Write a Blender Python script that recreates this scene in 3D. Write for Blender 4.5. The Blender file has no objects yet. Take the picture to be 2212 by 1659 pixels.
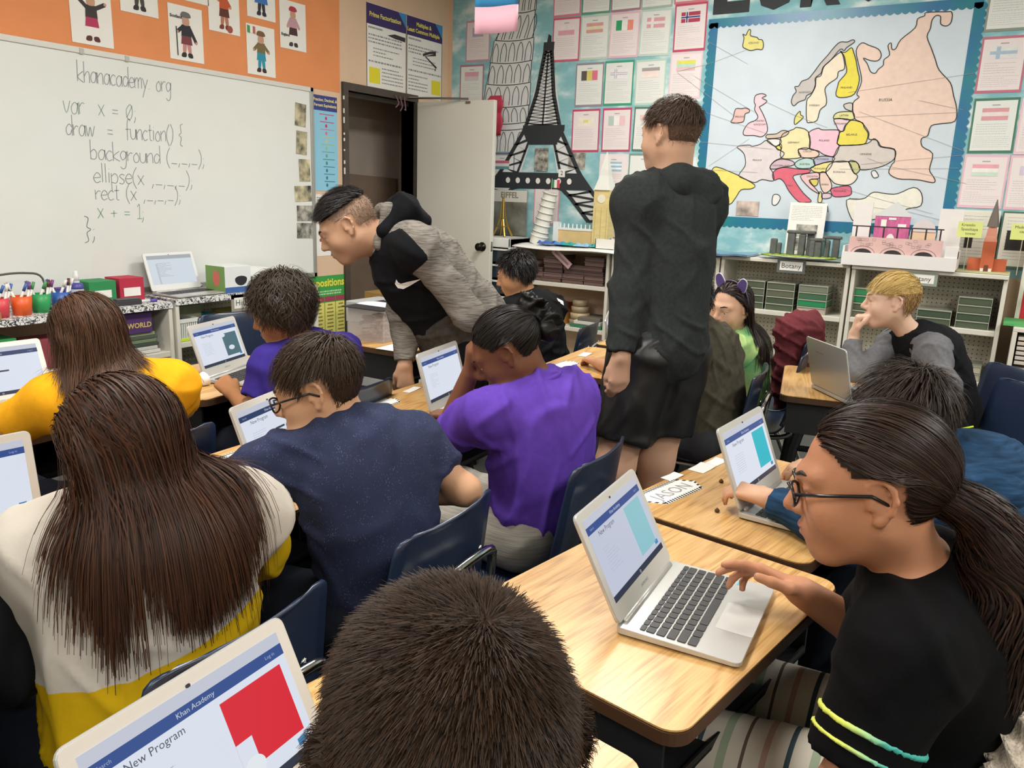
import bpy, bmesh, math, random
import numpy as np
from mathutils import Vector, Matrix
random.seed(7); rng = np.random.default_rng(7)
SC = bpy.context.scene
COL = SC.collection
# ---------------------------------------------------------------- camera, world, exposure
cam_d = bpy.data.cameras.new('camera'); cam = bpy.data.objects.new('camera', cam_d); COL.objects.link(cam)
cam_d.sensor_width = 36.0; cam_d.lens = 1732.9 / 2212 * 36.0; cam_d.clip_start = 0.02; cam_d.clip_end = 60
_r = (0.52879, -0.84804, 0.03473); _u = (0.17896, 0.15140, 0.97214); _f = (0.82967, 0.50784, -0.23182)
cam.matrix_world = Matrix(((_r[0], _u[0], -_f[0], 0), (_r[1], _u[1], -_f[1], 0), (_r[2], _u[2], -_f[2], 1.38), (0, 0, 0, 1)))
SC.camera = cam
w = bpy.data.worlds.new('world'); SC.world = w; w.use_nodes = True
w.node_tree.nodes['Background'].inputs[0].default_value = (0.9, 0.95, 1.0, 1); w.node_tree.nodes['Background'].inputs[1].default_value = 0.35
vs = SC.view_settings; vs.view_transform = 'Standard'; vs.look = 'None'; vs.exposure = 0.0; vs.gamma = 1.0; vs.use_curve_mapping = False
SC.cycles.use_denoising = True; SC.cycles.max_bounces = 8; SC.cycles.diffuse_bounces = 4; SC.cycles.glossy_bounces = 3; SC.cycles.transparent_max_bounces = 8
SC.cycles.sample_clamp_indirect = 6.0; SC.cycles.caustics_reflective = False; SC.cycles.caustics_refractive = False
LAMP_W = 56.0          # watts of each ceiling troffer
ROOM = dict(x0=-3.2, x1=5.46, y0=-3.6, y1=4.04, h=3.0)
# six ceiling troffers in two rows; their fittings are built with the ceiling below
LAMPS = [(-1.4, -1.6), (1.2, -1.6), (3.8, -1.6), (-1.4, 1.7), (1.2, 1.7), (3.8, 1.7)]
# ---------------------------------------------------------------- helpers
def lin(c):
    if isinstance(c, str):
        c = [int(c[i:i + 2], 16) / 255 for i in (0, 2, 4)]
    return tuple((x / 12.92 if x <= 0.04045 else ((x + 0.055) / 1.055) ** 2.4) for x in c) + (1.0,)
MATS = {}
def mat(name, col='808080', rough=0.6, metal=0.0, emit=0.0, noise=0.0, scale=20.0, bump=0.0, bscale=60.0, stretch=None, spec=0.5, sss=0.0, alpha=1.0, trans=0.0, coat=0.0, sheen=0.0, col2=None):
    """a procedural principled material: base colour mottled by noise, with a fine bump"""
    if name in MATS: return MATS[name]
    m = bpy.data.materials.new(name); m.use_nodes = True; MATS[name] = m
    nt = m.node_tree; N = nt.nodes; L = nt.links; b = N['Principled BSDF']
    c = lin(col); b.inputs['Base Color'].default_value = c; b.inputs['Roughness'].default_value = rough; b.inputs['Metallic'].default_value = metal
    b.inputs['Specular IOR Level'].default_value = spec
    if sss: b.inputs['Subsurface Weight'].default_value = sss; b.inputs['Subsurface Radius'].default_value = (0.012, 0.005, 0.003); b.inputs['Subsurface Scale'].default_value = 1.0
    if alpha < 1: b.inputs['Alpha'].default_value = alpha
    if trans: b.inputs['Transmission Weight'].default_value = trans
    if coat: b.inputs['Coat Weight'].default_value = coat; b.inputs['Coat Roughness'].default_value = 0.15
    if sheen: b.inputs['Sheen Weight'].default_value = sheen; b.inputs['Sheen Roughness'].default_value = 0.5
    if emit: b.inputs['Emission Color'].default_value = c; b.inputs['Emission Strength'].default_value = emit
    if noise or bump:
        tc = N.new('ShaderNodeTexCoord'); mp = N.new('ShaderNodeMapping'); L.new(tc.outputs['Object'], mp.inputs[0])
        if stretch: mp.inputs['Scale'].default_value = stretch
        if noise:
            t = N.new('ShaderNodeTexNoise'); t.inputs['Scale'].default_value = scale; t.inputs['Detail'].default_value = 5; L.new(mp.outputs[0], t.inputs[0])
            r = N.new('ShaderNodeValToRGB'); r.color_ramp.elements[0].position = 0.3; r.color_ramp.elements[1].position = 0.7
            a = lin(col2) if col2 else tuple(x * (1 - noise) for x in c[:3]) + (1,)
            r.color_ramp.elements[0].color = a
            r.color_ramp.elements[1].color = c if col2 else tuple(min(1, x * (1 + noise * 0.6)) for x in c[:3]) + (1,)
            L.new(t.outputs[0], r.inputs[0]); L.new(r.outputs[0], b.inputs['Base Color'])
        if bump:
            t2 = N.new('ShaderNodeTexNoise'); t2.inputs['Scale'].default_value = bscale; t2.inputs['Detail'].default_value = 6; L.new(mp.outputs[0], t2.inputs[0])
            bp = N.new('ShaderNodeBump'); bp.inputs['Strength'].default_value = bump; bp.inputs['Distance'].default_value = 0.01
            L.new(t2.outputs[0], bp.inputs['Height']); L.new(bp.outputs[0], b.inputs['Normal'])
    return m
def nodes_of(m): return m.node_tree.nodes, m.node_tree.links, m.node_tree.nodes['Principled BSDF']
def math_node(nt, op, a, b=None):
    n = nt.nodes.new('ShaderNodeMath'); n.operation = op
    for i, v in enumerate((a, b)):
        if v is None: continue
        if isinstance(v, (int, float)): n.inputs[i].default_value = v
        else: nt.links.new(v, n.inputs[i])
    return n.outputs[0]
def plain(hexcol, rough=0.7, **k): return mat('paint_' + hexcol + '_%d' % int(rough * 100) + ''.join('_%s%s' % i for i in k.items()), hexcol, rough, **k)
class MB:
    """collects shapes and links them as ONE mesh object"""
    def __init__(s): s.v = []; s.f = []
    def add(s, vs, fs):
        o = len(s.v); s.v += [tuple(p) for p in vs]; s.f += [tuple(i + o for i in f) for f in fs]; return s
    def box(s, a, b, M=None):
        x0, y0, z0 = a; x1, y1, z1 = b
        p = [Vector(q) for q in ((x0, y0, z0), (x1, y0, z0), (x1, y1, z0), (x0, y1, z0), (x0, y0, z1), (x1, y0, z1), (x1, y1, z1), (x0, y1, z1))]
        if M is not None: p = [M @ q for q in p]
        return s.add(p, [(0, 3, 2, 1), (4, 5, 6, 7), (0, 1, 5, 4), (1, 2, 6, 5), (2, 3, 7, 6), (3, 0, 4, 7)])
    def prism(s, pts, h, f):
        """extrude a 2-D outline: f(u, v, w) -> 3-D point, w in 0..h"""
        n = len(pts); vs = [f(u, v, 0) for u, v in pts] + [f(u, v, h) for u, v in pts]
        fs = [tuple(range(n))[::-1], tuple(range(n, 2 * n))] + [(i, (i + 1) % n, n + (i + 1) % n, n + i) for i in range(n)]
        return s.add(vs, fs)
    def tube(s, path, r, n=8, cap=True, ry=None):
        P = [Vector(p) for p in path]; m = len(P); R = r if hasattr(r, '__len__') else [r] * m; vs = []; up = None
        for i, p in enumerate(P):
            t = (P[min(i + 1, m - 1)] - P[max(i - 1, 0)]).normalized()
            if up is None:
                up = Vector((0, 0, 1)) if abs(t.z) < 0.9 else Vector((1, 0, 0))
            a = t.cross(up).normalized(); b = a.cross(t).normalized(); up = b
            for k in range(n):
                q = 2 * math.pi * k / n
                vs.append(p + a * (R[i] * math.cos(q)) + b * ((ry or R[i]) * math.sin(q)))
        fs = [(i * n + k, i * n + (k + 1) % n, (i + 1) * n + (k + 1) % n, (i + 1) * n + k) for i in range(m - 1) for k in range(n)]
        if cap: fs += [tuple(range(n))[::-1], tuple(range((m - 1) * n, m * n))]
        return s.add(vs, fs)
    def lathe(s, prof, n=20, c=(0, 0, 0), M=None, cap=True):
        vs = []
        for r, z in prof:
            for k in range(n):
                q = 2 * math.pi * k / n; p = Vector((c[0] + r * math.cos(q), c[1] + r * math.sin(q), c[2] + z)); vs.append(M @ p if M is not None else p)
        m = len(prof)
        fs = [(i * n + k, i * n + (k + 1) % n, (i + 1) * n + (k + 1) % n, (i + 1) * n + k) for i in range(m - 1) for k in range(n)]
        if cap: fs += [tuple(range(n))[::-1], tuple(range((m - 1) * n, m * n))]
        return s.add(vs, fs)
    def grid(s, fn, nu, nv):
        vs = [fn(i / nu, j / nv) for i in range(nu + 1) for j in range(nv + 1)]
        return s.add(vs, [(i * (nv + 1) + j, (i + 1) * (nv + 1) + j, (i + 1) * (nv + 1) + j + 1, i * (nv + 1) + j + 1) for i in range(nu) for j in range(nv)])
    def mesh(s, name, smooth=False):
        me = bpy.data.meshes.new(name); me.from_pydata([tuple(p) for p in s.v], [], s.f)
        if smooth: me.polygons.foreach_set('use_smooth', [True] * len(me.polygons))
        me.update(); return me
    def build(s, name, m, parent=None, smooth=False, bevel=0, solid=0, autosmooth=False):
        me = s.mesh(name, smooth); bm = bmesh.new(); bm.from_mesh(me); bmesh.ops.recalc_face_normals(bm, faces=bm.faces); bm.to_mesh(me); bm.free()
        return link(name, me, m, parent, bevel, solid)
def link(name, me, m, parent=None, bevel=0, solid=0):
    if m is not None and not me.materials: me.materials.append(m)
    o = bpy.data.objects.new(name, me); COL.objects.link(o)
    if parent is not None: o.parent = parent
    if solid: k = o.modifiers.new('solid', 'SOLIDIFY'); k.thickness = solid; k.offset = 0
    if bevel: k = o.modifiers.new('bevel', 'BEVEL'); k.width = bevel; k.segments = 2; k.limit_method = 'ANGLE'; k.angle_limit = 0.7
    return o
def tag(o, label, cat, group=None):
    o['label'] = label; o['category'] = cat
    if group: o['group'] = group
    return o
def thing(name, label, cat, loc=(0, 0, 0), rz=0.0, group=None):
    o = bpy.data.objects.new(name, None); COL.objects.link(o); o.location = loc; o.rotation_euler = (0, 0, rz); o.empty_display_size = 0.05
    return tag(o, label, cat, group)
def struct(o): o['kind'] = 'structure'; return o
def box(name, a, b, m, parent=None, bevel=0, M=None): return MB().box(a, b, M).build(name, m, parent, bevel=bevel)
def rrect(w, h, r, n=5, cx=0, cy=0):
    p = []
    for (sx, sy, a0) in ((1, 1, 0), (-1, 1, 90), (-1, -1, 180), (1, -1, 270)):
        for i in range(n + 1):
            q = math.radians(a0 + 90 * i / n); p.append((cx + sx * (w / 2 - r) + r * math.cos(q), cy + sy * (h / 2 - r) + r * math.sin(q)))
    return p
def smooth_poly(p, n=3, closed=True):
    """Catmull-Rom through the points"""
    m = len(p); out = []
    for i in range(m if closed else m - 1):
        g = lambda k: Vector(p[k % m] if closed else p[min(max(k, 0), m - 1)])
        a, b, c, d = g(i - 1), g(i), g(i + 1), g(i + 2)
        for j in range(n):
            t = j / n
            q = 0.5 * ((2 * b) + (c - a) * t + (2 * a - 5 * b + 4 * c - d) * t * t + (3 * b - a - 3 * c + d) * t ** 3); out.append(tuple(q))
    if not closed: out.append(tuple(p[-1]))
    return out
def fill(mb, pts, f):
    """a flat polygon, triangulated; f(u, v) -> 3-D point"""
    from mathutils.geometry import tessellate_polygon
    tr = tessellate_polygon([[Vector((a, b, 0)) for a, b in pts]])
    return mb.add([f(a, b) for a, b in pts], [tuple(t) for t in tr])
def ribbon(mb, pts, wd, f, closed=False):
    """a flat stroke of width wd along 2-D points"""
    P = [Vector(p[:2]) for p in pts]
    if closed: P = P + [P[0]]
    n = len(P); vs = []
    for i, p in enumerate(P):
        a = P[i - 1] if i else (P[-2] if closed else P[0]); b = P[i + 1] if i < n - 1 else (P[1] if closed else P[-1])
        t = (b - a); t = t.normalized() if t.length > 1e-9 else Vector((1, 0)); q = Vector((-t.y, t.x)) * wd / 2
        vs += [f(*(p + q)), f(*(p - q))]
    return mb.add(vs, [(2 * i, 2 * i + 1, 2 * i + 3, 2 * i + 2) for i in range(n - 1)])
TEXTS = {}
def text_mesh(txt, size, bold=0.0, ext=0.0, align='CENTER', shear=0.0, spacing=1.0):
    c = bpy.data.curves.new('lettering', 'FONT'); c.body = txt; c.size = size; c.align_x = align; c.align_y = 'CENTER'; c.offset = bold; c.extrude = ext; c.resolution_u = 2; c.shear = shear; c.space_character = spacing
    o = bpy.data.objects.new('tmp', c); COL.objects.link(o); bpy.context.view_layer.update()
    me = bpy.data.meshes.new_from_object(o.evaluated_get(bpy.context.evaluated_depsgraph_get())); bpy.data.objects.remove(o); bpy.data.curves.remove(c); me.materials.clear(); return me
def lettering(txt, size, M, m, parent=None, name='lettering', **k):
    me = text_mesh(txt, size, **k); me.transform(M); return link(name, me, m, parent)
def frame_at(origin, right, up):
    r = Vector(right).normalized(); u = Vector(up).normalized(); n = r.cross(u)
    return Matrix(((r.x, u.x, n.x, origin[0]), (r.y, u.y, n.y, origin[1]), (r.z, u.z, n.z, origin[2]), (0, 0, 0, 1)))
# wall frames: u runs to the right as seen, v up, w out of the wall
XW, YW = ROOM['x1'], ROOM['y1']
def RW(d=0.0):  # on the right-hand wall: (y, z) -> point
    return lambda y, z, w=0.0: (XW - d - w, y, z)
def FW(d=0.0):  # on the front wall: (x, z)
    return lambda x, z, w=0.0: (x, YW - d - w, z)
def MRW(y, z, d): return frame_at((XW - d, y, z), (0, -1, 0), (0, 0, 1))
def MFW(x, z, d): return frame_at((x, YW - d, z), (1, 0, 0), (0, 0, 1))
def rect_w(name, f, a0, b0, a1, b1, m, parent, th=0.0):
    mb = MB()
    if th: mb.prism([(a0, b0), (a1, b0), (a1, b1), (a0, b1)], th, f)
    else: mb.add([f(a0, b0), f(a1, b0), f(a1, b1), f(a0, b1)], [(0, 1, 2, 3)])
    return mb.build(name, m, parent)
def text_rows(mb, f, a0, a1, ztop, zbot, n, h, fill_=0.85, seed=0, step=None):
    """rows of print too small to read: short dashes of word length"""
    R = random.Random(seed); sgn = 1 if a1 > a0 else -1; W = abs(a1 - a0)
    for i in range(n):
        z = ztop + (zbot - ztop) * (i + 0.5) / n; u = 0.0; end = W * (fill_ if R.random() < 0.6 else fill_ * R.uniform(0.4, 1))
        while u < end:
            l = R.uniform(0.02, 0.09) * W; l = min(l, end - u)
            a = a0 + sgn * u; b = a0 + sgn * (u + l)
            mb.add([f(a, z - h / 2), f(b, z - h / 2), f(b, z + h / 2), f(a, z + h / 2)], [(0, 1, 2, 3)]); u += l + 0.018 * W
    return mb
# outlines on the wall map, millimetres (y, z) on the right-hand wall
COUNTRIES = [
('iceland','E3D86E',[(1698,2420),(1677,2412),(1668,2433),(1658,2446),(1648,2436),(1647,2408),(1604,2395),(1592,2382),(1569,2377),(1558,2345),(1565,2320),(1596,2324),(1636,2318),(1674,2333),(1691,2348),(1687,2396)]),
('ireland','E0B3AC',[(1699,1963),(1662,1965),(1631,1968),(1607,1956),(1609,1941),(1632,1932),(1635,1902),(1643,1882),(1695,1876),(1722,1883),(1709,1908)]),
('uk','F0C4D2',[(1577,2043),(1537,2054),(1507,2041),(1534,2027),(1499,2007),(1534,1979),(1544,1972),(1523,1939),(1493,1885),(1477,1826),(1509,1789),(1561,1797),(1624,1799),(1632,1827),(1605,1872),(1561,1891),(1548,1915),(1573,1955),(1571,1985),(1581,2004)]),
('norway','BDB8B4',[(1346,1998),(1328,1974),(1302,1997),(1264,2010),(1257,2034),(1226,2052),(1212,2098),(1217,2136),(1187,2162),(1177,2199),(1139,2234),(1091,2295),(1067,2285),(1055,2302),(1014,2331),(1025,2345),(1055,2334),(1096,2336),(1129,2306),(1157,2267),(1198,2218),(1230,2169),(1259,2133),(1296,2120),(1312,2092),(1336,2088),(1323,2060),(1340,2036)]),
('sweden','F0E0C4',[(1253,2001),(1233,2033),(1211,2084),(1212,2136),(1185,2148),(1174,2199),(1135,2238),(1089,2277),(1068,2253),(1052,2184),(1085,2167),(1089,2131),(1132,2100),(1152,2068),(1136,2012),(1136,1974),(1166,1947),(1178,1885),(1219,1873),(1240,1886)]),
('finland','EAD92E',[(1090,2286),(1061,2275),(1028,2301),(1011,2273),(992,2227),(976,2172),(959,2112),(977,2035),(1038,2016),(1082,2029),(1079,2084),(1073,2112),(1038,2161),(1049,2211),(1064,2257)]),
('russia','EFCDBD',[(998,2281),(972,2324),(930,2308),(874,2283),(854,2246),(870,2219),(911,2222),(953,2238),(926,2205),(902,2159),(874,2149),(860,2171),(836,2192),(836,2223),(809,2248),(824,2298),(809,2314),(800,2279),(779,2282),(759,2329),(691,2389),(685,2436),(650,2450),(644,2467),(546,2463),(512,2457),(509,2406),(531,2387),(561,2401),(567,2440),(592,2446),(609,2422),(611,2379),(622,2337),(593,2276),(563,2214),(534,2152),(466,2080),(440,2010),(414,1940),(412,1870),(476,1857),(532,1845),(542,1791),(573,1773),(562,1728),(502,1688),(507,1601),(485,1565),(468,1538),(479,1524),(549,1537),(601,1540),(671,1543),(724,1575),(713,1626),(702,1640),(704,1691),(720,1714),(793,1728),(816,1765),(862,1772),(867,1811),(914,1868),(959,1894),(979,1980),(947,2016),(963,2034),(945,2107),(969,2189)]),
('estonia','C9C4BE',[(1029,1976),(984,1982),(978,1938),(1002,1943),(1021,1953)]),
('latvia','DCD98A',[(1077,1917),(1056,1930),(1019,1934),(972,1929),(960,1891),(1004,1886),(1042,1895),(1079,1893)]),
('lithuania','EACBD8',[(1078,1889),(1042,1893),(985,1885),(1009,1850),(1018,1817),(1043,1827),(1060,1855)]),
('belarus','EAD93C',[(984,1878),(962,1882),(910,1867),(897,1840),(871,1807),(871,1774),(885,1742),(958,1737),(1032,1737),(1041,1775),(1032,1813),(1010,1822),(1004,1850)]),
('poland','F2BBD0',[(1217,1814),(1167,1838),(1137,1828),(1052,1827),(1037,1813),(1037,1775),(1042,1747),(1027,1732),(1047,1670),(1110,1679),(1151,1703),(1201,1713),(1207,1766)]),
('germany','EBDFA0',[(1383,1796),(1360,1815),(1312,1834),(1294,1844),(1223,1819),(1201,1718),(1269,1713),(1261,1688),(1249,1664),(1292,1654),(1372,1658),(1379,1717),(1392,1742)]),
('denmark','DDD867',[(1311,1863),(1313,1907),(1287,1942),(1281,1920),(1262,1906),(1288,1877)]),
('netherlands','CDB7A2',[(1477,1801),(1419,1806),(1381,1827),(1340,1815),(1377,1786),(1472,1777)]),
('belgium','E6E4E0',[(1476,1767),(1426,1776),(1384,1766),(1391,1737),(1426,1732)]),
('luxembourg','E8DC4A',[(1410,1727),(1382,1742),(1376,1712),(1398,1707)]),
('france','DCD3D6',[(1649,1732),(1664,1722),(1635,1702),(1609,1671),(1599,1606),(1635,1544),(1585,1519),(1525,1500),(1480,1521),(1407,1513),(1413,1563),(1437,1598),(1411,1638),(1372,1658),(1356,1688),(1399,1712),(1432,1737),(1476,1767),(1514,1742),(1565,1729),(1586,1737)]),
('spain','EFE15C',[(1813,1587),(1775,1593),(1663,1554),(1629,1539),(1523,1485),(1547,1459),(1610,1452),(1642,1399),(1686,1351),(1817,1341),(1835,1435),(1825,1540)]),
('portugal','CF4358',[(1846,1550),(1815,1556),(1792,1541),(1793,1499),(1830,1477),(1842,1509)]),
('switzerland','D0AEBE',[(1436,1593),(1420,1628),(1372,1650),(1300,1639),(1288,1615),(1356,1599),(1405,1588)]),
('austria','A8D3CC',[(1283,1620),(1261,1644),(1214,1659),(1169,1645),(1160,1611),(1187,1596),(1256,1595)]),
('czechia','EBC9B4',[(1269,1708),(1221,1720),(1151,1698),(1143,1674),(1175,1660),(1249,1664)]),
('slovakia','A9A9C6',[(1169,1650),(1128,1670),(1051,1665),(1053,1641),(1104,1631),(1155,1616)]),
('hungary','ECDB7C',[(1182,1596),(1160,1611),(1104,1631),(1057,1637),(1063,1603),(1093,1573),(1155,1574)]),
('italy','DB4A66',[(1413,1568),(1356,1599),(1255,1590),(1186,1587),(1193,1567),(1280,1550),(1266,1511),(1209,1443),(1154,1395),(1182,1386),(1232,1388),(1299,1451),(1335,1505),(1368,1529),(1403,1518)]),
('romania','EDE3CF',[(1088,1578),(1057,1632),(964,1638),(924,1576),(898,1553),(912,1519),(946,1499),(1013,1502),(1049,1526)]),
('moldova','C0C078',[(959,1640),(917,1638),(889,1596),(918,1567)]),
('ukraine','CFC6BF',[(1022,1732),(957,1735),(867,1746),(835,1774),(806,1756),(784,1728),(712,1714),(701,1668),(728,1635),(786,1607),(884,1591),(917,1638),(1048,1637),(1045,1689)]),
('bulgaria','DC4F74',[(1038,1477),(946,1494),(924,1471),(929,1437),(1013,1425),(1039,1448)]),
('serbia','EBCBBC',[(1121,1568),(1087,1569),(1046,1506),(1046,1468),(1082,1447),(1112,1495)]),
('croatia','EFBFC4',[(1240,1546),(1174,1567),(1130,1568),(1126,1534),(1179,1523),(1122,1456),(1111,1441),(1173,1474)]),
('bosnia','DDC94A',[(1183,1523),(1131,1529),(1131,1495),(1155,1489)]),
('albania','E6D98A',[(1112,1451),(1096,1442),(1090,1393),(1114,1392)]),
('macedonia','D5BCCD',[(1091,1442),(1043,1443),(1041,1419),(1088,1412)]),
('turkey','EFEEDD',[(944,1407),(871,1415),(835,1426),(794,1460),(721,1453),(659,1455),(577,1494),(529,1459),(524,1389),(595,1368),(659,1318),(712,1311),(863,1280),(908,1307)]),
('crimea','E8E8E8',[(823,1578),(802,1588),(779,1555),(805,1545)]),
('sardinia','E8E8E8',[(1397,1422),(1367,1428),(1349,1404),(1370,1363),(1397,1367)])]
MAP_NAMES = {'ICELAND':(1622,2363),'IRELAND':(1665,1915),'UNITED':(1531,1886),'KINGDOM':(1532,1864),'NORWAY':(1271,2053),'SWEDEN':(1204,1974),'FINLAND':(1027,2073),'RUSSIA':(797,1995),'LATVIA':(1021,1911),'LITHUANIA':(1033,1863),'BELARUS':(963,1798),'POLAND':(1120,1764),'GERMANY':(1305,1752),'FRANCE':(1524,1642),'SPAIN':(1713,1459),'ITALY':(1298,1486),'UKRAINE':(868,1683),'ROMANIA':(1007,1575),'BULGARIA':(991,1461),'AUSTRIA':(1221,1620),'SLOVAKIA':(1116,1652),'HUNGARY':(1124,1594),'CZECH':(1214,1698),'TURKEY':(903,1414),'SERBIA':(1084,1498),'CROATIA':(1167,1546),'SWITZERLAND':(1367,1609)}
MAP_STRINGS = [[(2121,2212),(1903,2252),(1667,2323)],[(1927,2391),(1649,2240)],[(1995,2177),(1577,1945)],[(2120,2207),(1711,1928)],[(1953,1963),(1470,1806)],[(1979,1763),(1429,1712)],[(1842,1603),(1590,1777)],[(1828,1577),(1516,1566)],[(1501,2002),(1322,1921),(1111,1842)],[(1014,2045),(676,2088),(353,2127)],[(620,1989),(380,1930)],[(960,1901),(402,1918)],[(936,1933),(339,1702)],[(857,1662),(734,1617),(305,1524)],[(888,1624),(617,1655),(344,1680)],[(1005,1594),(358,1608)],[(1040,1497),(781,1427),(454,1346)],[(857,1377),(575,1350),(329,1296)]]
# ---------------------------------------------------------------- the room
H = ROOM['h']; X0, Y0 = ROOM['x0'], ROOM['y0']
carpet = mat('carpet', '5C5E5C', 0.95, noise=0.5, scale=260, bump=0.6, bscale=420)
peach = mat('peach_wall', 'DDBFA3', 0.75, noise=0.05, scale=3, bump=0.05, bscale=200)
cream = mat('cream_wall', 'DAD6CB', 0.8, noise=0.04, scale=3)
ceil_m = mat('ceiling_tile', 'E4E3DD', 0.9, bump=0.2, bscale=90)
white_p = mat('white_gloss', 'E6E6E0', 0.4, noise=0.02, scale=5)
dark_frame = mat('door_frame_brown', '4A423B', 0.5, noise=0.15, scale=12)
struct(box('floor', (X0, Y0, -0.1), (XW + 0.1, YW + 1.5, 0), carpet))
struct(box('ceiling', (X0, Y0, H), (XW + 0.1, YW + 0.1, H + 0.1), ceil_m))
struct(box('wall_right', (XW, Y0, 0), (XW + 0.1, YW + 0.1, H), peach))
struct(box('wall_left', (X0 - 0.1, Y0, 0), (X0, YW + 0.1, H), cream))
struct(box('wall_back', (X0 - 0.1, Y0 - 0.1, 0), (XW + 0.1, Y0, H), cream))
DX0, DX1, DH = 4.30, 5.03, 2.02
fw = MB().box((X0, YW, 0), (DX0, YW + 0.12, H)).box((DX1, YW, 0), (XW, YW + 0.12, H)).box((DX0, YW, DH), (DX1, YW + 0.12, H))
struct(fw.build('wall_front', peach))
struct(box('baseboard_right', (XW - 0.012, Y0, 0), (XW, YW, 0.1), plain('6B5F55')))
# ceiling troffers: the room's only light
for i, (lx, ly) in enumerate(LAMPS):
    t = thing('ceiling_light', 'recessed fluorescent ceiling troffer %s' % ['over the rear left corner', 'over the middle of the back wall', 'over the rear right corner', 'over the far left desks', 'over the middle desks', 'over the botany shelves'][i], 'ceiling light', (lx, ly, H))
    MB().box((-0.63, -0.33, -0.03), (0.63, -0.3, 0)).box((-0.63, 0.3, -0.03), (0.63, 0.33, 0)).box((-0.63, -0.3, -0.03), (-0.6, 0.3, 0)).box((0.6, -0.3, -0.03), (0.63, 0.3, 0)).build('frame', plain('E8E8E8', 0.4), t)
    box('diffuser', (-0.6, -0.3, -0.012), (0.6, 0.3, -0.004), mat('lamp_diffuser', 'FFFDF6', 0.5, emit=4.0), t)
    ld = bpy.data.lights.new('troffer_lamp', 'AREA'); ld.shape = 'RECTANGLE'; ld.size = 1.2; ld.size_y = 0.6; ld.energy = LAMP_W; ld.color = (1.0, 0.965, 0.9)
    lo = bpy.data.objects.new('troffer_lamp', ld); COL.objects.link(lo); lo.parent = t; lo.location = (0, 0, -0.035)
# closet beyond the doorway
taupe = mat('closet_wall', 'A89C92', 0.9, noise=0.08, scale=6); brown_c = mat('closet_cover', '7E6C5C', 0.9, noise=0.1, scale=5)
struct(MB().box((DX0 - 0.3, YW + .5, 0), (XW, YW + .6, H)).box((DX0 - 0.4, YW + 0.12, 0), (DX0 - 0.3, YW + .6, H)).box((XW, YW + 0.12, 0), (XW + 0.1, YW + .6, H)).build('wall_closet', taupe))
struct(box('ceiling_closet', (DX0 - 0.4, YW + 0.12, 2.3), (XW, YW + .6, 2.4), taupe))
cc = MB().grid(lambda a, b: (DX0 - 0.29 + 1.4 * a, YW + .48 - 0.012 * math.sin(a * 9), 0.02 + b * (1.49 - 0.05 * a)), 24, 8).build('brown_curtain', brown_c, solid=0.006, smooth=True)
tag(cc, 'dark brown cloth covering the lower closet wall behind the doorway', 'curtain')
teal = mat('teal_cloth', '3F9FA8', 0.85, noise=0.2, scale=30, bump=0.3, bscale=40)
tw = MB().grid(lambda a, b: (4.37 + 0.07 * a * (0.5 + 1.0 * (1 - b)) + 0.05 * (1 - b), YW + 0.22 - 0.02 * math.sin(a * 12), 0.62 + 0.55 * b), 12, 10).build('teal_jacket', teal, smooth=True, solid=0.01)
tag(tw, 'teal jacket hanging just inside the dark doorway', 'jacket')
# door casing, leaf and fittings
struct(MB().box((DX0 - 0.05, YW - 0.02, 0), (DX0, YW + 0.12, DH)).box((DX1, YW - 0.02, 0), (DX1 + 0.03, YW + 0.12, DH)).box((DX0 - 0.05, YW - 0.02, DH), (DX1 + 0.03, YW + 0.12, DH + 0.05)).box((DX0, YW + 0.05, 0), (DX0 + 0.03, YW + 0.09, DH)).box((DX0, YW + 0.05, DH - 0.03), (DX1, YW + 0.09, DH)).build('trim_1', dark_frame))
chips = MB()
for i in range(16):
    z = 0.9 + 0.07 * i + random.uniform(-0.02, 0.02); chips.box((DX0 - 0.053, YW - 0.024, z), (DX0 - 0.044, YW - 0.018, z + random.uniform(0.01, 0.045)))
chips.build('paint_chips', white_p, bpy.data.objects['trim_1'])
door = struct(box('door_1', (5.035, 3.315, 0.01), (5.075, YW - 0.03, DH), mat('door_paint', 'D9D8CF', 0.45, noise=0.04, scale=2), bevel=0.003))
knob = MB().lathe([(0.034, 0), (0.034, 0.006), (0.012, 0.012), (0.012, 0.03), (0.026, 0.04), (0.03, 0.055), (0.022, 0.066), (0.004, 0.068)], 20, M=frame_at((5.035, 3.385, 0.98), (0, -1, 0), (0, 0, 1)))
knob.build('door_knob', mat('black_brass', '2A2622', 0.3, metal=0.8), door, smooth=True)
box('latch_plate', (5.045, 3.313, 0.95), (5.065, 3.3155, 1.02), mat('steel', '9A9A98', 0.3, metal=1.0), door)
MB().box((5.028, 3.52, 2.0), (5.035, 3.56, 2.015)).tube([(5.035, 3.54, DH + 0.01), (4.98, 3.75, DH + 0.015), (4.93, YW - 0.03, DH + 0.02)], 0.008).build('door_closer_arm', mat('steel', '9A9A98'), door)
rb = MB()
for i in range(3): rb.tube(smooth_poly([(4.78 + 0.05 * i, YW - 0.03, 2.04), (4.80 + 0.04 * i, YW - 0.045, 1.99 - 0.02 * i), (4.77 + 0.05 * i, YW - 0.04, 1.955 - 0.02 * (i % 2))], 4, False), 0.005, 6)
tag(rb.build('twine', plain('7A5560'), smooth=True), 'mauve twine and clips hung on the top of the door frame', 'twine')
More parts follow.
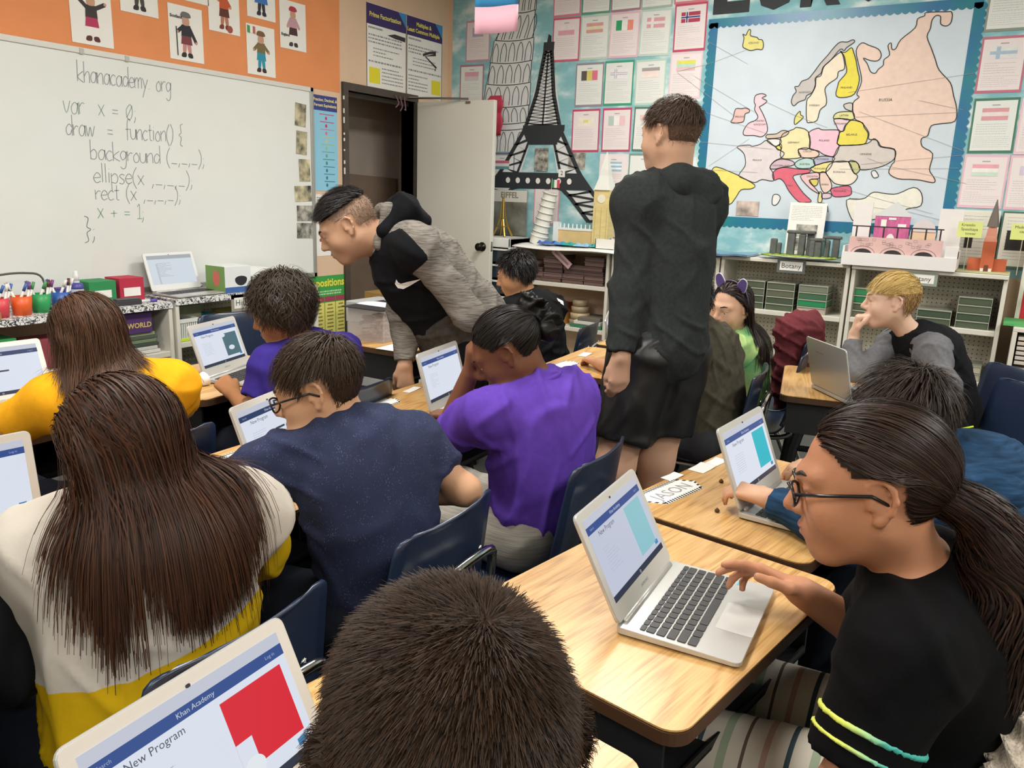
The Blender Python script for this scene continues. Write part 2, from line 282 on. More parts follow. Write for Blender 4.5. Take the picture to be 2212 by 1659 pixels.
# ---------------------------------------------------------------- whiteboard
wb_m = mat('whiteboard_enamel', 'E6E9E6', 0.22, noise=0.02, scale=4, coat=0.3)
alu = mat('aluminium_trim', 'B4B4B0', 0.4, metal=0.6)
wbx0, wbx1, wz0, wz1 = 0.35, 3.975, 0.777, 1.997
wb = thing('whiteboard', 'wide whiteboard with handwritten code on the front wall', 'whiteboard', (0, 0, 0))
box('panel', (wbx0, YW - 0.012, wz0), (wbx1, YW - 0.001, wz1), wb_m, wb)
for nm, a, b in (('top', (wbx0, wz1 - 0.028), (wbx1, wz1)), ('bottom', (wbx0, wz0), (wbx1, wz0 + 0.03)), ('side', (wbx1 - 0.028, wz0), (wbx1, wz1)), ('side', (wbx0, wz0), (wbx0 + 0.028, wz1))):
    box('frame_strip', (a[0], YW - 0.02, a[1]), (b[0], YW - 0.001, b[1]), mat('board_trim_white', 'D8D8D2', 0.4) if nm == 'top' else alu, wb, bevel=0.003)
box('marker_tray', (wbx0 + 0.3, YW - 0.09, wz0 - 0.012), (3.3, YW - 0.0, wz0 + 0.004), alu, wb, bevel=0.003)
for cx in (2.42, 2.66): box('map_clip', (cx, YW - 0.023, wz1 - 0.03), (cx + 0.022, YW - 0.018, wz1 - 0.004), plain('B9B7B0', 0.4), wb)
G = {'k': (.62, [[(0, 1.9), (.05, 0)], [(.55, 1), (.05, .45), (.6, 0)]]), 'h': (.62, [[(0, 1.9), (.05, 0)], [(.05, .55), (.3, 1), (.5, .85), (.55, 0)]]),
 'a': (.66, [[(.55, .85), (.3, 1), (.05, .6), (.12, .08), (.38, .05), (.53, .5), (.55, .98), (.62, 0)]]), 'n': (.62, [[(0, 1), (.05, 0)], [(.05, .6), (.3, 1), (.5, .85), (.55, 0)]]),
 'c': (.55, [[(.5, .85), (.25, 1), (0, .5), (.2, 0), (.5, .15)]]), 'd': (.66, [[(.55, .75), (.3, .98), (.05, .55), (.15, .05), (.4, .08), (.55, .5)], [(.55, 1.9), (.6, 0)]]),
 'e': (.58, [[(.02, .5), (.5, .58), (.42, .92), (.2, .98), (0, .5), (.2, .02), (.52, .18)]]), 'm': (.82, [[(0, 1), (.03, 0)], [(.03, .6), (.2, 1), (.35, .85), (.38, 0)], [(.38, .6), (.55, 1), (.7, .85), (.73, 0)]]),
 'y': (.6, [[(0, 1), (.27, .1)], [(.55, 1), (.25, .05), (.02, -.8)]]), '.': (.3, [[(.1, .04), (.14, -.02)]]), 'o': (.6, [[(.3, 1), (.05, .6), (.12, .08), (.4, .04), (.53, .5), (.3, 1)]]),
 'r': (.5, [[(0, 1), (.05, 0)], [(.04, .6), (.25, .95), (.45, .9)]]), 'g': (.62, [[(.5, .85), (.25, 1), (.03, .6), (.2, .1), (.48, .4), (.52, .95), (.5, -.5), (.25, -.8), (.03, -.6)]]),
 'v': (.6, [[(0, 1), (.25, 0), (.55, 1.05)]]), 'x': (.6, [[(0, 1), (.52, 0)], [(.5, 1), (.02, 0)]]), '=': (.7, [[(.05, .7), (.55, .68)], [(.06, .35), (.57, .33)]]),
 '0': (.7, [[(.33, 1.3), (.05, .8), (.12, .1), (.42, 0), (.6, .6), (.5, 1.2), (.33, 1.3)], [(.08, .1), (.58, 1.2)]]), ';': (.35, [[(.12, .8), (.16, .76)], [(.16, .2), (.14, -.1), (.04, -.35)]]),
 'w': (.85, [[(0, 1), (.18, 0), (.38, .9), (.55, 0), (.78, 1)]]), 'f': (.5, [[(.5, 1.8), (.3, 1.95), (.18, 1.5), (.2, -.1)], [(0, .95), (.42, .98)]]), 'u': (.62, [[(0, 1), (.05, .2), (.3, 0), (.5, .3), (.53, 1), (.58, 0)]]),
 't': (.5, [[(.2, 1.6), (.22, .2), (.42, .05)], [(0, 1.05), (.42, 1.08)]]), 'i': (.25, [[(.08, 1), (.1, 0)], [(.08, 1.4), (.1, 1.36)]]), '(': (.4, [[(.3, 1.8), (.05, 1.1), (.05, .3), (.3, -.4)]]), ')': (.4, [[(.05, 1.8), (.3, 1.1), (.28, .3), (.02, -.4)]]),
 '{': (.5, [[(.45, 1.9), (.2, 1.7), (.28, 1), (.05, .75), (.3, .45), (.2, -.2), (.45, -.4)]]), '}': (.5, [[(.05, 1.9), (.3, 1.7), (.2, 1), (.45, .75), (.2, .45), (.3, -.2), (.05, -.4)]]), 'b': (.62, [[(0, 1.9), (.04, 0)], [(.03, .7), (.3, .98), (.52, .6), (.4, .05), (.05, .05)]]),
 'p': (.62, [[(0, 1), (.06, -.8)], [(.03, .7), (.3, .98), (.52, .6), (.4, .05), (.05, .1)]]), 'l': (.25, [[(.05, 1.9), (.1, 0)]]), 's': (.5, [[(.42, .9), (.2, 1), (.04, .75), (.4, .35), (.25, 0), (.02, .1)]]), '_': (.7, [[(.05, .1), (.6, .08)]]),
 ',': (.3, [[(.15, .15), (.05, -.3)]]), '+': (.7, [[(.05, .5), (.6, .52)], [(.32, .85), (.34, .15)]]), '1': (.45, [[(.05, 1.2), (.25, 1.45), (.26, 0)], [(.02, 0), (.48, 0)]]), ' ': (.55, [])}
LINES = [('khanacademy. org', 2.40, 1.838, 2.925, 1.846, .052, '8B9096'), ('var  x = 0;', 2.317, 1.684, 2.71, 1.684, .055, '8FA096'), ('draw  =  function() {', 2.319, 1.578, 2.98, 1.588, .052, '8A8F94'), ('background (_,_,_);', 2.434, 1.469, 3.12, 1.467, .05, '8A8F98'),
 ('ellipse(x ,_,_,_);', 2.441, 1.358, 3.034, 1.347, .05, '888F8E'), ('rect (x ,_,_,_);', 2.442, 1.272, 2.95, 1.264, .048, '8A8F94'), ('x + = 1;', 2.447, 1.18, 2.715, 1.172, .05, '7FA08C'), ('};', 2.365, 1.082, 2.435, 1.07, .058, '6E7278')]
for txt, x0, z0, x1, z1, sx, hx in LINES:
    W = sum(G[c][0] for c in txt); k = (x1 - x0) / W; u = 0; mb = MB(); f = FW(0.0132)
    for c in txt:
        for st in G[c][1]:
            jit = random.uniform(-.06, .06)
            pts = [(x0 + (u + a) * k + b * sx * 0.06, z0 + (z1 - z0) * u / W + (b + jit) * sx) for a, b in st]
            ribbon(mb, smooth_poly(pts, 4, False) if len(pts) > 2 else pts, 0.0034, f)
        u += G[c][0]
    mb.build('handwriting', plain(hx, 0.6), wb)['kind'] = 'stuff'
photo_m = mat('grey_photo_print', 'D0CCC0', 0.5, noise=1.0, scale=22, col2='2A2C30')
col_photo = mat('colour_photo_print', 'E2D8B0', 0.5, noise=1.0, scale=16, col2='23262C')
def photo_card(x, z, wd, h, rot, m, label, fr=FW, fm=MFW, d=0.014, ang=0):
    mb = MB(); c, s = math.cos(rot), math.sin(rot); f = fr(d)
    mb.prism([(x + a * c - b * s, z + a * s + b * c) for a, b in ((-wd / 2, -h / 2), (wd / 2, -h / 2), (wd / 2, h / 2), (-wd / 2, h / 2))], 0.0012, f)
    return tag(mb.build('photo_print', m), label, 'photo', 'snapshots taped along the whiteboard edge' if fr is FW else None)
pos6 = [(3.862, 1.818, .092, .14, -.07, col_photo, 'topmost tilted snapshot taped to the whiteboard edge'), (3.866, 1.646, .092, .145, -.06, col_photo, 'second snapshot from the top on the whiteboard edge'), (3.886, 1.475, .095, .14, .03, col_photo, 'third snapshot from the top, of yellow paper on black'), (3.868, 1.326, .145, .1, .04, col_photo, 'wide snapshot fourth from the top on the whiteboard edge'), (3.884, 1.2, .148, .1, 0, photo_m, 'black and white group snapshot fifth down the whiteboard edge'), (3.88, 1.088, .148, .1, -.02, photo_m, 'lowest black and white snapshot by the bending teen')]
for q in pos6: photo_card(*q)
# ---------------------------------------------------------------- front wall posters
orange = mat('orange_paper', 'E5935E', 0.85, noise=0.05, scale=5, bump=0.06, bscale=8)
tag(MB().prism([(wbx0, 1.998), (4.235, 1.996), (4.245, H - 0.01), (wbx0, H - 0.01)], 0.002, FW(0.0005)).build('orange_paper_backdrop', orange), 'orange display paper covering the wall above the whiteboard', 'display paper')
paper_w = mat('paper_white', 'EEEDE8', 0.75, noise=0.02, scale=6)
ink = plain('33363C'); ink_soft = plain('8C9096')
def sheet(name, label, cat, f, x0, z0, x1, z1, m=None, group=None, th=0.0016):
    mb = MB().prism([(x0, z0), (x1, z0), (x1, z1), (x0, z1)], th, f); o = mb.build(name, m or paper_w); return tag(o, label, cat, group)
f0, f1, f2 = FW(0.001), FW(0.0032), FW(0.0038)
for k, (x0, ttl, lab) in enumerate(((4.503, ['Prime Factorization'], 'maths poster on prime factorization above the doorway'), (4.941, ['Multiples &', 'Least Common Multiple'], 'maths poster on multiples above the doorway, beside the corner'))):
    p = sheet('wall_poster', lab, 'poster', f0, x0, 2.066, x0 + 0.433, 2.62, m=paper_w)
    rect_w('border', FW(0.0028), x0, 2.066, x0 + 0.006, 2.62, ink, p); rect_w('border', FW(0.0028), x0 + 0.427, 2.066, x0 + 0.433, 2.62, ink, p)
    hb = 0.135; rect_w('header_band', f1, x0 + 0.002, 2.62 - hb, x0 + 0.431, 2.618, plain('3A2C66'), p)
    MB().add([f2(x0 + .34, 2.618), f2(x0 + .431, 2.618), f2(x0 + .431, 2.52)], [(0, 1, 2)]).build('corner_flash', plain('3E8FC8'), p)
    for i, t in enumerate(ttl): lettering(t, 0.043 if k == 0 else 0.04, MFW(x0 + 0.2, 2.55 - 0.045 * i + 0.022 * (len(ttl) - 1), 0.0042), plain('E8DC6A'), p, bold=0.0012)
    mb = MB(); text_rows(mb, f1, x0 + .02, x0 + .2, 2.475, 2.455, 1, .012, 1, 5); text_rows(mb, f1, x0 + .02, x0 + .4, 2.43, 2.36, 3, .009, .95, k + 9); text_rows(mb, f1, x0 + .07, x0 + .38, 2.345, 2.275, 3, .007, .9, k + 3); text_rows(mb, f1, x0 + .02, x0 + .42, 2.255, 2.235, 1, .011, 1, k + 6)
    text_rows(mb, f1, x0 + (.16 if k == 0 else .02), x0 + (.42 if k == 0 else .28), 2.22, 2.1, 5, .008, .9, k + 20); mb.build('print', ink_soft, p)
    yb = x0 + (.025 if k == 0 else .3); rect_w('yellow_panel', f1, yb, 2.1, yb + .115, 2.205, plain('E6DA34'), p)
    pen = [(x0 + .22, 2.44), (x0 + .3, 2.46), (x0 + .42, 2.455), (x0 + .42, 2.425), (x0 + .3, 2.43)] if k == 0 else [(x0 + .19, 2.37), (x0 + .28, 2.4), (x0 + .35, 2.41), (x0 + .35, 2.395), (x0 + .22, 2.365), (x0 + .36, 2.3), (x0 + .34, 2.28)]
    mb = MB(); (fill(mb, pen, f2) if k == 0 else ribbon(mb, pen, .018, f2)); mb.build('pen_drawing', plain('3C3438'), p)
# fraction strip
p = sheet('fraction_strip', 'narrow pale blue chart of fraction, decimal and percent equivalents', 'poster', f0, 3.985, 1.348, 4.205, 1.96, plain('8FCBE6'))
rect_w('header_band', f1, 3.985, 1.865, 4.205, 1.96, plain('3B3F86'), p)
for i, t in enumerate(('Fraction, Decimal, &', 'Percent Equivalents')): lettering(t, 0.026, MFW(4.095, 1.932 - 0.034 * i, 0.004), plain('E8E090'), p, bold=0.0007)
cols = ['C8346E', 'C8346E', 'D87A90', 'C9C98A', '9FC48E', '6FA79A', '4E8E8C', '3C7E84', '3F7F86', '3B6E84']
for i in range(10):
    z = 1.84 - 0.048 * i; mb = MB().add([f1(4.04 + .004 * i, z), f1(4.175, z), f1(4.175, z + .005), f1(4.04 + .004 * i, z + .005)], [(0, 1, 2, 3)])
    mb.add([f1(4.1 + .01 * math.cos(a), z - .022 + .012 * math.sin(a)) for a in [j * math.pi / 5 for j in range(10)]], [tuple(range(10))]); mb.build('scale_mark', plain(cols[i]), p)
p = sheet('rules_poster', 'white poster with a red dot, half hidden behind the bending teen', 'poster', f0, 3.982, 0.912, 4.27, 1.325)
mb = MB(); text_rows(mb, f1, 4.09, 4.26, 1.06, .94, 4, .006, .9, 4); text_rows(mb, f1, 4.0, 4.26, 1.31, 1.28, 2, .008, .9, 6); mb.build('print', ink_soft, p)
for z, r, c in ((1.07, .022, 'B03A4C'), (1.02, .012, '9A3A44'), (1.25, .03, '2A2C30')): MB().add([f1(4.03 + r * math.cos(j * .5236), z + r * math.sin(j * .5236)) for j in range(12)], [tuple(range(12))]).build('dot', plain(c), p)
p = sheet('prepositions_poster', 'green and yellow Prepositions poster hung below the whiteboard by the doorway', 'poster', f0, 3.835, 0.20, 4.272, 0.775, plain('3FA04A'))
lettering('Prepositions', 0.075, MFW(4.06, 0.725, 0.0042), plain('EFE24A'), p, bold=0.0022); mb = MB(); text_rows(mb, f1, 3.95, 4.22, .675, .64, 2, .01, 1, 3); mb.build('print', plain('BFE6B8'), p)
for i in range(4):
    xa = 3.845 + .106 * i; rect_w('column_head', f1, xa, .595, xa + .1, .63, plain('A0425A'), p); rect_w('column_panel', f1, xa, .23, xa + .1, .588, plain('E9E07C'), p)
    mb = MB()
    for r in range(13): l = random.uniform(.02, .035); z = .57 - r * .026; mb.add([f2(xa + .05 - l, z - .005), f2(xa + .05 + l, z - .005), f2(xa + .05 + l, z + .005), f2(xa + .05 - l, z + .005)], [(0, 1, 2, 3)])
    mb.build('print', plain('8E8A4A'), p); lettering(['Place', 'Time', 'Movement', 'Other'][min(i, 3)] if i in (1,) else '', .022, MFW(xa + .05, .612, .004), plain('F0D878'), p) if i == 1 else None
# costume cards on the orange paper
skin_p = plain('C79A80')
def costume(x, z, rot, hat, top, low, shoe, legs, arms, label, extra=None, w=.215, h=.28, wide=1.0):
    p = thing('costume_card', label, 'picture card', group='costume pictures on the orange paper'); c, s = math.cos(rot), math.sin(rot)
    T = lambda d: (lambda a, b, q=0.0: (x + a * c - b * s, YW - d - q, z + a * s + b * c))
    MB().prism([(-w / 2, -h / 2), (w / 2, -h / 2), (w / 2, h / 2), (-w / 2, h / 2)], .0015, T(.004)).build('card', paper_w, p)
    def pc(nm, pts, col, d=.006, sm=True): mb = MB(); fill(mb, smooth_poly(pts, 3) if sm else pts, T(d)); mb.build(nm, plain(col), p)
    for sg in (-1, 1):
        pc('leg', [(sg * .012 - .01, -.045), (sg * .012 + .012, -.045), (sg * .018 + .01, -.1), (sg * .018 - .008, -.1)], legs, .0058)
        pc('shoe', [(sg * .018 - .012, -.1), (sg * .018 + .012, -.098), (sg * .022 + .014, -.12), (sg * .022 - .014, -.12)], shoe, .0062)
        ex, ey = arms[0 if sg < 0 else 1]; mb = MB(); ribbon(mb, [(sg * .022, .032), (ex, ey)], .02, T(.0059)); mb.build('sleeve', plain(top), p)
        MB().add([T(.0063)(ex + .008 * math.cos(k), ey + .008 * math.sin(k)) for k in [j * .785 for j in range(8)]], [tuple(range(8))]).build('hand', skin_p, p)
    pc('torso', [(-.028 * wide, .045), (.028 * wide, .045), (.032 * wide, -.015), (-.032 * wide, -.015)], top, .0064, False)
    pc('lower', [(-.03 * wide, -.012), (.03 * wide, -.012), (.036 * wide, -.055), (-.036 * wide, -.055)], low, .0066, False)
    pc('face', [(-.018, .045), (.018, .045), (.021, .075), (0, .098), (-.021, .075)], 'C79A80', .0068)
    if hat: pc('hat', [(-.03, .084), (.03, .084), (.022, .108), (-.02, .11)], hat, .0071)
    if extra: extra(p, T)
    return p
def ital(p, T):
    for i, cc in enumerate(('3E9A5A', 'F0F0EA', 'C0685A')): MB().add([T(.0075)(a, b) for a, b in ((-.1 + .02 * i, .09), (-.08 + .02 * i, .088), (-.08 + .02 * i, .128), (-.1 + .02 * i, .13))], [(0, 1, 2, 3)]).build('flag_stripe', plain(cc), p)
def stick(p, T): mb = MB(); ribbon(mb, [(-.062, .03), (-.06, -.118)], .006, T(.0078)); mb.build('walking_stick', plain('2A2A2E'), p); lettering('Scotland', .022, Matrix.Translation(T(.0078)(-.06, .08)) @ frame_at((0, 0, 0), (1, 0, 0), (0, 0, 1)), plain('303236'), p, bold=.0006)
def ball(p, T): MB().add([T(.0078)(.035 + .02 * math.cos(k), -.115 + .02 * math.sin(k)) for k in [j * .524 for j in range(12)]], [tuple(range(12))]).build('ball', plain('A0503E'), p)
def engl(p, T): lettering('England', .022, Matrix.Translation(T(.0078)(-.065, -.06)) @ frame_at((0, 0, 0), (1, 0, 0), (0, 0, 1)), plain('303236'), p, bold=.0006)
costume(2.505, 2.158, -.0, None, '3A3436', 'B4345C', '5A2E34', 'EFEDE8', [(-.07, .075), (.075, .06)], 'figure card with raised arms, black top and crimson shorts')
costume(2.772, 2.35, .0, None, '5A4A44', '4A3A36', '2E2A2A', '4A4240', [(-.06, -.02), (.06, -.02)], 'card at the top edge showing only dark boots')
costume(3.045, 2.163, -.0, '6A6A6C', '2A2830', '7A3A42', '2A2628', 'C88A88', [(-.055, .005), (.062, -.04)], 'Scotland card of a figure in a kilt with a walking stick', stick)
costume(3.095, 2.475, 0, None, 'D8D4CC', 'D8D4CC', 'BBB6AE', 'EFEDE8', [(-.04, 0), (.04, 0)], 'plain card corner peeping in between two costume cards')
costume(3.305, 2.352, -.0, None, 'C4582E', '5E3022', '7A3A2C', 'B87A62', [(-.04, .03), (.045, .0)], 'figure card in orange shirt kicking a ball', ball)
costume(3.578, 2.476, -.0, None, '4A7EC0', '3E74BC', '2A2A30', '2E2E34', [(-.05, -.01), (.05, -.01)], 'figure card in a wide blue skirt at the top edge', wide=1.4)
costume(3.565, 2.156, -.0, '7A5A3A', '7A6A44', '2E93AE', '3A2A28', '2E93AE', [(-.055, -.0), (.06, -.005)], 'figure card with Italian flag, olive jumper and turquoise trousers', ital)
costume(3.826, 2.343, -.0, 'B03A48', 'C49AA2', '4A2E2E', '3A3438', 'EFEDE8', [(-.045, -.01), (.05, -.01)], 'England card of a figure in red hat and pink shirt', engl)
# ---------------------------------------------------------------- right-hand wall: sky paper, map, country sheets, paper towers
sky = mat('sky_paper', '9CC8CE', 0.8); N, L, b = nodes_of(sky)
tc = N.new('ShaderNodeTexCoord'); mp = N.new('ShaderNodeMapping'); mp.inputs['Scale'].default_value = (1, 2.2, 4.2); L.new(tc.outputs['Object'], mp.inputs[0])
t = N.new('ShaderNodeTexNoise'); t.inputs['Scale'].default_value = 1.9; t.inputs['Detail'].default_value = 6; t.inputs['Roughness'].default_value = 0.55; L.new(mp.outputs[0], t.inputs[0])
cr = N.new('ShaderNodeValToRGB'); e = cr.color_ramp.elements; e[0].position = 0.42; e[0].color = lin('83B9C2'); e[1].position = 0.66; e[1].color = lin('DDE9EA'); x = cr.color_ramp.elements.new(0.53); x.color = lin('9CC9CF')
L.new(t.outputs[0], cr.inputs[0]); L.new(cr.outputs[0], b.inputs['Base Color'])
tag(MB().prism([(Y0 + .5, 1.0), (YW - .04, 1.0), (YW - .04, H - .01), (Y0 + .5, H - .01)], .0015, RW(.0005)).build('sky_paper_backdrop', sky), 'pale blue cloud patterned paper covering the upper wall', 'display paper')
# the wall map with its scalloped border
mp_ = thing('wall_map', 'large hand coloured wall map of Europe with scalloped blue border', 'map')
sea = mat('map_sea', 'CFDCE6', 0.8, noise=0.05, scale=6)
MB().prism([(1.885, 1.235), (.385, 1.235), (.385, 2.5), (1.885, 2.5)], .0015, RW(.003)).build('sea_sheet', sea, mp_)
bl = mat('border_foil', '1F66A0', 0.35, noise=1.0, scale=5, col2='15808A', spec=0.6)
def scallop(a0, a1, base, edge, along_y, n):
    """a strip with one straight edge and one scalloped edge"""
    p = []; K = n * 6
    for i in range(K + 1):
        s = a0 + (a1 - a0) * i / K; q = edge + (.012 if edge > base else -.012) * abs(math.sin(math.pi * i / 6)); p.append((s, q))
    p += [(a1, base), (a0, base)]
    return p if along_y else [(v, u) for u, v in p]
for pts in (scallop(1.93, .36, 2.525, 2.478, True, 38), scallop(1.93, .36, 1.275, 1.218, True, 38), scallop(1.225, 2.5, 1.865, 1.915, False, 31), scallop(1.225, 2.5, .405, .352, False, 31)):
    mb = MB(); fill(mb, pts, RW(.0058)); mb.build('scalloped_border', bl, mp_)
def pale(h, k=.22): return ''.join('%02X' % int(int(h[i:i + 2], 16) * (1 - k) + 224 * k) for i in (0, 2, 4))
out = MB(); fo = RW(.0064)
for i, (nm, hx, pts) in enumerate(COUNTRIES):
    q = smooth_poly([(a / 1000, z / 1000) for a, z in pts], 3); mb = MB(); fill(mb, q, RW(.0052 + .00002 * i)); mb.build('country', mat('crayon_' + pale(hx), pale(hx), .8, noise=.06, scale=30), mp_)
    ribbon(out, q, .0055, fo, True)
ribbon(out, smooth_poly([(a / 1000, z / 1000) for a, z in [(1177, 1365), (1120, 1382), (1060, 1378), (1045, 1330)]], 4, False), .005, fo)
out.build('outline', plain('3A3A38'), mp_)
for k, (a, z) in MAP_NAMES.items(): lettering(k, .016 if k != 'RUSSIA' else .024, MRW(a / 1000, z / 1000, .0068), plain('5A5650'), mp_, name='place_name')
for i, s in enumerate(MAP_STRINGS):
    o = MB().tube([(XW - .009, a / 1000, z / 1000) for a, z in s], .0008, 5).build('map_string', plain('B8B4B4'), mp_)
photo_card(1.555, 1.332, .15, .095, 0, mat('map_snapshot', 'E8D4C8', .5, noise=1, scale=9, col2='30333A'), 'snapshot of a paper on black stuck to the lower edge of the map', RW, MRW, .0075)
# black letters over the map
for i, ch in enumerate('EUROPE'):
    me = text_mesh(ch, .40, bold=.016, ext=.003); c = [v.co.x for v in me.vertices]; lo, hi = min(c), max(c); zl = min(v.co.y for v in me.vertices)
    me.transform(Matrix.Diagonal((.235 / (hi - lo), 1.05, 1, 1)) @ Matrix.Translation((-(lo + hi) / 2, -zl, 0))); me.transform(MRW(1.79 - .275 * i, 2.552, .006))
    o = link('cutout_letter', me, mat('black_card', '2B3034', .7)); tag(o, 'black card letter %s %s the map of Europe' % (ch, ['starting the heading above', 'second in the heading above', 'third in the heading above', 'fourth in the heading above', 'fifth in the heading above', 'ending the heading above'][i]), 'letter', 'EUROPE heading')
# country sheets
def country_sheet(y, z, hx, stripes, label, w=.224, h=.298, rot=0.0, title=True, d=.003):
    p = thing('country_sheet', label, 'sheet of paper', group='country fact sheets'); c, s = math.cos(rot), math.sin(rot)
    T = lambda q: (lambda a, b, k=0.0: (XW - q - k, y - (a * c - b * s), z + a * s + b * c))
    MB().prism([(-w / 2, -h / 2), (w / 2, -h / 2), (w / 2, h / 2), (-w / 2, h / 2)], .001, T(d)).build('backing', mat('card_' + hx, hx, .8), p)
    W, Hh = w * .91, h * .905
    MB().prism([(-W / 2, -Hh / 2), (W / 2, -Hh / 2), (W / 2, Hh / 2), (-W / 2, Hh / 2)], .0006, T(d + .0012)).build('page', mat('page_pink', 'E9DFE0', .8) if hx[0] in 'CDE' else mat('page_white', 'E3E7E4', .8), p)
    mb = MB(); R = random.Random(int((y + 9) * 1000)); f = T(d + .0022)
    if title: mb.add([f(-.02, .108), f(.02, .108), f(.02, .114), f(-.02, .114)], [(0, 1, 2, 3)])
    text_rows(mb, f, -.085, .085, .015, -.05, 5, .0016, .9, R.randint(0, 999)); text_rows(mb, f, -.09, .09, -.055, -.12, 6, .0012, 1, R.randint(0, 999)); mb.build('print', plain('A9A6A8'), p)
    for si, (a0, b0, a1, b1, col) in enumerate(stripes): MB().add([T(d + .0026 + .00025 * si)(a, b) for a, b in ((a0, b0), (a1, b0), (a1, b1), (a0, b1))], [(0, 1, 2, 3)]).build('flag_stripe', mat('crayon_' + col, col, .8, noise=.06, scale=30), p)
    return p
def vert(*c): return [(-.065 + .043 * i, .03, -.065 + .043 * (i + 1), .095, k) for i, k in enumerate(c)]
def horz(*c): n = len(c); return [(-.065, .095 - .065 * (i + 1) / n, .065, .095 - .065 * i / n, k) for i, k in enumerate(c)]
def cross(bg, c1, c2=None): r = [(-.065, .03, .065, .095, bg), (-.035, .0302, -.015, .0948, c1), (-.0652, .054, .0648, .071, c1)]; return r + ([(-.03, .0302, -.02, .0948, c2), (-.0652, .058, .0648, .067, c2)] if c2 else [])
def fine(st): return [(a, b, c_, d_, k) for a, b, c_, d_, k in st]
SHEETS = [(2.992, 2.772, 'D8808E', [], 'pink bordered sheet cut by the top edge, leftmost of that row'), (2.758, 2.772, '5E9C80', [], 'green bordered sheet cut by the top edge'), (2.532, 2.772, 'A67F8C', [], 'mauve bordered sheet cut by the top edge'), (2.306, 2.772, 'A9BCAE', [], 'grey green bordered sheet cut by the top edge'), (2.069, 2.785, 'D8808E', [], 'rose bordered sheet cut by the top edge next to the black letters'),
 (2.986, 2.468, 'C8607A', horz('F0E4E6', 'E2A9B8'), 'Poland sheet beside the top of the paper tower'), (2.759, 2.469, 'BFD2C4', horz('D8A49A', 'EADFC0', 'D8A49A'), 'Spain sheet with red and yellow bands'), (2.53, 2.47, 'E3BCC8', vert('33A06A', 'EEF0EC', 'EE9080'), 'Ireland sheet with strong green and orange bars'), (2.301, 2.47, 'BFD6CB', cross('DCA7AE', 'EDE6E4'), 'Denmark sheet with pale red cross flag'), (2.056, 2.487, 'C24E68', cross('B0425A', 'F0EEEE', '2F3F80'), 'Norway sheet with dark red and blue flag beside the map'),
 (2.78, 2.152, '948C98', vert('5A5858', 'DDD070', 'DC7890'), 'Belgium sheet with black, yellow and red bars'), (2.55, 2.155, '3F9F7C', cross('ECEBF0', 'B8B4C0', 'E6E4EA'), 'Iceland sheet with faint cross in a green border'), (2.312, 2.152, 'B7D5C6', horz('A5A19E', 'F0DEDC', 'F2E2D8'), 'Germany sheet above the standing teen'), (2.063, 2.186, 'E4CCD4', horz('E0DE66', 'BEDCCB', 'E3BFC0'), 'Lithuania sheet with yellow and green bands by the map'),
 (2.79, 1.837, 'C2486E', [(-.065, .03, .065, .095, 'EFE8DC'), (-.02, .055, .02, .075, 'E8D88A')], 'crimson bordered sheet with a sun flag beside the tower'), (2.545, 1.84, 'C2486E', vert('B9CDC6', 'F0EEEE', 'EBC5CC'), 'Italy sheet with faded bars in a crimson border'), (2.304, 1.843, '5A7A6C', horz('E8C4C4', 'EDE6E4'), 'dark green bordered sheet half hidden by the teen standing up'), (2.07, 1.875, 'D9D4D8', [], 'pale sheet behind the head of the standing teen'),
 (3.758, 2.506, 'C59AAA', [(-.05, .03, .05, .095, 'B5B4C8')], 'lilac sheet above the open door, higher of two'), (3.808, 2.188, 'B0788C', horz('DDA7B4', 'D8CDD4'), 'lilac sheet above the open door, lower of two'), (3.5, 1.526, '8E8AA0', horz('C87088', 'E6E2E6', '5E98A0'), 'sheet with pink and teal bands just past the door edge'),
 (2.55, 1.526, 'E4DDE0', horz('9EC3D8', 'EEF0F2', '9EC3D8', 'EEF0F2', '9EC3D8'), 'Greece sheet behind the paper clock tower'), (2.32, 1.53, '7E9A8C', [], 'green edged sheet at the shoulder of the standing teen'), (2.48, 1.226, 'C8808E', horz('F0EEEA', '7FC3A0', 'E0908E'), 'Bulgaria sheet low beside the paper clock tower'), (2.33, 1.225, 'CFCBD2', [(-.06, .03, .06, .095, '8E88A0'), (-.0605, .055, .0595, .07, 'E6E0E2')], 'sheet with a purple union flag next to the standing teen'), (3.09, 1.3, 'D8A0AE', [], 'small pink edged sheet behind the leaning tower model'),
 (.227, 2.49, '8D968A', [], 'grey edged sheet at the top right of the map'), (.225, 2.167, 'C27588', cross('E2E2E2', 'A9C2D6'), 'Finland sheet with pale blue cross right of the map'), (.216, 1.842, '4E7E66', horz('DDA0A6', 'E8E0DE', 'DDA0A6'), 'Latvia sheet with dark green border right of the map'), (.221, 1.536, 'E6BECB', horz('E9A9B5', 'EFEBE8', 'C9DFD0'), 'Hungary sheet with pink border right of the map'), (-.01, 1.534, 'E6BECB', [(-.06, .04, .06, .09, 'D9CBE0')], 'pink sheet at the right edge beside the Hungary sheet'), (-.015, 1.836, 'EBC9D2', [], 'pale pink sheet at the right edge beside the Latvia sheet')]
for i, (y, z, hx, st, lab) in enumerate(SHEETS): country_sheet(y, z, hx, [(a, b, c_, d_, k) for a, b, c_, d_, k in st], lab, rot=random.uniform(-.015, .015), d=.003 + .0004 * (i % 3))
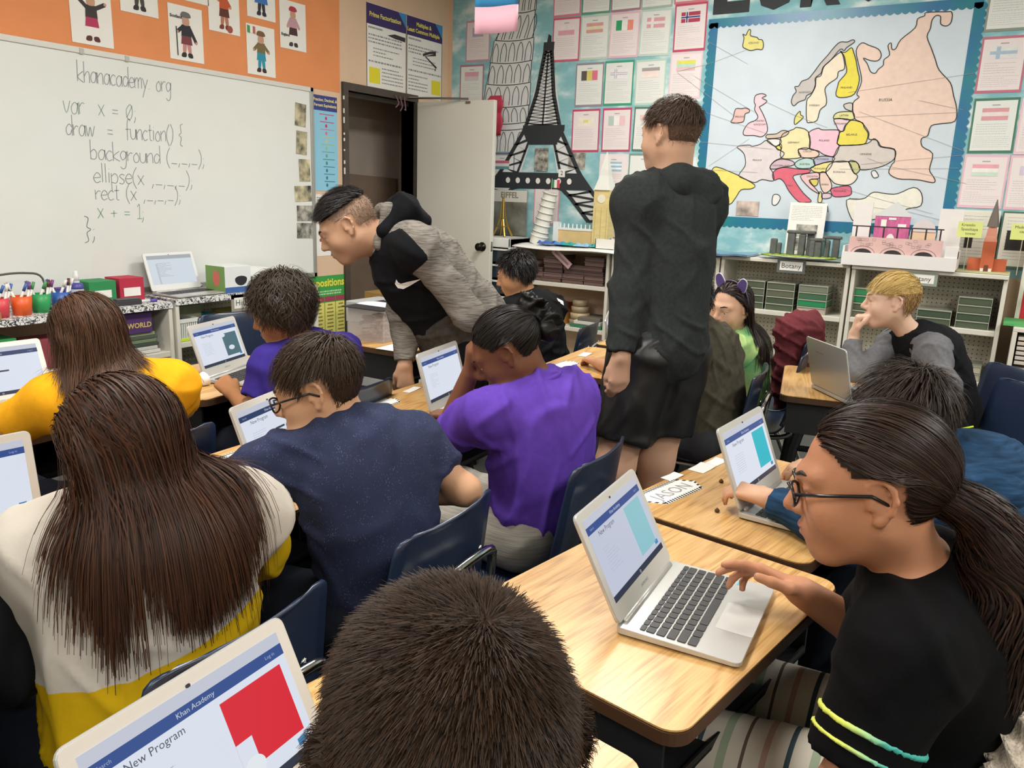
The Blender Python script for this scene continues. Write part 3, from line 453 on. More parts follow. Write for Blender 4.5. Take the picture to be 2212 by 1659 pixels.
# leaning tower drawing
pisa = thing('leaning_tower_drawing', 'tall paper drawing of the leaning tower with arched storeys', 'wall drawing')
tier = [(2.82, 3.42, 3.255), (2.69, 3.465, 3.255), (2.50, 3.60, 3.262), (2.343, 3.635, 3.27), (2.188, 3.665, 3.275), (2.028, 3.69, 3.28), (1.905, 3.672, 3.285), (1.86, 3.67, 3.287), (1.69, 3.69, 3.318)]
tier = [(H - .02, 3.40, 3.25)] + tier[1:]
pw = mat('tower_paper', 'DCDFE0', .8, noise=.05, scale=8); ln = MB(); fl = RW(.0035)
mb = MB()
for i in range(len(tier) - 1):
    (za, la, ra), (zb, lb, rb_) = tier[i], tier[i + 1]; ex = .0 if i % 2 else .006
    fill(mb, [(la + ex, za), (ra - ex, za), (rb_ - ex, zb), (lb + ex, zb)], RW(.0022 + .0001 * i))
    arc = lambda a, b, z: [(a + (b - a) * k / 8, z - .014 * math.sin(math.pi * k / 8)) for k in range(9)]
    ribbon(ln, arc(lb + ex, rb_ - ex, zb), .006, fl); ribbon(ln, [(la + ex, za), (lb + ex, zb)], .006, fl); ribbon(ln, [(ra - ex, za), (rb_ - ex, zb)], .006, fl)
    if za - zb > .1:
        n = 5 if i else 4; hgt = za - zb
        for k in range(n):
            u0 = lb + (rb_ - lb) * (k + .18) / n; u1 = lb + (rb_ - lb) * (k + .82) / n; off = (la - lb) * .35
            pts = [(u0, zb), (u0 + off * .7, zb + hgt * .5), ((u0 + u1) / 2 + off, zb + hgt * .84), (u1 + off * .7, zb + hgt * .5), (u1, zb)]
            ribbon(ln, smooth_poly(pts, 4, False), .0055, fl)
mb.build('tower_sheet', pw, pisa); ln.build('ink_line', plain('3B4246'), pisa)
lettering('1', .04, MRW(3.62, 1.755, .0045), plain('3B4246'), pisa)
# paper iron tower silhouette, cut from card
eif = thing('iron_tower_cutout', 'tall black card cutout of an iron lattice tower on the sky paper', 'wall cutout')
bk = mat('black_card', '2B3034', .7); fe = RW(.006)
def side(z):  # half widths of the tower outline, left and right of its axis, at height z
    P_ = [(1.19, .70, .46), (1.41, .47, .24), (1.53, .36, .19), (1.85, .165, .165), (2.10, .085, .085), (2.40, .04, .04)]
    for (za, oa, ia), (zb, ob, ib) in zip(P_, P_[1:]):
        if z <= zb: q = (z - za) / (zb - za); return oa + (ob - oa) * q, ia + (ib - ia) * q
    return .04, .04
ax = lambda z: 3.185 - (z - 1.19) * .048
def axl(z, o): return ax(z) + o
mb = MB(); f6 = lambda a, b, k=0.0: (XW - .006 - k, a, b)
for sg in (-1, 1):
    zs = [1.19 + (2.40 - 1.19) * i / 30 for i in range(31)]
    ribbon(mb, [(axl(z, sg * (side(z)[0] - .012)), z) for z in zs], .032, fe)
    zi = [1.19, 1.28, 1.36, 1.42]; ribbon(mb, [(axl(z, sg * (side(z)[1] - (.0 if z < 1.41 else .02))), z) for z in zi] + [(axl(1.44, sg * .12), 1.44), (axl(1.45, 0), 1.45)], .03, fe)
    ribbon(mb, [(axl(z, sg * (.19 - (z - 1.53) * .35)), z) for z in (1.53, 1.6, 1.7, 1.78)], .02, fe)
    def zig(z0, z1, n, a, b):
        p = [(axl(z0 + (z1 - z0) * i / n, sg * (a if i % 2 else b)(z0 + (z1 - z0) * i / n)), z0 + (z1 - z0) * i / n) for i in range(n + 1)]; ribbon(mb, p, .021, fe)
    o_ = lambda z: side(z)[0] - .012; i_ = lambda z: side(z)[1]
    zig(1.19, 1.41, 7, o_, i_); zig(1.53, 1.78, 6, o_, lambda z: .19 - (z - 1.53) * .35)
for a, bq in ((0, 1), (1, 0)):
    ribbon(mb, [(axl(1.87 + .53 * i / 22, (1 if (i + a) % 2 else -1) * (side(1.87 + .53 * i / 22)[0] - .012)), 1.87 + .53 * i / 22) for i in range(23)], .017, fe)
ribbon(mb, [(axl(z, 0), z) for z in (1.87, 2.1, 2.38)], .014, fe)
fill(mb, [(axl(1.88, .17), 1.88), (axl(1.88, -.19), 1.88), (axl(1.84, -.19), 1.84), (axl(1.77, -.15), 1.77), (axl(1.77, .13), 1.77), (axl(1.84, .17), 1.84)], RW(.0062))
mb.add([RW(.0061)(axl(z, o), z) for o, z in ((.045, 2.40), (-.045, 2.40), (-.045, 2.46), (.045, 2.46))], [(0, 1, 2, 3)]).add([RW(.0061)(axl(z, o), z) for o, z in ((.018, 2.46), (-.018, 2.46), (-.014, 2.5), (.01, 2.515))], [(0, 1, 2, 3)])
fill(mb, [(axl(1.535, .37), 1.535), (axl(1.535, -.37), 1.535), (axl(1.50, -.37), 1.50), (axl(1.415, -.46), 1.415), (axl(1.415, .46), 1.415), (axl(1.50, .37), 1.50)], RW(.0062))
fill(mb, [(axl(1.78, .12), 1.78), (axl(1.78, -.14), 1.78), (axl(1.74, -.14), 1.74), (axl(1.74, .12), 1.74)], RW(.0063))
mb.build('lattice', bk, eif)
MB().prism([(axl(1.19, .69), 1.19), (axl(1.41, .45), 1.41), (axl(1.41, .24), 1.41), (axl(1.19, .46), 1.19)], .0008, RW(.003)).prism([(axl(1.19, -.69), 1.19), (axl(1.41, -.45), 1.41), (axl(1.41, -.24), 1.41), (axl(1.19, -.46), 1.19)], .0008, RW(.003)).prism([(axl(1.5, .34), 1.5), (axl(1.86, .16), 1.86), (axl(2.4, .03), 2.4), (axl(2.4, -.03), 2.4), (axl(1.86, -.16), 1.86), (axl(1.5, -.34), 1.5), (axl(1.5, -.17), 1.5), (axl(1.75, -.1), 1.75), (axl(1.75, .1), 1.75), (axl(1.5, .17), 1.5)], .0008, RW(.003)).build('backing_paper', mat('tower_paper', 'DCDFE0'), eif)
for i in range(7): o = .27 - .09 * i; MB().add([RW(.007)(axl(1.475, o) + .02 * math.cos(k), 1.475 + .022 * math.sin(k)) for k in [j * .524 for j in range(12)]], [tuple(range(12))]).build('white_dot', paper_w, eif)
p2 = MB().prism([(2.94, 1.506), (2.995, 1.506), (2.995, 1.563), (2.94, 1.563)], .001, RW(.0075)).build('number_card', paper_w, eif); lettering('2', .045, MRW(2.967, 1.534, .0095), plain('2A2C30'), p2)
photo_card(2.849, 1.625, .142, .116, .03, photo_m, 'snapshot beside the right leg of the black tower cutout', RW, MRW, .004)
photo_card(3.148, 1.631, .117, .169, 0, photo_m, 'snapshot framed between the legs of the black tower cutout', RW, MRW, .008)
# red paper bow on the drawing, peeping past the door
bw = MB()
for cz, h_ in ((2.03, .07), (1.9, .09)):
    bw.grid(lambda a, b: (XW - .012 - .03 * math.sin(math.pi * b), 3.57 + (a - .5) * .14 * (1 - .25 * math.cos(2 * math.pi * b)), cz + (b - .5) * 2 * h_), 8, 8)
tag(bw.build('paper_bow', plain('C23A52', .6), smooth=True, solid=.004), 'crinkled red paper bow showing past the door edge', 'bow')
# flags hanging from the ceiling
def hang_flag(c, w, h, cols, label, lean=0.0):
    t = thing('hanging_flag', label, 'flag', (c[0], c[1], 0)); R_ = Vector((.53, -.85, 0)); n = len(cols)
    for i, k in enumerate(cols):
        z1 = c[2] + h * (n - i) / n; z0 = c[2] + h * (n - i - 1) / n
        MB().grid(lambda a, b: tuple(R_ * ((a - .5) * w) + Vector((.012 * math.sin(a * 5), .01 * math.cos(a * 4), z0 + (z1 - z0) * b + lean * (a - .5) * w))), 8, 2).build('stripe', mat('flag_' + k, k, .7), t, smooth=True, solid=.001)
    MB().tube([(R_ * -.4 * w)[:2] + (c[2] + h,), (0, 0, H), (R_ * .4 * w)[:2] + (c[2] + h,)], .0008, 5).build('cord', plain('D0D0D0'), t)
hang_flag((2.885, 1.895, 2.0), .165, .30, ['F4F6F4', '3F96D0', 'EBB6C8'], 'white, blue and pink paper flag hanging in front of the leaning tower drawing', .08)
hang_flag((2.62, 2.70, 2.36), .10, .3, ['F4F6F4', 'F0F0EC', '9CC8E0'], 'pale paper flag hanging at the top edge near the orange paper')
# ---------------------------------------------------------------- bookcases
shelf_m = mat('shelf_white', 'D9D6CA', 0.5, noise=0.04, scale=4)
scrib = mat('scribble_paper', 'E4E4E4', 0.6); N, L, b = nodes_of(scrib)
tc = N.new('ShaderNodeTexCoord'); t = N.new('ShaderNodeTexVoronoi'); t.feature = 'DISTANCE_TO_EDGE'; t.inputs['Scale'].default_value = 28; t2 = N.new('ShaderNodeTexNoise'); t2.inputs['Scale'].default_value = 30
mx = N.new('ShaderNodeMixRGB'); mx.inputs[0].default_value = .12; L.new(tc.outputs['Object'], t2.inputs[0]); L.new(tc.outputs['Object'], mx.inputs[1]); L.new(t2.outputs[1], mx.inputs[2]); L.new(mx.outputs[0], t.inputs[0])
cr = N.new('ShaderNodeValToRGB'); cr.color_ramp.elements[0].position = .05; cr.color_ramp.elements[0].color = lin('2A2A2C'); cr.color_ramp.elements[1].position = .09; cr.color_ramp.elements[1].color = lin('E4E4E4'); L.new(t.outputs[0], cr.inputs[0]); L.new(cr.outputs[0], b.inputs['Base Color'])
peg = mat('pegboard', 'C9C4B2', 0.6); N, L, b = nodes_of(peg); nt = peg.node_tree
tc = N.new('ShaderNodeTexCoord'); sp = N.new('ShaderNodeSeparateXYZ'); L.new(tc.outputs['Object'], sp.inputs[0])
def frac_c(o): a = math_node(nt, 'MULTIPLY', o, 1 / .0254); a = math_node(nt, 'FRACT', a); return math_node(nt, 'POWER', math_node(nt, 'SUBTRACT', a, .5), 2.0)
hx_ = math_node(nt, 'ADD', sp.outputs[0], sp.outputs[1])
d2 = math_node(nt, 'SQRT', math_node(nt, 'ADD', frac_c(hx_), frac_c(sp.outputs[2]))); hole = math_node(nt, 'GREATER_THAN', d2, .14)
mx = N.new('ShaderNodeMixRGB'); mx.inputs[1].default_value = lin('4A453C'); mx.inputs[2].default_value = lin('CFCABA'); L.new(hole, mx.inputs[0]); L.new(mx.outputs[0], b.inputs['Base Color'])
def bookcase(name, label, x0, x1, y0, y1, top, shelves, axis, back=None, th=.022, over=0.0, base=.08):
    """axis 'y': stands against the right-hand wall, open towards -x; axis 'x': against the front wall, open towards -y"""
    t = thing(name, label, 'bookcase', ((x0 + x1) / 2, (y0 + y1) / 2, 0)); cx, cy = (x0 + x1) / 2, (y0 + y1) / 2
    def bx(nm, a, b_, m=shelf_m, bev=.003): return box(nm, (a[0] - cx, a[1] - cy, a[2]), (b_[0] - cx, b_[1] - cy, b_[2]), m, t, bev)
    if axis == 'y':
        bx('top_board', (x0 - over, y0, top - th), (x1, y1, top))
        bx('side_panel', (x0, y0, 0), (x1, y0 + th, top - th)); bx('side_panel', (x0, y1 - th, 0), (x1, y1, top - th))
        for z in shelves: bx('shelf', (x0 + .004, y0 + th, z - .03), (x1 - .012, y1 - th, z))
        bx('plinth', (x0 + .01, y0 + th, 0), (x0 + .03, y1 - th, base)); bx('bottom_board', (x0 + .004, y0 + th, base), (x1 - .012, y1 - th, base + .02))
        if back: bx('back_panel', (x1 - .01, y0 + th, base), (x1 - .004, y1 - th, top - th), back, 0)
    else:
        bx('top_board', (x0, y0 - over, top - th), (x1, y1, top))
        bx('side_panel', (x0, y0, 0), (x0 + th, y1, top - th)); bx('side_panel', (x1 - th, y0, 0), (x1, y1, top - th))
        for z in shelves: bx('shelf', (x0 + th, y0 + .004, z - .03), (x1 - th, y1 - .012, z))
        bx('plinth', (x0 + th, y0 + .01, 0), (x1 - th, y0 + .03, base)); bx('bottom_board', (x0 + th, y0 + .004, base), (x1 - th, y1 - .012, base + .02))
        if back: bx('back_panel', (x0 + th, y1 - .01, base), (x1 - th, y1 - .004, top - th), back, 0)
    return t
BX = 5.14
bookcase('bookcase', 'open backed white bookcase with brown boxes beside the door', BX, XW - .02, 2.39, 3.17, 1.01, [.755, .445], 'y')
bookcase('bookcase', 'white bookcase mostly hidden behind the standing teen', BX, XW - .02, 1.61, 2.37, 1.02, [.72, .46], 'y', peg)
bN = bookcase('bookcase', 'white pegboard backed bookcase under the model stone circle', BX, XW - .02, .82, 1.60, 1.035, [.715, .445], 'y', peg)
bO = bookcase('bookcase', 'white pegboard backed bookcase under the cardboard bridge model', BX, XW - .02, .01, .81, 1.035, [.725, .43], 'y', peg, over=.02)
A0 = 3.68
bA = bookcase('bookcase', 'low white bookcase with scribble paper top under the whiteboard', .95, 2.60, A0, YW - .03, .765, [.51, .30], 'x')
bB = bookcase('bookcase', 'low white bookcase labelled History under the whiteboard', 2.62, 3.64, A0, YW - .03, .775, [.545, .29], 'x', peg)
for bq, xa, xb, z in ((bA, .95, 2.60, .7655), (bB, 2.62, 3.12, .7755)):
    cxx, cyy = bq.location.x, bq.location.y; box('scribble_cover', (xa - cxx, A0 - .006 - cyy, z - .03), (xb - cxx, YW - .03 - cyy, z + .0015), scrib, bq)
# drawer tower by the door
dt = thing('drawer_tower', 'white plastic tower with smoky black drawers behind the open door', 'drawers', (5.27, 3.3, 0))
MB().box((-.17, -.12, 0), (.17, -.1, 1.05)).box((-.17, .17, 0), (.17, .19, 1.05)).box((-.17, -.12, .98), (.17, .19, 1.05)).box((.15, -.12, 0), (.17, .19, 1.05)).build('cabinet', plain('E2E4E2', .4), dt, bevel=.006)
smoke = mat('smoky_plastic', '2E3740', 0.15)
for i in range(8):
    z = .97 - .118 * i; d = box('drawer', (-.165, -.1, z - .1), (.15, .17, z - .012), smoke, dt, .004); box('drawer_lip', (-.175, -.1, z - .012), (-.15, .17, z), plain('E2E4E2', .4), d)
# unit at the right edge
bP = bookcase('bookcase', 'white tray cabinet at the right edge below the red board', 5.0, XW - .02, -.95, -.05, .775, [.56, .33], 'y')
for i in range(6): box('tray', (5.01 - bP.location.x, -.9 - bP.location.y, .58 + .026 * i), (5.35 - bP.location.x, -.08 - bP.location.y, .598 + .026 * i), plain('C8BEB4'), bP, .002)
for i in range(4): tag(box('paper_ream', (5.02, -.8 + .02 * i, .332 + .035 * i), (5.3, -.1, .36 + .035 * i), plain(['B6A8C8', '8C80B0', 'C8C0D0', '7A70A4'][i]), bevel=.002), '%s paper stack in the tray cabinet at the right edge' % ['pale lilac, lowest', 'violet, second lowest', 'greyish lilac, second highest', 'deep violet, topmost'][i], 'paper')
t = thing('red_board', 'red display board with paper fruit at the right edge', 'display board', (5.36, -.42, .776))
box('board', (-.006, -.36, 0), (.006, .36, .5), plain('CF2E3A'), t); box('frame_strip', (-.01, .35, 0), (.01, .372, .52), shelf_m, t); box('mat', (-.3, -.36, 0), (-.01, .42, .012), plain('4FA460'), t)
for c, r, k in (((-.06, .2, .16), .035, 'E3D23A'), ((-.08, .28, .2), .02, '3F8A44'), ((-.1, .24, .06), .03, 'C8603A')): MB().lathe([(.001, -r), (r * .7, -r * .7), (r, 0), (r * .7, r * .7), (.001, r)], 12, c).build('paper_fruit', plain(k), t, smooth=True)
wbx = thing('wooden_crate', 'small light wooden crate on the carpet under the botany shelf', 'crate', (4.98, .14, 0))
wood_l = mat('pale_wood', 'C8935A', .5, noise=.2, scale=12, stretch=(1, 1, 6))
for a, c in (((-.12, -.12, 0), (.12, -.1, .26)), ((-.12, .1, 0), (.12, .12, .26)), ((-.12, -.1, 0), (-.1, .1, .26)), ((.1, -.1, 0), (.12, .1, .26)), ((-.1, -.1, .02), (.1, .1, .04))): box('board', a, c, wood_l, wbx, .002)
# labels on the shelf fronts
def shelf_label(txt, M, wd, h, label, frame, parent=None):
    o = thing('shelf_label', label, 'label'); o.matrix_world = M
    box('backing', (-wd / 2, -h / 2, 0), (wd / 2, h / 2, .002), frame, o); box('card', (-wd * .4, -h * .32, .002), (wd * .4, h * .32, .003), paper_w, o); lettering(txt, h * .5, Matrix.Translation((0, 0, .0035)), ink, o)
shelf_label('Botany', frame_at((BX - .004, 1.16, 1.0), (0, -1, 0), (0, 0, 1)), .17, .085, 'Botany label in a dark frame under the model stone circle', plain('5C625E'))
shelf_label('Botany', frame_at((BX - .026, .435, .985), (0, -1, 0), (0, 0, 1)), .17, .075, 'Botany label in a pale frame above the blond child', plain('8F9C90'))
shelf_label('History', frame_at((3.07, A0 - .004, .722), (1, 0, 0), (0, 0, 1)), .2, .095, 'History label on the low bookcase by the curly haired child', plain('9C948A'))
# ---------------------------------------------------------------- on and in the left bookcases
def cup(x, y, r, h, hx, label):
    t = thing('marker_cup', label, 'cup', (x, y, .767), group='coloured marker cups on the low bookcase')
    MB().lathe([(r * .86, 0), (r, h), (r * .95, h), (r * .82, .006)], 20).build('cup_body', plain(hx, .4), t, smooth=True)
    for i in range(5):
        a = i * 1.3; k = random.choice(['E8E6E0', '7A4A8A', 'B8403A', '4F9A5A', '3E6AB0', '5A3A38']); q = Vector((r * .5 * math.cos(a), r * .5 * math.sin(a), h * .3)); d = Vector((.35 * math.cos(a * 2.3), .3 * math.sin(a * 1.7), 1)).normalized()
        mk = MB().tube([q, q + d * .105], .006, 8).build('marker', plain('E8E6E0', .4), t, smooth=True); MB().tube([q + d * .09, q + d * .125], .0068, 8).build('marker_cap', plain(k, .4), mk, smooth=True)
cup(1.795, 3.76, .044, .085, 'D84A52', 'red marker cup, nearest the left edge'); cup(1.895, 3.765, .044, .085, 'E5632A', 'orange marker cup between the red and green ones'); cup(1.995, 3.79, .044, .085, '2E9E58', 'green marker cup beside the orange one'); cup(2.095, 3.80, .044, .085, '3560B0', 'blue marker cup beside the green one'); cup(1.695, 3.78, .044, .085, '7A4A8A', 'purple marker cup cut by the left edge')
tag(MB().tube(smooth_poly([(1.75, 3.86, .767), (1.76, 3.87, .9), (1.84, 3.87, .935), (1.98, 3.88, .94), (2.06, 3.88, .91), (2.07, 3.88, .767)], 5, False), .005, 8).build('caddy_handle', plain('5A5450'), smooth=True), 'dark wire handle arching over the marker cups', 'handle')
tag(box('cardboard_box', (1.70, 3.69, .767), (1.77, 3.74, .80), plain('A5764E'), bevel=.002), 'small brown cardboard box at the left edge of the low bookcase', 'box')
def carton(name, x0, y0, x1, y1, z0, z1, m, label, cat='box', rz=0, panel=None):
    t = thing(name, label, cat, ((x0 + x1) / 2, (y0 + y1) / 2, z0), rz); wx, wy = (x1 - x0) / 2, (y1 - y0) / 2; box('body', (-wx, -wy, 0), (wx, wy, z1 - z0), m, t, .002)
    if panel: MB().box((-wx * panel[0], -wy - .0012, (z1 - z0) * panel[1]), (wx * panel[0], -wy - .0002, (z1 - z0) * panel[2])).build('label_panel', panel[3], t)
    return t
carton('file_box', 2.13, 3.885, 2.225, 3.94, .767, .855, plain('5A4490'), 'purple file box behind the spray bottle')
carton('file_box', 2.235, 3.80, 2.375, 3.935, .767, .885, plain('2E8A52'), 'green file box with a blank label', panel=(.62, .3, .62, paper_w))
carton('file_box', 2.40, 3.81, 2.535, 3.935, .767, .89, plain('B82C46'), 'red file box with a blank label', panel=(.68, .25, .6, paper_w))
sb = thing('spray_bottle', 'whiteboard cleaner spray bottle with white nozzle', 'bottle', (2.175, 3.80, .767)); MB().lathe([(.028, 0), (.03, .01), (.03, .1), (.024, .115), (.014, .12), (.014, .13)], 20).build('bottle', plain('C4CAD4', .3), sb, smooth=True); MB().lathe([(.0305, .092), (.0315, .1), (.026, .117), (.014, .122)], 20).build('shoulder', plain('4C4C9A', .4), sb, smooth=True); MB().lathe([(.014, .128), (.012, .16), (.009, .165), (.009, .178)], 14).build('nozzle', plain('E8EAE8', .4), sb, smooth=True)
bl_ = thing('desk_bell', 'white domed call bell', 'bell', (2.235, 3.73, .767)); MB().lathe([(.042, 0), (.042, .012), (.034, .02)], 24).build('base', plain('D8D6CE', .3), bl_, smooth=True); MB().lathe([(.034, .02), (.033, .035), (.022, .052), (.006, .06)], 24).build('dome', plain('E6E4DE', .2), bl_, smooth=True); MB().lathe([(.004, .06), (.004, .068), (.007, .07), (.001, .076)], 12).build('button', plain('B0B0AE', .3), bl_, smooth=True)
er = thing('board_eraser', 'black felt board eraser', 'eraser', (2.385, 3.735, .767), -.1); box('felt', (-.065, -.026, 0), (.065, .026, .026), plain('343438'), er, .004); box('grip', (-.06, -.02, .026), (.06, .02, .034), plain('58585E'), er, .003)
mk = thing('board_marker', 'purple capped whiteboard marker beside the eraser', 'marker', (2.50, 3.75, .775), -.2); MB().tube([(-.06, 0, 0), (.02, 0, 0)], .008, 10).build('barrel', plain('D8D8DC', .4), mk, smooth=True); MB().tube([(.02, 0, 0), (.055, 0, 0)], .009, 10).build('cap', plain('5A4AA0', .4), mk, smooth=True)
mk = thing('board_marker', 'white and black marker lying in the whiteboard tray', 'marker', (3.0, YW - .05, .792)); MB().tube([(-.06, 0, 0), (.02, 0, 0)], .009, 10).build('barrel', plain('E8E8E4', .4), mk, smooth=True); MB().tube([(-.09, 0, 0), (-.06, 0, 0)], .0095, 10).build('cap', plain('2A2A2C', .4), mk, smooth=True)
g = carton('toy_box', 2.955, 3.70, 3.135, 3.86, .777, .925, plain('E4E8EA'), 'toy carton with black cup picture and green side', panel=(1, 0, .22, plain('3E62A0')))
box('green_side', (-.0915, -.08, 0), (-.0905, .08, .148), plain('7FA45A'), g); MB().add([(.02 + .042 * math.cos(a), -.0815, .075 + .036 * math.sin(a) * (1 if math.sin(a) < 0 else .5)) for a in [k * .3142 for k in range(20)]], [tuple(range(20))]).build('cup_picture', plain('23262C'), g)
MB().add([(-.092, -.01 + .03 * math.cos(a), .08 + .045 * math.sin(a)) for a in [k * .3142 for k in range(20)]], [tuple(range(20))]).build('fruit_picture', plain('D9786A'), g)
for i in range(7):
    w_ = .42 - .012 * i; z = .777 + .013 * i
    o = MB().grid(lambda a, b: (3.17 + w_ * a, 3.72 + .24 * b, z + (.05 * a * (1 - a) + .012 * math.sin(3 * a)) * (i / 5)), 10, 3).build('folder', plain(['3A3E44', 'C9CCCC', '2E3238', 'B8BCBE', '3A3E44', 'D8DADA', 'ECEEEE'][i], .5), solid=.008)
    tag(o, ['bottom black folder of the pile on the bookcase end', 'grey folder, second up in the pile on the bookcase end', 'black folder, third up in the pile', 'pale grey folder in the middle of the pile', 'black folder, fifth up in the pile', 'light folder just under the top sheet of the pile', 'curled white sheet topping the pile below the whiteboard'][i], 'folder', 'folders piled on the bookcase end')
g = carton('game_box', 2.24, 3.71, 2.50, 3.86, .62, .73, plain('4A2C62'), 'purple game box lettered THE WORLD on the low shelf'); lettering('THE WORLD', .036, frame_at((.02, -.0765, .04), (1, 0, 0), (0, 0, 1)), plain('C8B060'), g, bold=.001)
for i in range(6): tag(box('book', (2.26 + .01 * (i % 3), 3.70 + .004 * i, .5125 + .018 * i), (2.53 - .012 * (i % 2), 3.9, .529 + .018 * i), plain(['D6D6D0', 'C9C8C0', '3E4A40', '6E7E62', '4A5648', '8A947A'][i]), bevel=.002), '%s in the stack under the purple game box' % ['lowest white book', 'second lowest pale book', 'dark green book third from below', 'sage book fourth from below', 'dark olive book fifth from below', 'topmost grey green book'][i], 'book', 'books stacked under the game box')
g = carton('game_box', 1.58, 3.71, 1.83, 3.86, .60, .675, plain('2F8A4A'), 'green game box on the low shelf at the left edge'); lettering('CODES', .036, frame_at((.06, -.0765, .035), (1, 0, 0), (0, 0, 1)), plain('D8B44A'), g, bold=.001)
carton('game_box', 1.84, 3.72, 2.1, 3.86, .5125, .65, plain('8A3A44'), 'dull red game box behind the girl in yellow'); carton('book', 1.56, 3.71, 1.9, 3.9, .5125, .598, plain('4E5A58'), 'thick grey book under the green game box', 'book')
def basket(x0, y0, x1, y1, z, h, hx, label):
    t = thing('basket', label, 'basket', ((x0 + x1) / 2, (y0 + y1) / 2, z)); wx, wy = (x1 - x0) / 2, (y1 - y0) / 2; m = plain(hx, .5); box('floor_plate', (-wx, -wy, 0), (wx, wy, .006), m, t)
    MB().box((-wx - .008, -wy - .008, h - .02), (wx + .008, -wy, h)).box((-wx - .008, wy, h - .02), (wx + .008, wy + .008, h)).box((-wx - .008, -wy, h - .02), (-wx, wy, h)).box((wx, -wy, h - .02), (wx + .008, wy, h)).build('rim', m, t)
    n = 9
    for i in range(n): x = -wx + 2 * wx * (i + .5) / n; box('slat', (x - wx / n * .6, -wy - .004, 0), (x + wx / n * .6, -wy, h - .015), m, t)
    box('inner', (-wx + .005, -wy + .006, .006), (wx - .005, wy - .005, h * .7), plain('9AA0A0'), t)
basket(2.645, 3.70, 2.76, 3.9, .546, .12, 'DADCD6', 'white slatted basket on the History shelf'); basket(2.775, 3.72, 2.97, 3.92, .546, .105, '2FA3AC', 'turquoise slatted basket on the History shelf')
tag(MB().box((2.80, 3.9, .56), (2.94, 3.906, .70)).build('card_sheet', plain('C9CBA8')), 'cream card standing in the turquoise basket', 'card')
for i in range(6): tag(box('envelope', (3.03, 3.72, .5475 + .02 * i), (3.25 - .006 * i, 3.92, .564 + .02 * i), plain(['A69A5E', 'B8A868', 'C8B86A', 'AFA25E', 'D2C27A', 'BDAE66'][i]), bevel=.003), '%s mustard folder in the pile on the History shelf' % ['lowest', 'second lowest', 'third', 'fourth', 'second highest', 'topmost'][i], 'folder', 'mustard folders on the History shelf')
tag(box('neon_paper', (2.63, 3.69, .5475), (2.78, 3.75, .562), plain('C6E23A')), 'neon yellow pad at the front of the History shelf', 'pad')
for i in range(4): tag(box('book', (2.66, 3.72, .312 + .02 * i), (3.2 - .03 * i, 3.9, .33 + .02 * i), plain(['3A4040', '8A8A82', '4A4E4A', 'A0A098'][i]), bevel=.002), ['lowest dark book on the bottom History shelf', 'grey book second up on the bottom History shelf', 'dark book third up on the bottom History shelf', 'pale book topmost on the bottom History shelf'][i], 'book')
# things by the closet door
wc = thing('file_carton', 'white document carton with hand holes beside the doorway', 'carton', (4.13, 3.55, 0)); box('body', (-.16, -.2, 0), (.16, .2, .58), plain('C9CDD0'), wc, .004); box('lid', (-.165, -.205, .5), (.165, .205, .64), plain('D3D6D8'), wc, .006)
for z, h_ in ((.42, .03), (.22, .11)): box('hand_hole', (-.06, -.2065, z), (.06, -.2045, z + h_), plain('22262A'), wc)
kf = thing('cardboard_box', 'open brown cardboard box behind the white document carton', 'box', (4.45, 3.78, 0)); box('body', (-.14, -.12, 0), (.14, .12, .66), plain('A8854E'), kf, .003); MB().add([(-.14, -.12, .66), (.14, -.12, .66), (.17, -.24, .74), (-.12, -.24, .72)], [(0, 1, 2, 3)]).build('flap', plain('B8945A'), kf, solid=.004)
yb = thing('yellow_bin', 'yellow plastic bin behind the bending teen', 'bin', (4.46, 3.42, .0)); MB().lathe([(.1, 0), (.13, .5), (.125, .5), (.095, .01)], 20).build('bin_body', plain('E3CF22', .4), yb, smooth=True); MB().lathe([(.13, .49), (.14, .5), (.13, .515)], 20).build('rim', plain('E8D62A', .4), yb, smooth=True)
# ---------------------------------------------------------------- in the right-hand bookcases
def tray_stack(x, y, wd, dp, z, n, th, cols, label, group=None):
    for i in range(n):
        t = thing('storage_tray', label + ', ' + ['lowest', 'second', 'third', 'fourth', 'fifth', 'sixth', 'seventh'][i] + ' from below', 'tray', (x + random.uniform(-.01, .01), y + random.uniform(-.008, .008), z + i * th), 0, group)
        c = cols[i % len(cols)]; box('tray_body', (-dp / 2, -wd / 2, 0), (dp / 2, wd / 2, th * .72), mat('tray_' + c, c, .35), t, .003); box('tray_lid', (-dp / 2 - .004, -wd / 2 - .004, th * .74), (dp / 2 + .004, wd / 2 + .004, th * .96), mat('lid_' + c, c, .25, spec=.7), t, .002)
mv = ['6E5652', '7E6662', '5E4A48']
for k, (y, n, wd) in enumerate(((3.03, 3, .19), (2.85, 6, .15), (2.68, 4, .17), (2.52, 6, .15))): tray_stack(5.27, y, wd, .2, .757, n, .033, mv, ['mauve storage tray next to the drawer tower', 'mauve tray in the tall stack of the open bookcase', 'mauve tray in the low middle stack', 'mauve tray in the stack near the standing teen'][k])
rl = MB().lathe([(.075, 0), (.075, .03), (.07, .032)], 20, (5.24, 3.04, .865)); tag(rl.build('round_tin', mat('tray_6E5652', '6E5652'), smooth=True), 'round brown tin on top of the mauve trays', 'tin')
hl = thing('dangling_label', 'pink shelf label hanging askew from the bookcase top', 'label'); hl.matrix_world = frame_at((5.132, 2.76, .935), (0, -.78, -.6), (0, -.6, .78)); box('card', (-.09, -.025, 0), (.09, .025, .001), plain('C8A6AA'), hl); box('print', (-.07, -.008, .001), (.07, .008, .0014), plain('8E7478'), hl)
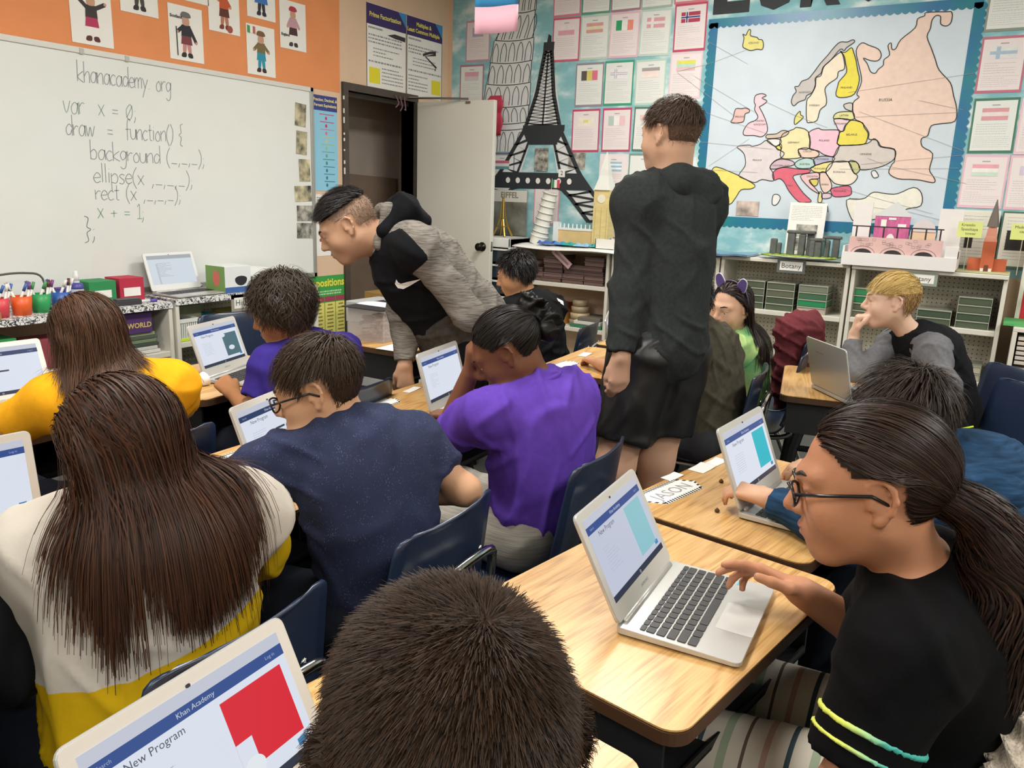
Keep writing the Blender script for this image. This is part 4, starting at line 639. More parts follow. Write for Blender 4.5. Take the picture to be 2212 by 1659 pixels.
for i, y in enumerate((2.93, 2.81)): c = carton('card_file', 5.17, y - .05, 5.33, y + .05, .446, .6, plain('B5803F'), ['tan card file nearer the door on the lower shelf', 'tan card file nearer the stacked jar on the lower shelf'][i]); box('red_lid', (-.082, -.052, .11), (.082, .052, .156), plain('8C3A2E'), c); box('label_panel', (-.0835, -.035, .09), (-.082, .035, .13), plain('D8B8B0'), c)
jr = thing('tiered_tray', 'clear tiered tray on the lower shelf of the open bookcase', 'tray', (5.27, 2.66, .446))
for i in range(4): MB().lathe([(.075 - .006 * i, 0), (.08 - .006 * i, .04), (.07 - .006 * i, .045)], 20, (0, 0, .048 * i)).build('tier', plain(['A08E70', 'BCA888', 'A8977C', 'B0A084'][i], .3), jr, smooth=True)
for i, (k, y, lab) in enumerate((('3E7A58', 2.55, 'green backed book lying flat on the lower shelf'), ('D8D6CC', 2.54, 'white spined book on top of the green one'), ('6E6A5E', 2.53, 'grey book topmost near the bookcase side'))): tag(box('book', (5.155, 2.43 + .01 * i, .4465 + .026 * i), (5.38, 2.68 - .03 * i, .471 + .026 * i), plain(k), bevel=.002), lab, 'book')
acr = mat('acrylic', '6E7568', .12, spec=.8)
def acrylic(y, z, n, hx, label, x=5.27, wd=.165):
    for i in range(n):
        t = thing('acrylic_case', label + ', ' + ['lowest', 'second', 'third', 'fourth', 'fifth'][i] + ' from below', 'case', (x, y, z + .0445 * i)); box('case_body', (-.1, -wd / 2, 0), (.1, wd / 2, .036), mat('case_' + hx[i % len(hx)], hx[i % len(hx)], .2, spec=.7), t, .002); MB().box((-.104, -wd / 2 - .003, .036), (.104, wd / 2 + .003, .0425)).box((-.104, -wd / 2 - .003, 0), (-.1, -wd / 2, .036)).box((-.104, wd / 2, 0), (-.1, wd / 2 + .003, .036)).build('case_rim', mat('acrylic_rim', 'A8AC9E', .15, spec=.8), t)
gr = ['55604E', '4A5848', '5E6656']
acrylic(1.40, .7155, 4, gr, 'clear case of dark green cards, left stack of the pegboard shelf'); acrylic(1.215, .7155, 4, gr, 'clear case of dark green cards, middle stack of the pegboard shelf'); acrylic(1.02, .7155, 4, ['B5A89A', '2E8A58', '3E6A50', '76806E'], 'clear case in the stack with the bright green drawer')
acrylic(.70, .7255, 4, ['6A6A58', '55604E', '2E7A50', '3E8A5A'], 'clear case in the green stack left of the blond child'); acrylic(.345, .7255, 2, gr, 'clear case in the low pair right of the blond child', wd=.17); acrylic(.15, .7255, 4, gr, 'clear case in the stack nearest the bookcase end', wd=.16)
acrylic(1.05, .4455, 1, ['B0AC9C'], 'pale clear case on the lower pegboard shelf behind the open laptop'); acrylic(.17, .4305, 2, ['B8B4A2', 'C4C0AE'], 'pale clear case on the lower shelf at the bookcase end', wd=.2)
acrylic(2.2, .7205, 3, gr, 'clear case beside the standing teen')
# ---------------------------------------------------------------- models on top of the right-hand bookcases
TOP = 1.012
fb = MB().grid(lambda a, b: (5.06 + .3 * b, 2.28 + .86 * a, TOP + .004 + .012 * (1 - b) * (math.sin(a * 7) * .5 + .3) - (.022 * (1 - b) ** 3)), 20, 6).build('foam_board', plain('E8EAE6', .6), smooth=True, solid=.006); tag(fb, 'white foam board sheet jutting over the open bookcase', 'board')
lt = thing('leaning_tower_model', 'white card model of a leaning tower with a small tricolour flag', 'model', (5.26, 3.04, TOP + .008))
for i in range(8):
    M = Matrix.Translation((0, -.0115 * i, .046 * i)) @ Matrix.Rotation(math.radians(14), 4, 'X'); r = .062 if i == 0 else .058 - .0012 * i
    h_ = .062 if i == 0 else .047
    MB().lathe([(r, -.006 if i else 0), (r, h_ * .9), (r + .006, h_ * .92), (r + .006, h_), (r - .004, h_)], 24, M=M).build('storey', plain('E6E6DE', .6), lt, smooth=False)
    if i: MB().lathe([(r + .0065, h_ * .93 - .004), (r + .0075, h_ * .93)], 24, M=M, cap=False).build('ledge_line', plain('8C8C88'), lt)
MB().tube([(0, -.095, .36), (0, -.1, .47)], .0015, 6).build('flag_stick', plain('D8D8D0'), lt)
for i, k in enumerate(('3E8A5A', 'E8E8E4', 'C84A5A')): MB().box((-.001, -.098 + .0 - .022 * (i), .405), (.001, -.098 - .022 * (i + 1), .462)).build('flag_stripe', plain(k), lt)
ep = sheet('tower_poster', 'small grey and gold EIFFEL poster on the drawer tower', 'poster', lambda a, b, k=0.0: (5.42 - k, a, b), 3.24, 1.056, 3.56, 1.40, mat('dusk_print', '8C8E86', .6, noise=.6, scale=9, col2='5A5648'))
box('header', (5.4165, 3.242, 1.31), (5.4175, 3.558, 1.398), plain('D8D6CE'), ep); lettering('EIFFEL', .06, frame_at((5.416, 3.40, 1.36), (0, -1, 0), (0, 0, 1)), plain('8A8474'), ep, bold=.002)
gm = thing('gold_tower_model', 'small golden metal tower model on the drawer tower', 'model', (5.3, 3.38, 1.052)); gold = mat('gold_metal', 'C8A452', .3, metal=.8)
for sx in (-1, 1):
    for sy in (-1, 1): MB().tube([(sx * .055, sy * .055, 0), (sx * .03, sy * .03, .07), (sx * .016, sy * .016, .13), (sx * .004, sy * .004, .28)], [.009, .007, .005, .003], 6).build('leg', gold, gm)
for z, r in ((.07, .036), (.13, .021), (.28, .007)): box('platform', (-r, -r, z), (r, r, z + .008), gold, gm)
MB().tube([(0, 0, .28), (0, 0, .32)], .002, 6).build('spire', gold, gm)
cs = thing('castle_model', 'pale card castle wall with white posts on the bookcase', 'model', (5.28, 2.74, TOP + .008)); box('wall_block', (-.02, -.16, 0), (.02, .16, .115), mat('watercolour_tan', 'DDBE86', .8, noise=.12, scale=14), cs); box('parapet', (-.024, -.165, .11), (.024, .165, .125), plain('E4E8E6'), cs)
for i in range(10): y = -.155 + .0345 * i; MB().tube([(-.01, y, .12), (-.01, y, .155 if 0 < i else .17)], .005, 8).build('post', plain('E6EAE8'), cs)
box('tower_block', (-.026, .13, 0), (.026, .17, .165), plain('DFE6E6'), cs)
ck = thing('clock_tower_model', 'tall yellowish paper clock tower model on the bookcase', 'model', (5.29, 2.525, TOP + .008)); yl = mat('watercolour_yellow', 'DCC98C', .8, noise=.12, scale=12, stretch=(1, 1, 4))
MB().box((-.05, -.06, 0), (.05, .06, .40)).build('shaft', yl, ck); MB().lathe([(.085, .40), (.06, .46), (.045, .50), (.04, .54), (.004, .66)], 4, M=Matrix.Rotation(.785, 4, 'Z')).build('spire', plain('DFE0DA'), ck); MB().lathe([(.03, 0), (.03, .003)], 20, M=frame_at((-.0505, 0, .34), (0, -1, 0), (0, 0, 1))).build('clock_face', plain('E8E4D0'), ck)
for k in range(3): box('edge_line', (-.052, -.05 + .045 * k, .02), (-.0505, -.046 + .045 * k, .28), plain('C4B070'), ck)
for i in range(5):
    o = MB().grid(lambda a, b: (5.14 + .1 * b + .02 * i % .03, 2.98 - .1 * i - .12 * a, TOP + .016 + .022 * abs(math.sin(a * 6 + b * 4 + i * 1.7)) * math.sin(math.pi * b)), 10, 8).build('crumpled_paper', plain(['3F6AB4', '4F8FCC', '2FA39E', '8FC0E0', '3FB0B4'][i], .6), solid=.002)
    tag(o, ['dark blue crumpled tissue by the leaning tower model', 'mid blue crumpled tissue before the castle model', 'teal crumpled tissue before the castle model', 'pale blue crumpled tissue before the castle model', 'turquoise crumpled tissue before the clock tower'][i], 'tissue paper', 'crumpled tissue water')
t = thing('open_carton', 'small open white carton stuffed with blue tissue', 'carton', (5.22, 2.40, TOP + .006)); MB().box((-.07, -.11, 0), (-.065, .11, .07)).box((.065, -.11, 0), (.07, .11, .07)).box((-.07, -.11, 0), (.07, -.105, .07)).box((-.07, .105, 0), (.07, .11, .07)).box((-.07, -.11, 0), (.07, .11, .004)).build('carton_wall', plain('E4E2DC'), t); MB().grid(lambda a, b: (-.06 + .12 * a, -.1 + .11 * b, .06 + .03 * math.sin(9 * a) * math.sin(7 * b)), 10, 10).build('tissue', plain('3A78C0'), t, solid=.002)
T2 = 1.037
tag(MB().grid(lambda a, b: (5.08 + .3 * b, 1.42 + .36 * a, T2 + .008 + .004 * math.sin(a * 9)), 10, 4).build('foil_board', mat('blue_foil', '7FA3CC', .2, metal=.5, noise=.3, scale=20), solid=.012), 'blue foil wrapped board on the bookcase by the standing teen', 'board')
st = thing('stone_circle_model', 'model stone circle of grey clay slabs on a grassy plate', 'model', (5.22, 1.13, T2)); clay = mat('grey_clay', '5C605E', .85, noise=.2, scale=30, bump=.4, bscale=40)
MB().lathe([(.06, 0), (.2, .012), (.26, .02), (.262, .024), (.2, .018)], 40, M=Matrix.Diagonal((.5, 1, 1, 1))).build('plate', plain('DDE2DC', .4), st, smooth=True); MB().grid(lambda a, b: (-.1 + .2 * b, -.22 + .44 * a, .024 + .004 * math.sin(a * 40) * math.cos(b * 30)), 30, 12).build('grass', mat('moss', '8CA63A', .9, noise=.4, scale=60), st, solid=.004)
for (y, hh, wd, x) in ((.17, .10, .04, 0), (.14, .075, .03, .01), (.065, .14, .045, 0), (0, .135, .04, 0), (-.045, .14, .04, .02), (-.1, .095, .045, -.02), (-.15, .105, .03, 0), (-.2, .115, .04, 0), (-.07, .1, .03, -.03)): MB().box((x - .018, y - wd / 2, .022), (x + .018, y + wd / 2, .022 + hh)).build('standing_stone', clay, st, bevel=.008)
for (y0, y1, z, x) in ((-.075, .095, .158, 0), (-.14, -.05, .118, -.02), (-.23, -.12, .135, 0)): MB().box((x - .022, y0, z), (x + .022, y1, z + .02)).build('lintel_stone', clay, st, bevel=.008)
p = sheet('report_sheet', 'white report sheet with two snapshots behind the stone circle model', 'sheet of paper', lambda a, b, k=0.0: (5.40 - k - .1 * (1.25 - b), a, b), 1.045, 1.05, 1.27, 1.383); mb = MB(); ff = lambda a, b: (5.3975 - .1 * (1.25 - b), a, b)
text_rows(mb, ff, 1.255, 1.06, 1.365, 1.27, 9, .0016, .95, 8); mb.build('print', ink_soft, p)
for z in (1.17, 1.085): fr_ = lambda a, b: (5.3972 - .1 * (1.25 - b), a, b); MB().add([fr_(1.215, z), fr_(1.085, z), fr_(1.085, z + .078), fr_(1.215, z + .078)], [(0, 1, 2, 3)]).build('snapshot', photo_m, p)
# cardboard bridge diorama
di = thing('bridge_diorama', 'white cardboard box diorama of a river bridge and pink houses', 'model', (5.22, .57, T2)); cw = mat('card_white', 'E6E3E2', .7, noise=.03, scale=8); pk = mat('card_pink', 'DDB8B4', .8, noise=.08, scale=10)
box('box_floor', (-.12, -.30, 0), (.14, .30, .008), cw, di); box('front_wall', (-.125, -.30, 0), (-.115, .30, .075), cw, di); box('end_wall', (-.115, .29, 0), (.14, .3, .11), cw, di); box('end_wall', (-.115, -.3, 0), (.14, -.29, .11), cw, di); box('side_carton', (-.12, -.30, .07), (-.03, -.235, .135), cw, di)
bp = [(-.22, .06), (.27, .06), (.27, .165), (-.22, .165)]; MB().prism(bp, .006, lambda a, b, k: (-.11 + k, a, b)).build('bridge_face', pk, di)
for y in (.19, .03, -.13): MB().add([(-.1105, y + .05 * math.cos(a), .066 + .032 * math.sin(a)) for a in [k * math.pi / 10 for k in range(11)]], [tuple(range(11))]).build('arch', plain('2E2A2A'), di); mb = MB(); ribbon(mb, [(y + .066 * math.cos(a), .066 + .046 * math.sin(a)) for a in [k * math.pi / 10 for k in range(11)]], .003, lambda a, b: (-.1108, a, b)); mb.build('arch_line', plain('8A7A78'), di)
mb = MB(); R = random.Random(4)
for k in range(26): y = R.uniform(-.18, .24); z = R.uniform(.11, .15); mb_ = [(y, z), (y + .018, z), (y + .018, z + .012), (y, z + .012)]; ribbon(mb, mb_, .002, lambda a, b: (-.1106, a, b), True)
mb.build('stone_lines', plain('9A8886'), di)
rail = plain('3A2E30'); MB().box((-.112, -.215, .222), (-.104, .265, .229)).build('handrail', rail, di)
for k in range(7): y = -.2 + .073 * k; box('rail_post', (-.111, y - .004, .165), (-.105, y + .004, .224), rail, di)
def house(y0, y1, z1, m, nm): box(nm, (.06, y0, .008), (.075, y1, z1), m, di)
house(.19, .29, .36, cw, 'tall_house'); house(-.02, .17, .285, mat('card_magenta', 'CC6A9C', .8, noise=.25, scale=24, stretch=(1, 4, 1)), 'pink_house'); house(-.29, -.17, .34, cw, 'white_house')
MB().prism([(-.03, .285), (.18, .285), (.06, .37)], .012, lambda a, b, k: (.058 + k, a, b)).build('gable', plain('D6DADC'), di); MB().prism([(-.03 - .0, .05), (-.155, .05), (-.165, .2), (-.15, .25), (-.1, .275), (-.05, .255), (-.03, .2)], .012, lambda a, b, k: (.045 + k, a, b)).build('domed_house', mat('card_peach', 'E4C6A8', .8), di); MB().prism([(-.03, .205), (-.165, .205), (-.15, .25), (-.1, .277), (-.05, .255)], .002, lambda a, b, k: (.043 - k, a, b)).build('dome_top', plain('D6CFD2'), di)
for (y, z, w_, h_) in ((.12, .22, .03, .045), (.02, .225, .045, .018), (.075, .265, .04, .012)): box('sign', (.0575, y - w_ / 2, z), (.059, y + w_ / 2, z + h_), paper_w, di)
MB().add([(.058, .075 + .03 * math.cos(a), .11 + .075 * math.sin(a)) for a in [k * math.pi / 10 for k in range(11)]], [tuple(range(11))]).build('doorway', paper_w, di)
# brick red tower model with its notes
kt = thing('red_tower_model', 'terracotta card tower model with tall grey spire', 'model', (5.3, .13, T2)); tr_ = mat('terracotta_card', 'C2623F', .7, noise=.08, scale=20); box('ground_sheet', (-.14, -.12, 0), (.1, .15, .006), plain('B9BC8E'), kt); box('gate_tower', (-.04, -.032, .006), (.03, .032, .17), tr_, kt); box('wing', (-.02, .03, .006), (.02, .095, .075), tr_, kt); box('wing', (-.02, -.095, .006), (.02, -.03, .075), tr_, kt)
MB().lathe([(.046, .17), (.036, .2), (.032, .235), (.028, .25)], 4, M=Matrix.Rotation(.785, 4, 'Z')).build('upper_stage', mat('terracotta_light', 'C98A74', .7), kt); MB().lathe([(.03, .25), (.022, .3), (.002, .40)], 8).build('spire', plain('6E665E', .7), kt); box('gate_arch', (-.042, -.01, .006), (-.0405, .01, .04), plain('6A3A2A'), kt)
for sg in (-1, 1): box('white_plinth', (-.05, sg * .02 - .008, .006), (-.036, sg * .02 + .008, .022), plain('E8E2D8'), kt)
for i, (y, lines, lab) in enumerate(((.235, ('Kremlin', 'Spasskaya', 'tower'), 'yellow green sticky note on a stick left of the red tower model'), (-.02, ('Made of', 'card'), 'yellow green sticky note on a stick right of the red tower model'))):
    n_ = thing('sticky_note', lab, 'note', (5.18 if i == 0 else 5.2, y, T2)); MB().tube([(0, 0, 0), (0, 0, .2)], .0022, 6).build('stick', plain('B8B096'), n_); box('note', (-.002, -.06, .19), (0, .06, .275), plain('D9E389'), n_)
    for j, t_ in enumerate(lines): lettering(t_, .021, frame_at((-.003, .01 - .008 * j, .257 - .023 * j), (0, -1, 0), (0, 0, 1)), plain('6A7050'), n_)
for y0, y1, bc, lab in ((.105, .32, 'E4E2D8', 'white report sheet behind the red tower model'), (-.11, .095, '4E6E5C', 'dark edged report sheet with a black photo right of the red tower model')):
    p = sheet('report_sheet', lab, 'sheet of paper', lambda a, b, k=0.0: (5.43 - k, a, b), y0, 1.06, y1, 1.375, plain(bc)); box('page', (5.4265, y0 + .008, 1.07), (5.428, y1 - .008, 1.365), plain('E2E0D4'), p); mb = MB(); text_rows(mb, lambda a, b: (5.426, a, b), y1 - .03, y0 + .03, 1.35, 1.1, 14, .0018, .9, 7); mb.build('print', ink_soft, p)
    box('photo_block', (5.4245, y0 + (.12 if bc[0] == 'E' else .01), 1.16), (5.426, y0 + (.16 if bc[0] == 'E' else .17), 1.27), plain('2A2826'), p)
# ---------------------------------------------------------------- desks, chairs, laptops
oak = mat('oak_laminate', 'C99A5C', .38, coat=.15); N, L, b = nodes_of(oak)
tc = N.new('ShaderNodeTexCoord'); oi = N.new('ShaderNodeObjectInfo'); va = N.new('ShaderNodeVectorMath'); va.operation = 'ADD'; vm = N.new('ShaderNodeVectorMath'); vm.operation = 'SCALE'; vm.inputs['Scale'].default_value = 7.0; L.new(oi.outputs['Random'], vm.inputs[0]); L.new(tc.outputs['Object'], va.inputs[0]); L.new(vm.outputs[0], va.inputs[1])
mp = N.new('ShaderNodeMapping'); mp.inputs['Scale'].default_value = (.8, 6.5, 4); L.new(va.outputs[0], mp.inputs[0])
n1 = N.new('ShaderNodeTexNoise'); n1.inputs['Scale'].default_value = 1.6; n1.inputs['Detail'].default_value = 2; n1.inputs['Distortion'].default_value = .25; L.new(mp.outputs[0], n1.inputs[0])
wv = N.new('ShaderNodeMath'); wv.operation = 'MULTIPLY'; wv.inputs[1].default_value = 20.0; L.new(n1.outputs[0], wv.inputs[0]); fr = N.new('ShaderNodeMath'); fr.operation = 'PINGPONG'; fr.inputs[1].default_value = 1.0; L.new(wv.outputs[0], fr.inputs[0])
mp2 = N.new('ShaderNodeMapping'); mp2.inputs['Scale'].default_value = (6, 160, 60); L.new(va.outputs[0], mp2.inputs[0]); n2 = N.new('ShaderNodeTexNoise'); n2.inputs['Scale'].default_value = 1.5; n2.inputs['Detail'].default_value = 4; L.new(mp2.outputs[0], n2.inputs[0])
ad = math_node(oak.node_tree, 'ADD', math_node(oak.node_tree, 'MULTIPLY', fr.outputs[0], .28), math_node(oak.node_tree, 'MULTIPLY', n2.outputs[0], .75))
cr = N.new('ShaderNodeValToRGB'); e = cr.color_ramp.elements; e[0].position = .25; e[0].color = lin('A5783F'); e[1].position = .75; e[1].color = lin('D6AE72'); x = e.new(.5); x.color = lin('C89C60'); L.new(ad, cr.inputs[0]); L.new(cr.outputs[0], b.inputs['Base Color'])
edge_m = mat('edge_banding', '4A3220', .5); blk = mat('black_plastic', '1C1D20', .5, noise=.1, scale=40); blk2 = mat('black_enamel', '17181A', .3); chrome = mat('chrome', 'C9C9C6', .12, metal=1.0)
navy = mat('navy_plastic', '1F2C44', .3, noise=.08, scale=8, spec=.6)
DZ = .68; DW, DD = .61, .457
top_me = edge_me = None
def desk(x, y, rot, label):
    t = thing('student_desk', label, 'desk', (x, y, 0), math.radians(rot), 'student desks')
    o = rrect(DW, DD, .035, 6)
    MB().prism(o, .003, lambda u, v, k: (u, v, DZ - .003 + k)).build('desktop', oak, t)
    MB().prism(rrect(DW + .004, DD + .004, .037, 6), .02, lambda u, v, k: (u, v, DZ - .0245 + k)).build('edge_band', edge_m, t)
    m = MB().box((-.27, -.19, .53), (.27, .2, .536)).box((-.275, -.19, .53), (-.268, .2, .655)).box((.268, -.19, .53), (.275, .2, .655)).box((-.27, .194, .53), (.27, .2, .655)).box((-.27, -.19, .53), (.27, -.186, .548)); m.build('book_box', blk, t)
    for sx in (-1, 1):
        for sy in (-1, 1): MB().tube(smooth_poly([(sx * .255, sy * .12, .6), (sx * .265, sy * .165, .45), (sx * .28, sy * .2, .05), (sx * .28, sy * .2, .0)], 3, False), .02, 10, ry=.013).build('leg', blk2, t, smooth=True)
        MB().tube([(sx * .262, -.15, .47), (sx * .262, .15, .47)], .012, 8).build('crossbar', blk2, t, smooth=True)
    return t
DESKS = [(1.26, .461, -9, 'oak topped desk with the laptop of the girl in the black shirt'), (1.902, .436, -9, 'oak topped desk of the child in the blue hooded top'), (.58, .566, -9, 'oak topped desk of the close cropped boy nearest the camera'), (1.37, 1.50, 2, 'oak topped desk of the boy in the speckled navy shirt'), (2.075, 1.575, 2, 'oak topped desk the child in purple leans on'), (.72, 1.53, 0, 'oak topped desk of the long haired child at the left edge'),
 (1.93, 2.44, 3, 'oak topped desk of the curly haired child'), (1.22, 2.46, 3, 'oak topped desk of the child in the yellow shirt'), (3.0, 2.43, 0, 'oak topped desk holding the clear bin of tiles'), (3.115, 1.41, 4, 'oak topped desk beyond the standing teen'), (3.36, .507, 12, 'oak topped desk of the blond child'), (3.8, 1.46, 4, 'oak topped desk in front of the girl with cat ears'), (3.68, 2.47, 0, 'oak topped desk of the child in the black shirt by the shelves')]
for d in DESKS: desk(*d)
def chair(x, y, rot, label):
    """seat faces local +y; the shell is one curved sheet"""
    t = thing('student_chair', label, 'chair', (x, y, 0), math.radians(rot), 'navy student chairs')
    SH = .40
    prof = [(.2, SH - .02), (.17, SH), (.05, SH - .008), (-.1, SH - .012), (-.155, SH + .01), (-.185, SH + .07), (-.2, SH + .16), (-.215, SH + .26), (-.228, SH + .335), (-.238, SH + .35)]
    P_ = smooth_poly(prof, 3, False); K = len(P_) - 1
    def f(a, b):
        i = a * K; j = int(min(i, K - 1)); q = i - j; y_ = P_[j][0] + (P_[j + 1][0] - P_[j][0]) * q; z_ = P_[j][1] + (P_[j + 1][1] - P_[j][1]) * q
        wd = .40 if a < .45 else .40 - .05 * math.sin((a - .45) / .55 * math.pi * .5) ** 2
        if a > .86: wd -= .09 * ((a - .86) / .14) ** 2
        if a < .08: wd -= .06 * ((.08 - a) / .08) ** 2
        s = (b - .5) * 2; cup_ = .022 * s * s
        return (s * wd / 2, y_ + (cup_ if a > .5 else 0), z_ + (cup_ * .6 if a < .5 else 0))
    MB().grid(f, K, 12).build('seat_shell', navy, t, smooth=True, solid=.007)
    for sg in (-1, 1):
        MB().tube(smooth_poly([(sg * .13, .17, SH - .03), (sg * .15, .19, SH - .06), (sg * .18, .23, .02), (sg * .18, .232, 0)], 4, False), .0115, 10).build('front_leg', chrome, t, smooth=True)
        MB().tube(smooth_poly([(sg * .13, -.05, SH - .03), (sg * .15, -.1, SH - .06), (sg * .19, -.24, .02), (sg * .19, -.242, 0)], 4, False), .0115, 10).build('rear_leg', chrome, t, smooth=True)
    MB().tube(smooth_poly([(-.13, .17, SH - .03), (-.13, -.09, SH - .035), (-.135, -.2, SH + .0), (-.14, -.225, SH + .1), (-.13, -.24, SH + .2), (-.09, -.25, SH + .24), (.09, -.25, SH + .24), (.13, -.24, SH + .2), (.14, -.225, SH + .1), (.135, -.2, SH + .0), (.13, -.09, SH - .035), (.13, .17, SH - .03)], 4, False), .0105, 10).build('back_support', chrome, t, smooth=True)
    for sg in (-1, 1): MB().lathe([(.009, 0), (.008, .004), (.001, .005)], 10, M=frame_at((sg * .09, -.2315, SH + .24), (1, 0, 0), (0, 0, 1))).build('rivet', chrome, t, smooth=True)
    return t
CHAIRS = [(1.215, 1.10, 4, 'navy chair of the boy in the speckled navy shirt'), (1.77, 1.03, 4, 'navy chair of the child in purple with grey trousers'), (.70, 1.09, 4, 'navy chair of the long haired child in grey and yellow'), (1.33, .12, -2, 'navy chair of the girl in the black shirt'), (1.93, -.02, -6, 'navy chair of the child in the blue hooded top'), (.42, .10, -6, 'navy chair of the close cropped boy nearest the camera'), (1.18, 1.98, 4, 'navy chair of the child in the yellow shirt'), (1.90, 1.96, 4, 'navy chair of the curly haired child'), (3.07, .98, 8, 'navy chair of the child in the olive shirt'), (3.62, .93, 8, 'navy chair of the girl with cat ears'), (3.70, .10, 35, 'navy chair the blond child is half off'), (3.62, 1.99, 10, 'navy chair of the child in the black shirt by the shelves'), (2.58, 3.05, 165, 'empty navy chair turned around beyond the curly haired child'), (3.45, 1.93, 0, 'x')]
for c in CHAIRS[:-1]: chair(*c)
# laptops
silver = mat('silver_shell', 'BFBEBA', .32, metal=.35); bezel = mat('silver_bezel', 'C6C5BF', .4); bezel_w = mat('white_bezel', 'DBD6CE', .4); keym = mat('key_black', '2B2A2C', .45)
def glow(hx, s=1.0):
    """a lit display colour: black glass that gives off its own light"""
    n = 'screen_' + hx + '_%d' % int(s * 100)
    if n in MATS: return MATS[n]
    m = mat(n, '060607', .3, spec=.3); b = nodes_of(m)[2]; b.inputs['Emission Color'].default_value = lin(hx); b.inputs['Emission Strength'].default_value = s; return m
KEYROWS = [[1] * 14, [1] * 13 + [1.5], [1.5] + [1] * 12 + [1], [1.8] + [1] * 11 + [1.7], [2.3] + [1] * 10 + [2.2], [1.6, 1.2, 1.2, 5.6, 1.2, 1.4, .9, .9, .9]]
key_cache = {}
def laptop(x, y, rot, label, screen='plain', keys='joined', open_=112, z=DZ, body=None, bz=None, wd=.289, dp=.204, lid_h=.192, lid_mark='SAMSUNG'):
    t = thing('laptop', label, 'laptop', (x, y, z), math.radians(rot), 'open laptops'); body = body or silver; bz = bz or bezel
    W = wd / 2
    # base: hinge line at y = 0, palm rest towards -y
    o = rrect(wd, dp, .012, 4, 0, -dp / 2 + .012)
    def bf(u, v, k): return (u, v, .004 + k * (.6 + .4 * (v + dp) / dp))
    MB().prism(o, .0115, bf).build('base', body, t, bevel=.001)
    kz = .0165; kw = wd * .93; kd = dp * .5
    def ktop(v): return .004 + .0115 * (.6 + .4 * (v + dp) / dp)
    mbk = MB()
    for r, row in enumerate(KEYROWS):
        u = 0; tot = sum(row); hh = .0085 if r == 0 else .0138; v = -.026 - (0 if r == 0 else .0105 + (r - 1) * .0172)
        for wk in row:
            a0 = -kw / 2 + kw * u / tot + .0012; a1 = -kw / 2 + kw * (u + wk) / tot - .0012; u += wk; zt = ktop(v)
            if keys == 'parts':
                kk = (round(a1 - a0, 4), hh)
                if kk not in key_cache:
                    me = MB().prism(rrect(a1 - a0, hh, .0018, 2), .0015, lambda p, q, k: (p, q, k)).mesh('key'); me.materials.append(keym); key_cache[kk] = me
                ko = bpy.data.objects.new('key', key_cache[kk]); COL.objects.link(ko); ko.parent = t; ko.location = ((a0 + a1) / 2, v - hh / 2, zt)
            else: mbk.box((a0, v - hh, zt - .0005), (a1, v, zt + .0012))
    if keys == 'joined': kb = mbk.build('keyboard', keym, t); kb['kind'] = 'stuff'
    MB().prism(rrect(wd * .34, dp * .3, .004, 3, -.008, -dp * .79), .0002, lambda u, v, k: (u, v, ktop(v) + .0001 + k)).build('trackpad', mat('trackpad', 'C8C6C2', .3), t)
    if keys == 'parts': box('sticker', (W - .03, -dp * .68, ktop(-dp * .68)), (W - .017, -dp * .63, ktop(-dp * .68) + .0004), plain('3FA6C0'), t)
    MB().tube([(-W * .86, .002, .016), (W * .86, .002, .016)], .0058, 10).build('hinge', body, t, smooth=True)
    # lid, built upright then leaned back about the hinge
    lid = thing('lid', '', 'x'); del lid['label'], lid['category']; lid.parent = t; lid.location = (0, .004, .017); lid.rotation_euler = (math.radians(-(open_ - 90)), 0, 0)
    MB().prism(rrect(wd, lid_h, .012, 4, 0, lid_h / 2 + .002), .0055, lambda u, v, k: (u, k, v)).build('lid_shell', body, lid, bevel=.001)
    MB().prism(rrect(wd - .003, lid_h - .003, .011, 4, 0, lid_h / 2 + .002), .0006, lambda u, v, k: (u, -.0006 + k, v)).build('bezel', bz, lid)
    sw, sh = wd * .886, lid_h * .76; s0 = lid_h * .17; fr_ = lambda a, b, d=0.0: (-sw / 2 + a * sw, -.0009 - d, s0 + b * sh)
    def q(nm, a0, b0, a1, b1, m, d): MB().add([fr_(a0, b0, d), fr_(a1, b0, d), fr_(a1, b1, d), fr_(a0, b1, d)], [(0, 1, 2, 3)]).build(nm, m, lid)
    G_ = SCREEN
    if screen == 'off': q('screen', 0, 0, 1, 1, plain('15161A', .2), 0)
    elif screen == 'editor':
        q('screen', 0, 0, 1, 1, glow('D3DCE4', G_), 0); q('tool_bar', 0, .87, 1, 1, glow('A9AFB4', G_), .0002); q('gutter', .16, .02, .2, .72, glow('C0C6CC', G_), .0002); mb = MB(); text_rows(mb, lambda a, b: fr_(a, b, .0004), .2, .62, .75, .25, 11, .008, .7, 3); mb.build('code_text', glow('8C949C', G_ * .7), lid)
    else:
        q('screen', 0, 0, 1, 1, glow('DCE3F0' if screen != 'cyan_dim' else 'C2C8DA', G_), 0); q('browser_bar', 0, .905, 1, 1, glow('C4C8D6', G_), .0002); q('site_header', 0, .815, 1, .905, glow('34508F' if screen != 'dark' else '2E3F66', G_), .0003); q('task_bar', 0, 0, 1, .072, glow('2E3648', G_), .0003)
        def tx(s_, size, a, b, hx): lettering(s_, size, Matrix.Translation(fr_(a, b, .0006)) @ frame_at((0, 0, 0), (1, 0, 0), (0, 0, 1)), glow(hx, G_ * .8), lid, name='screen_text')
        tx('New Program', .0125, .28, .755, '5A6270'); tx('Khan Academy', .0082, .5, .86, 'DDE4F4'); tx('Search', .006, .08, .86, 'B0BCDC'); tx('Log in', .006, .92, .86, 'B0BCDC')
        mb = MB(); text_rows(mb, lambda a, b: fr_(a, b, .0004), .12, .42, .6, .28, 9, .006, .7, int(x * 100)); mb.build('code_text', glow('B4BCCC', G_ * .9), lid)
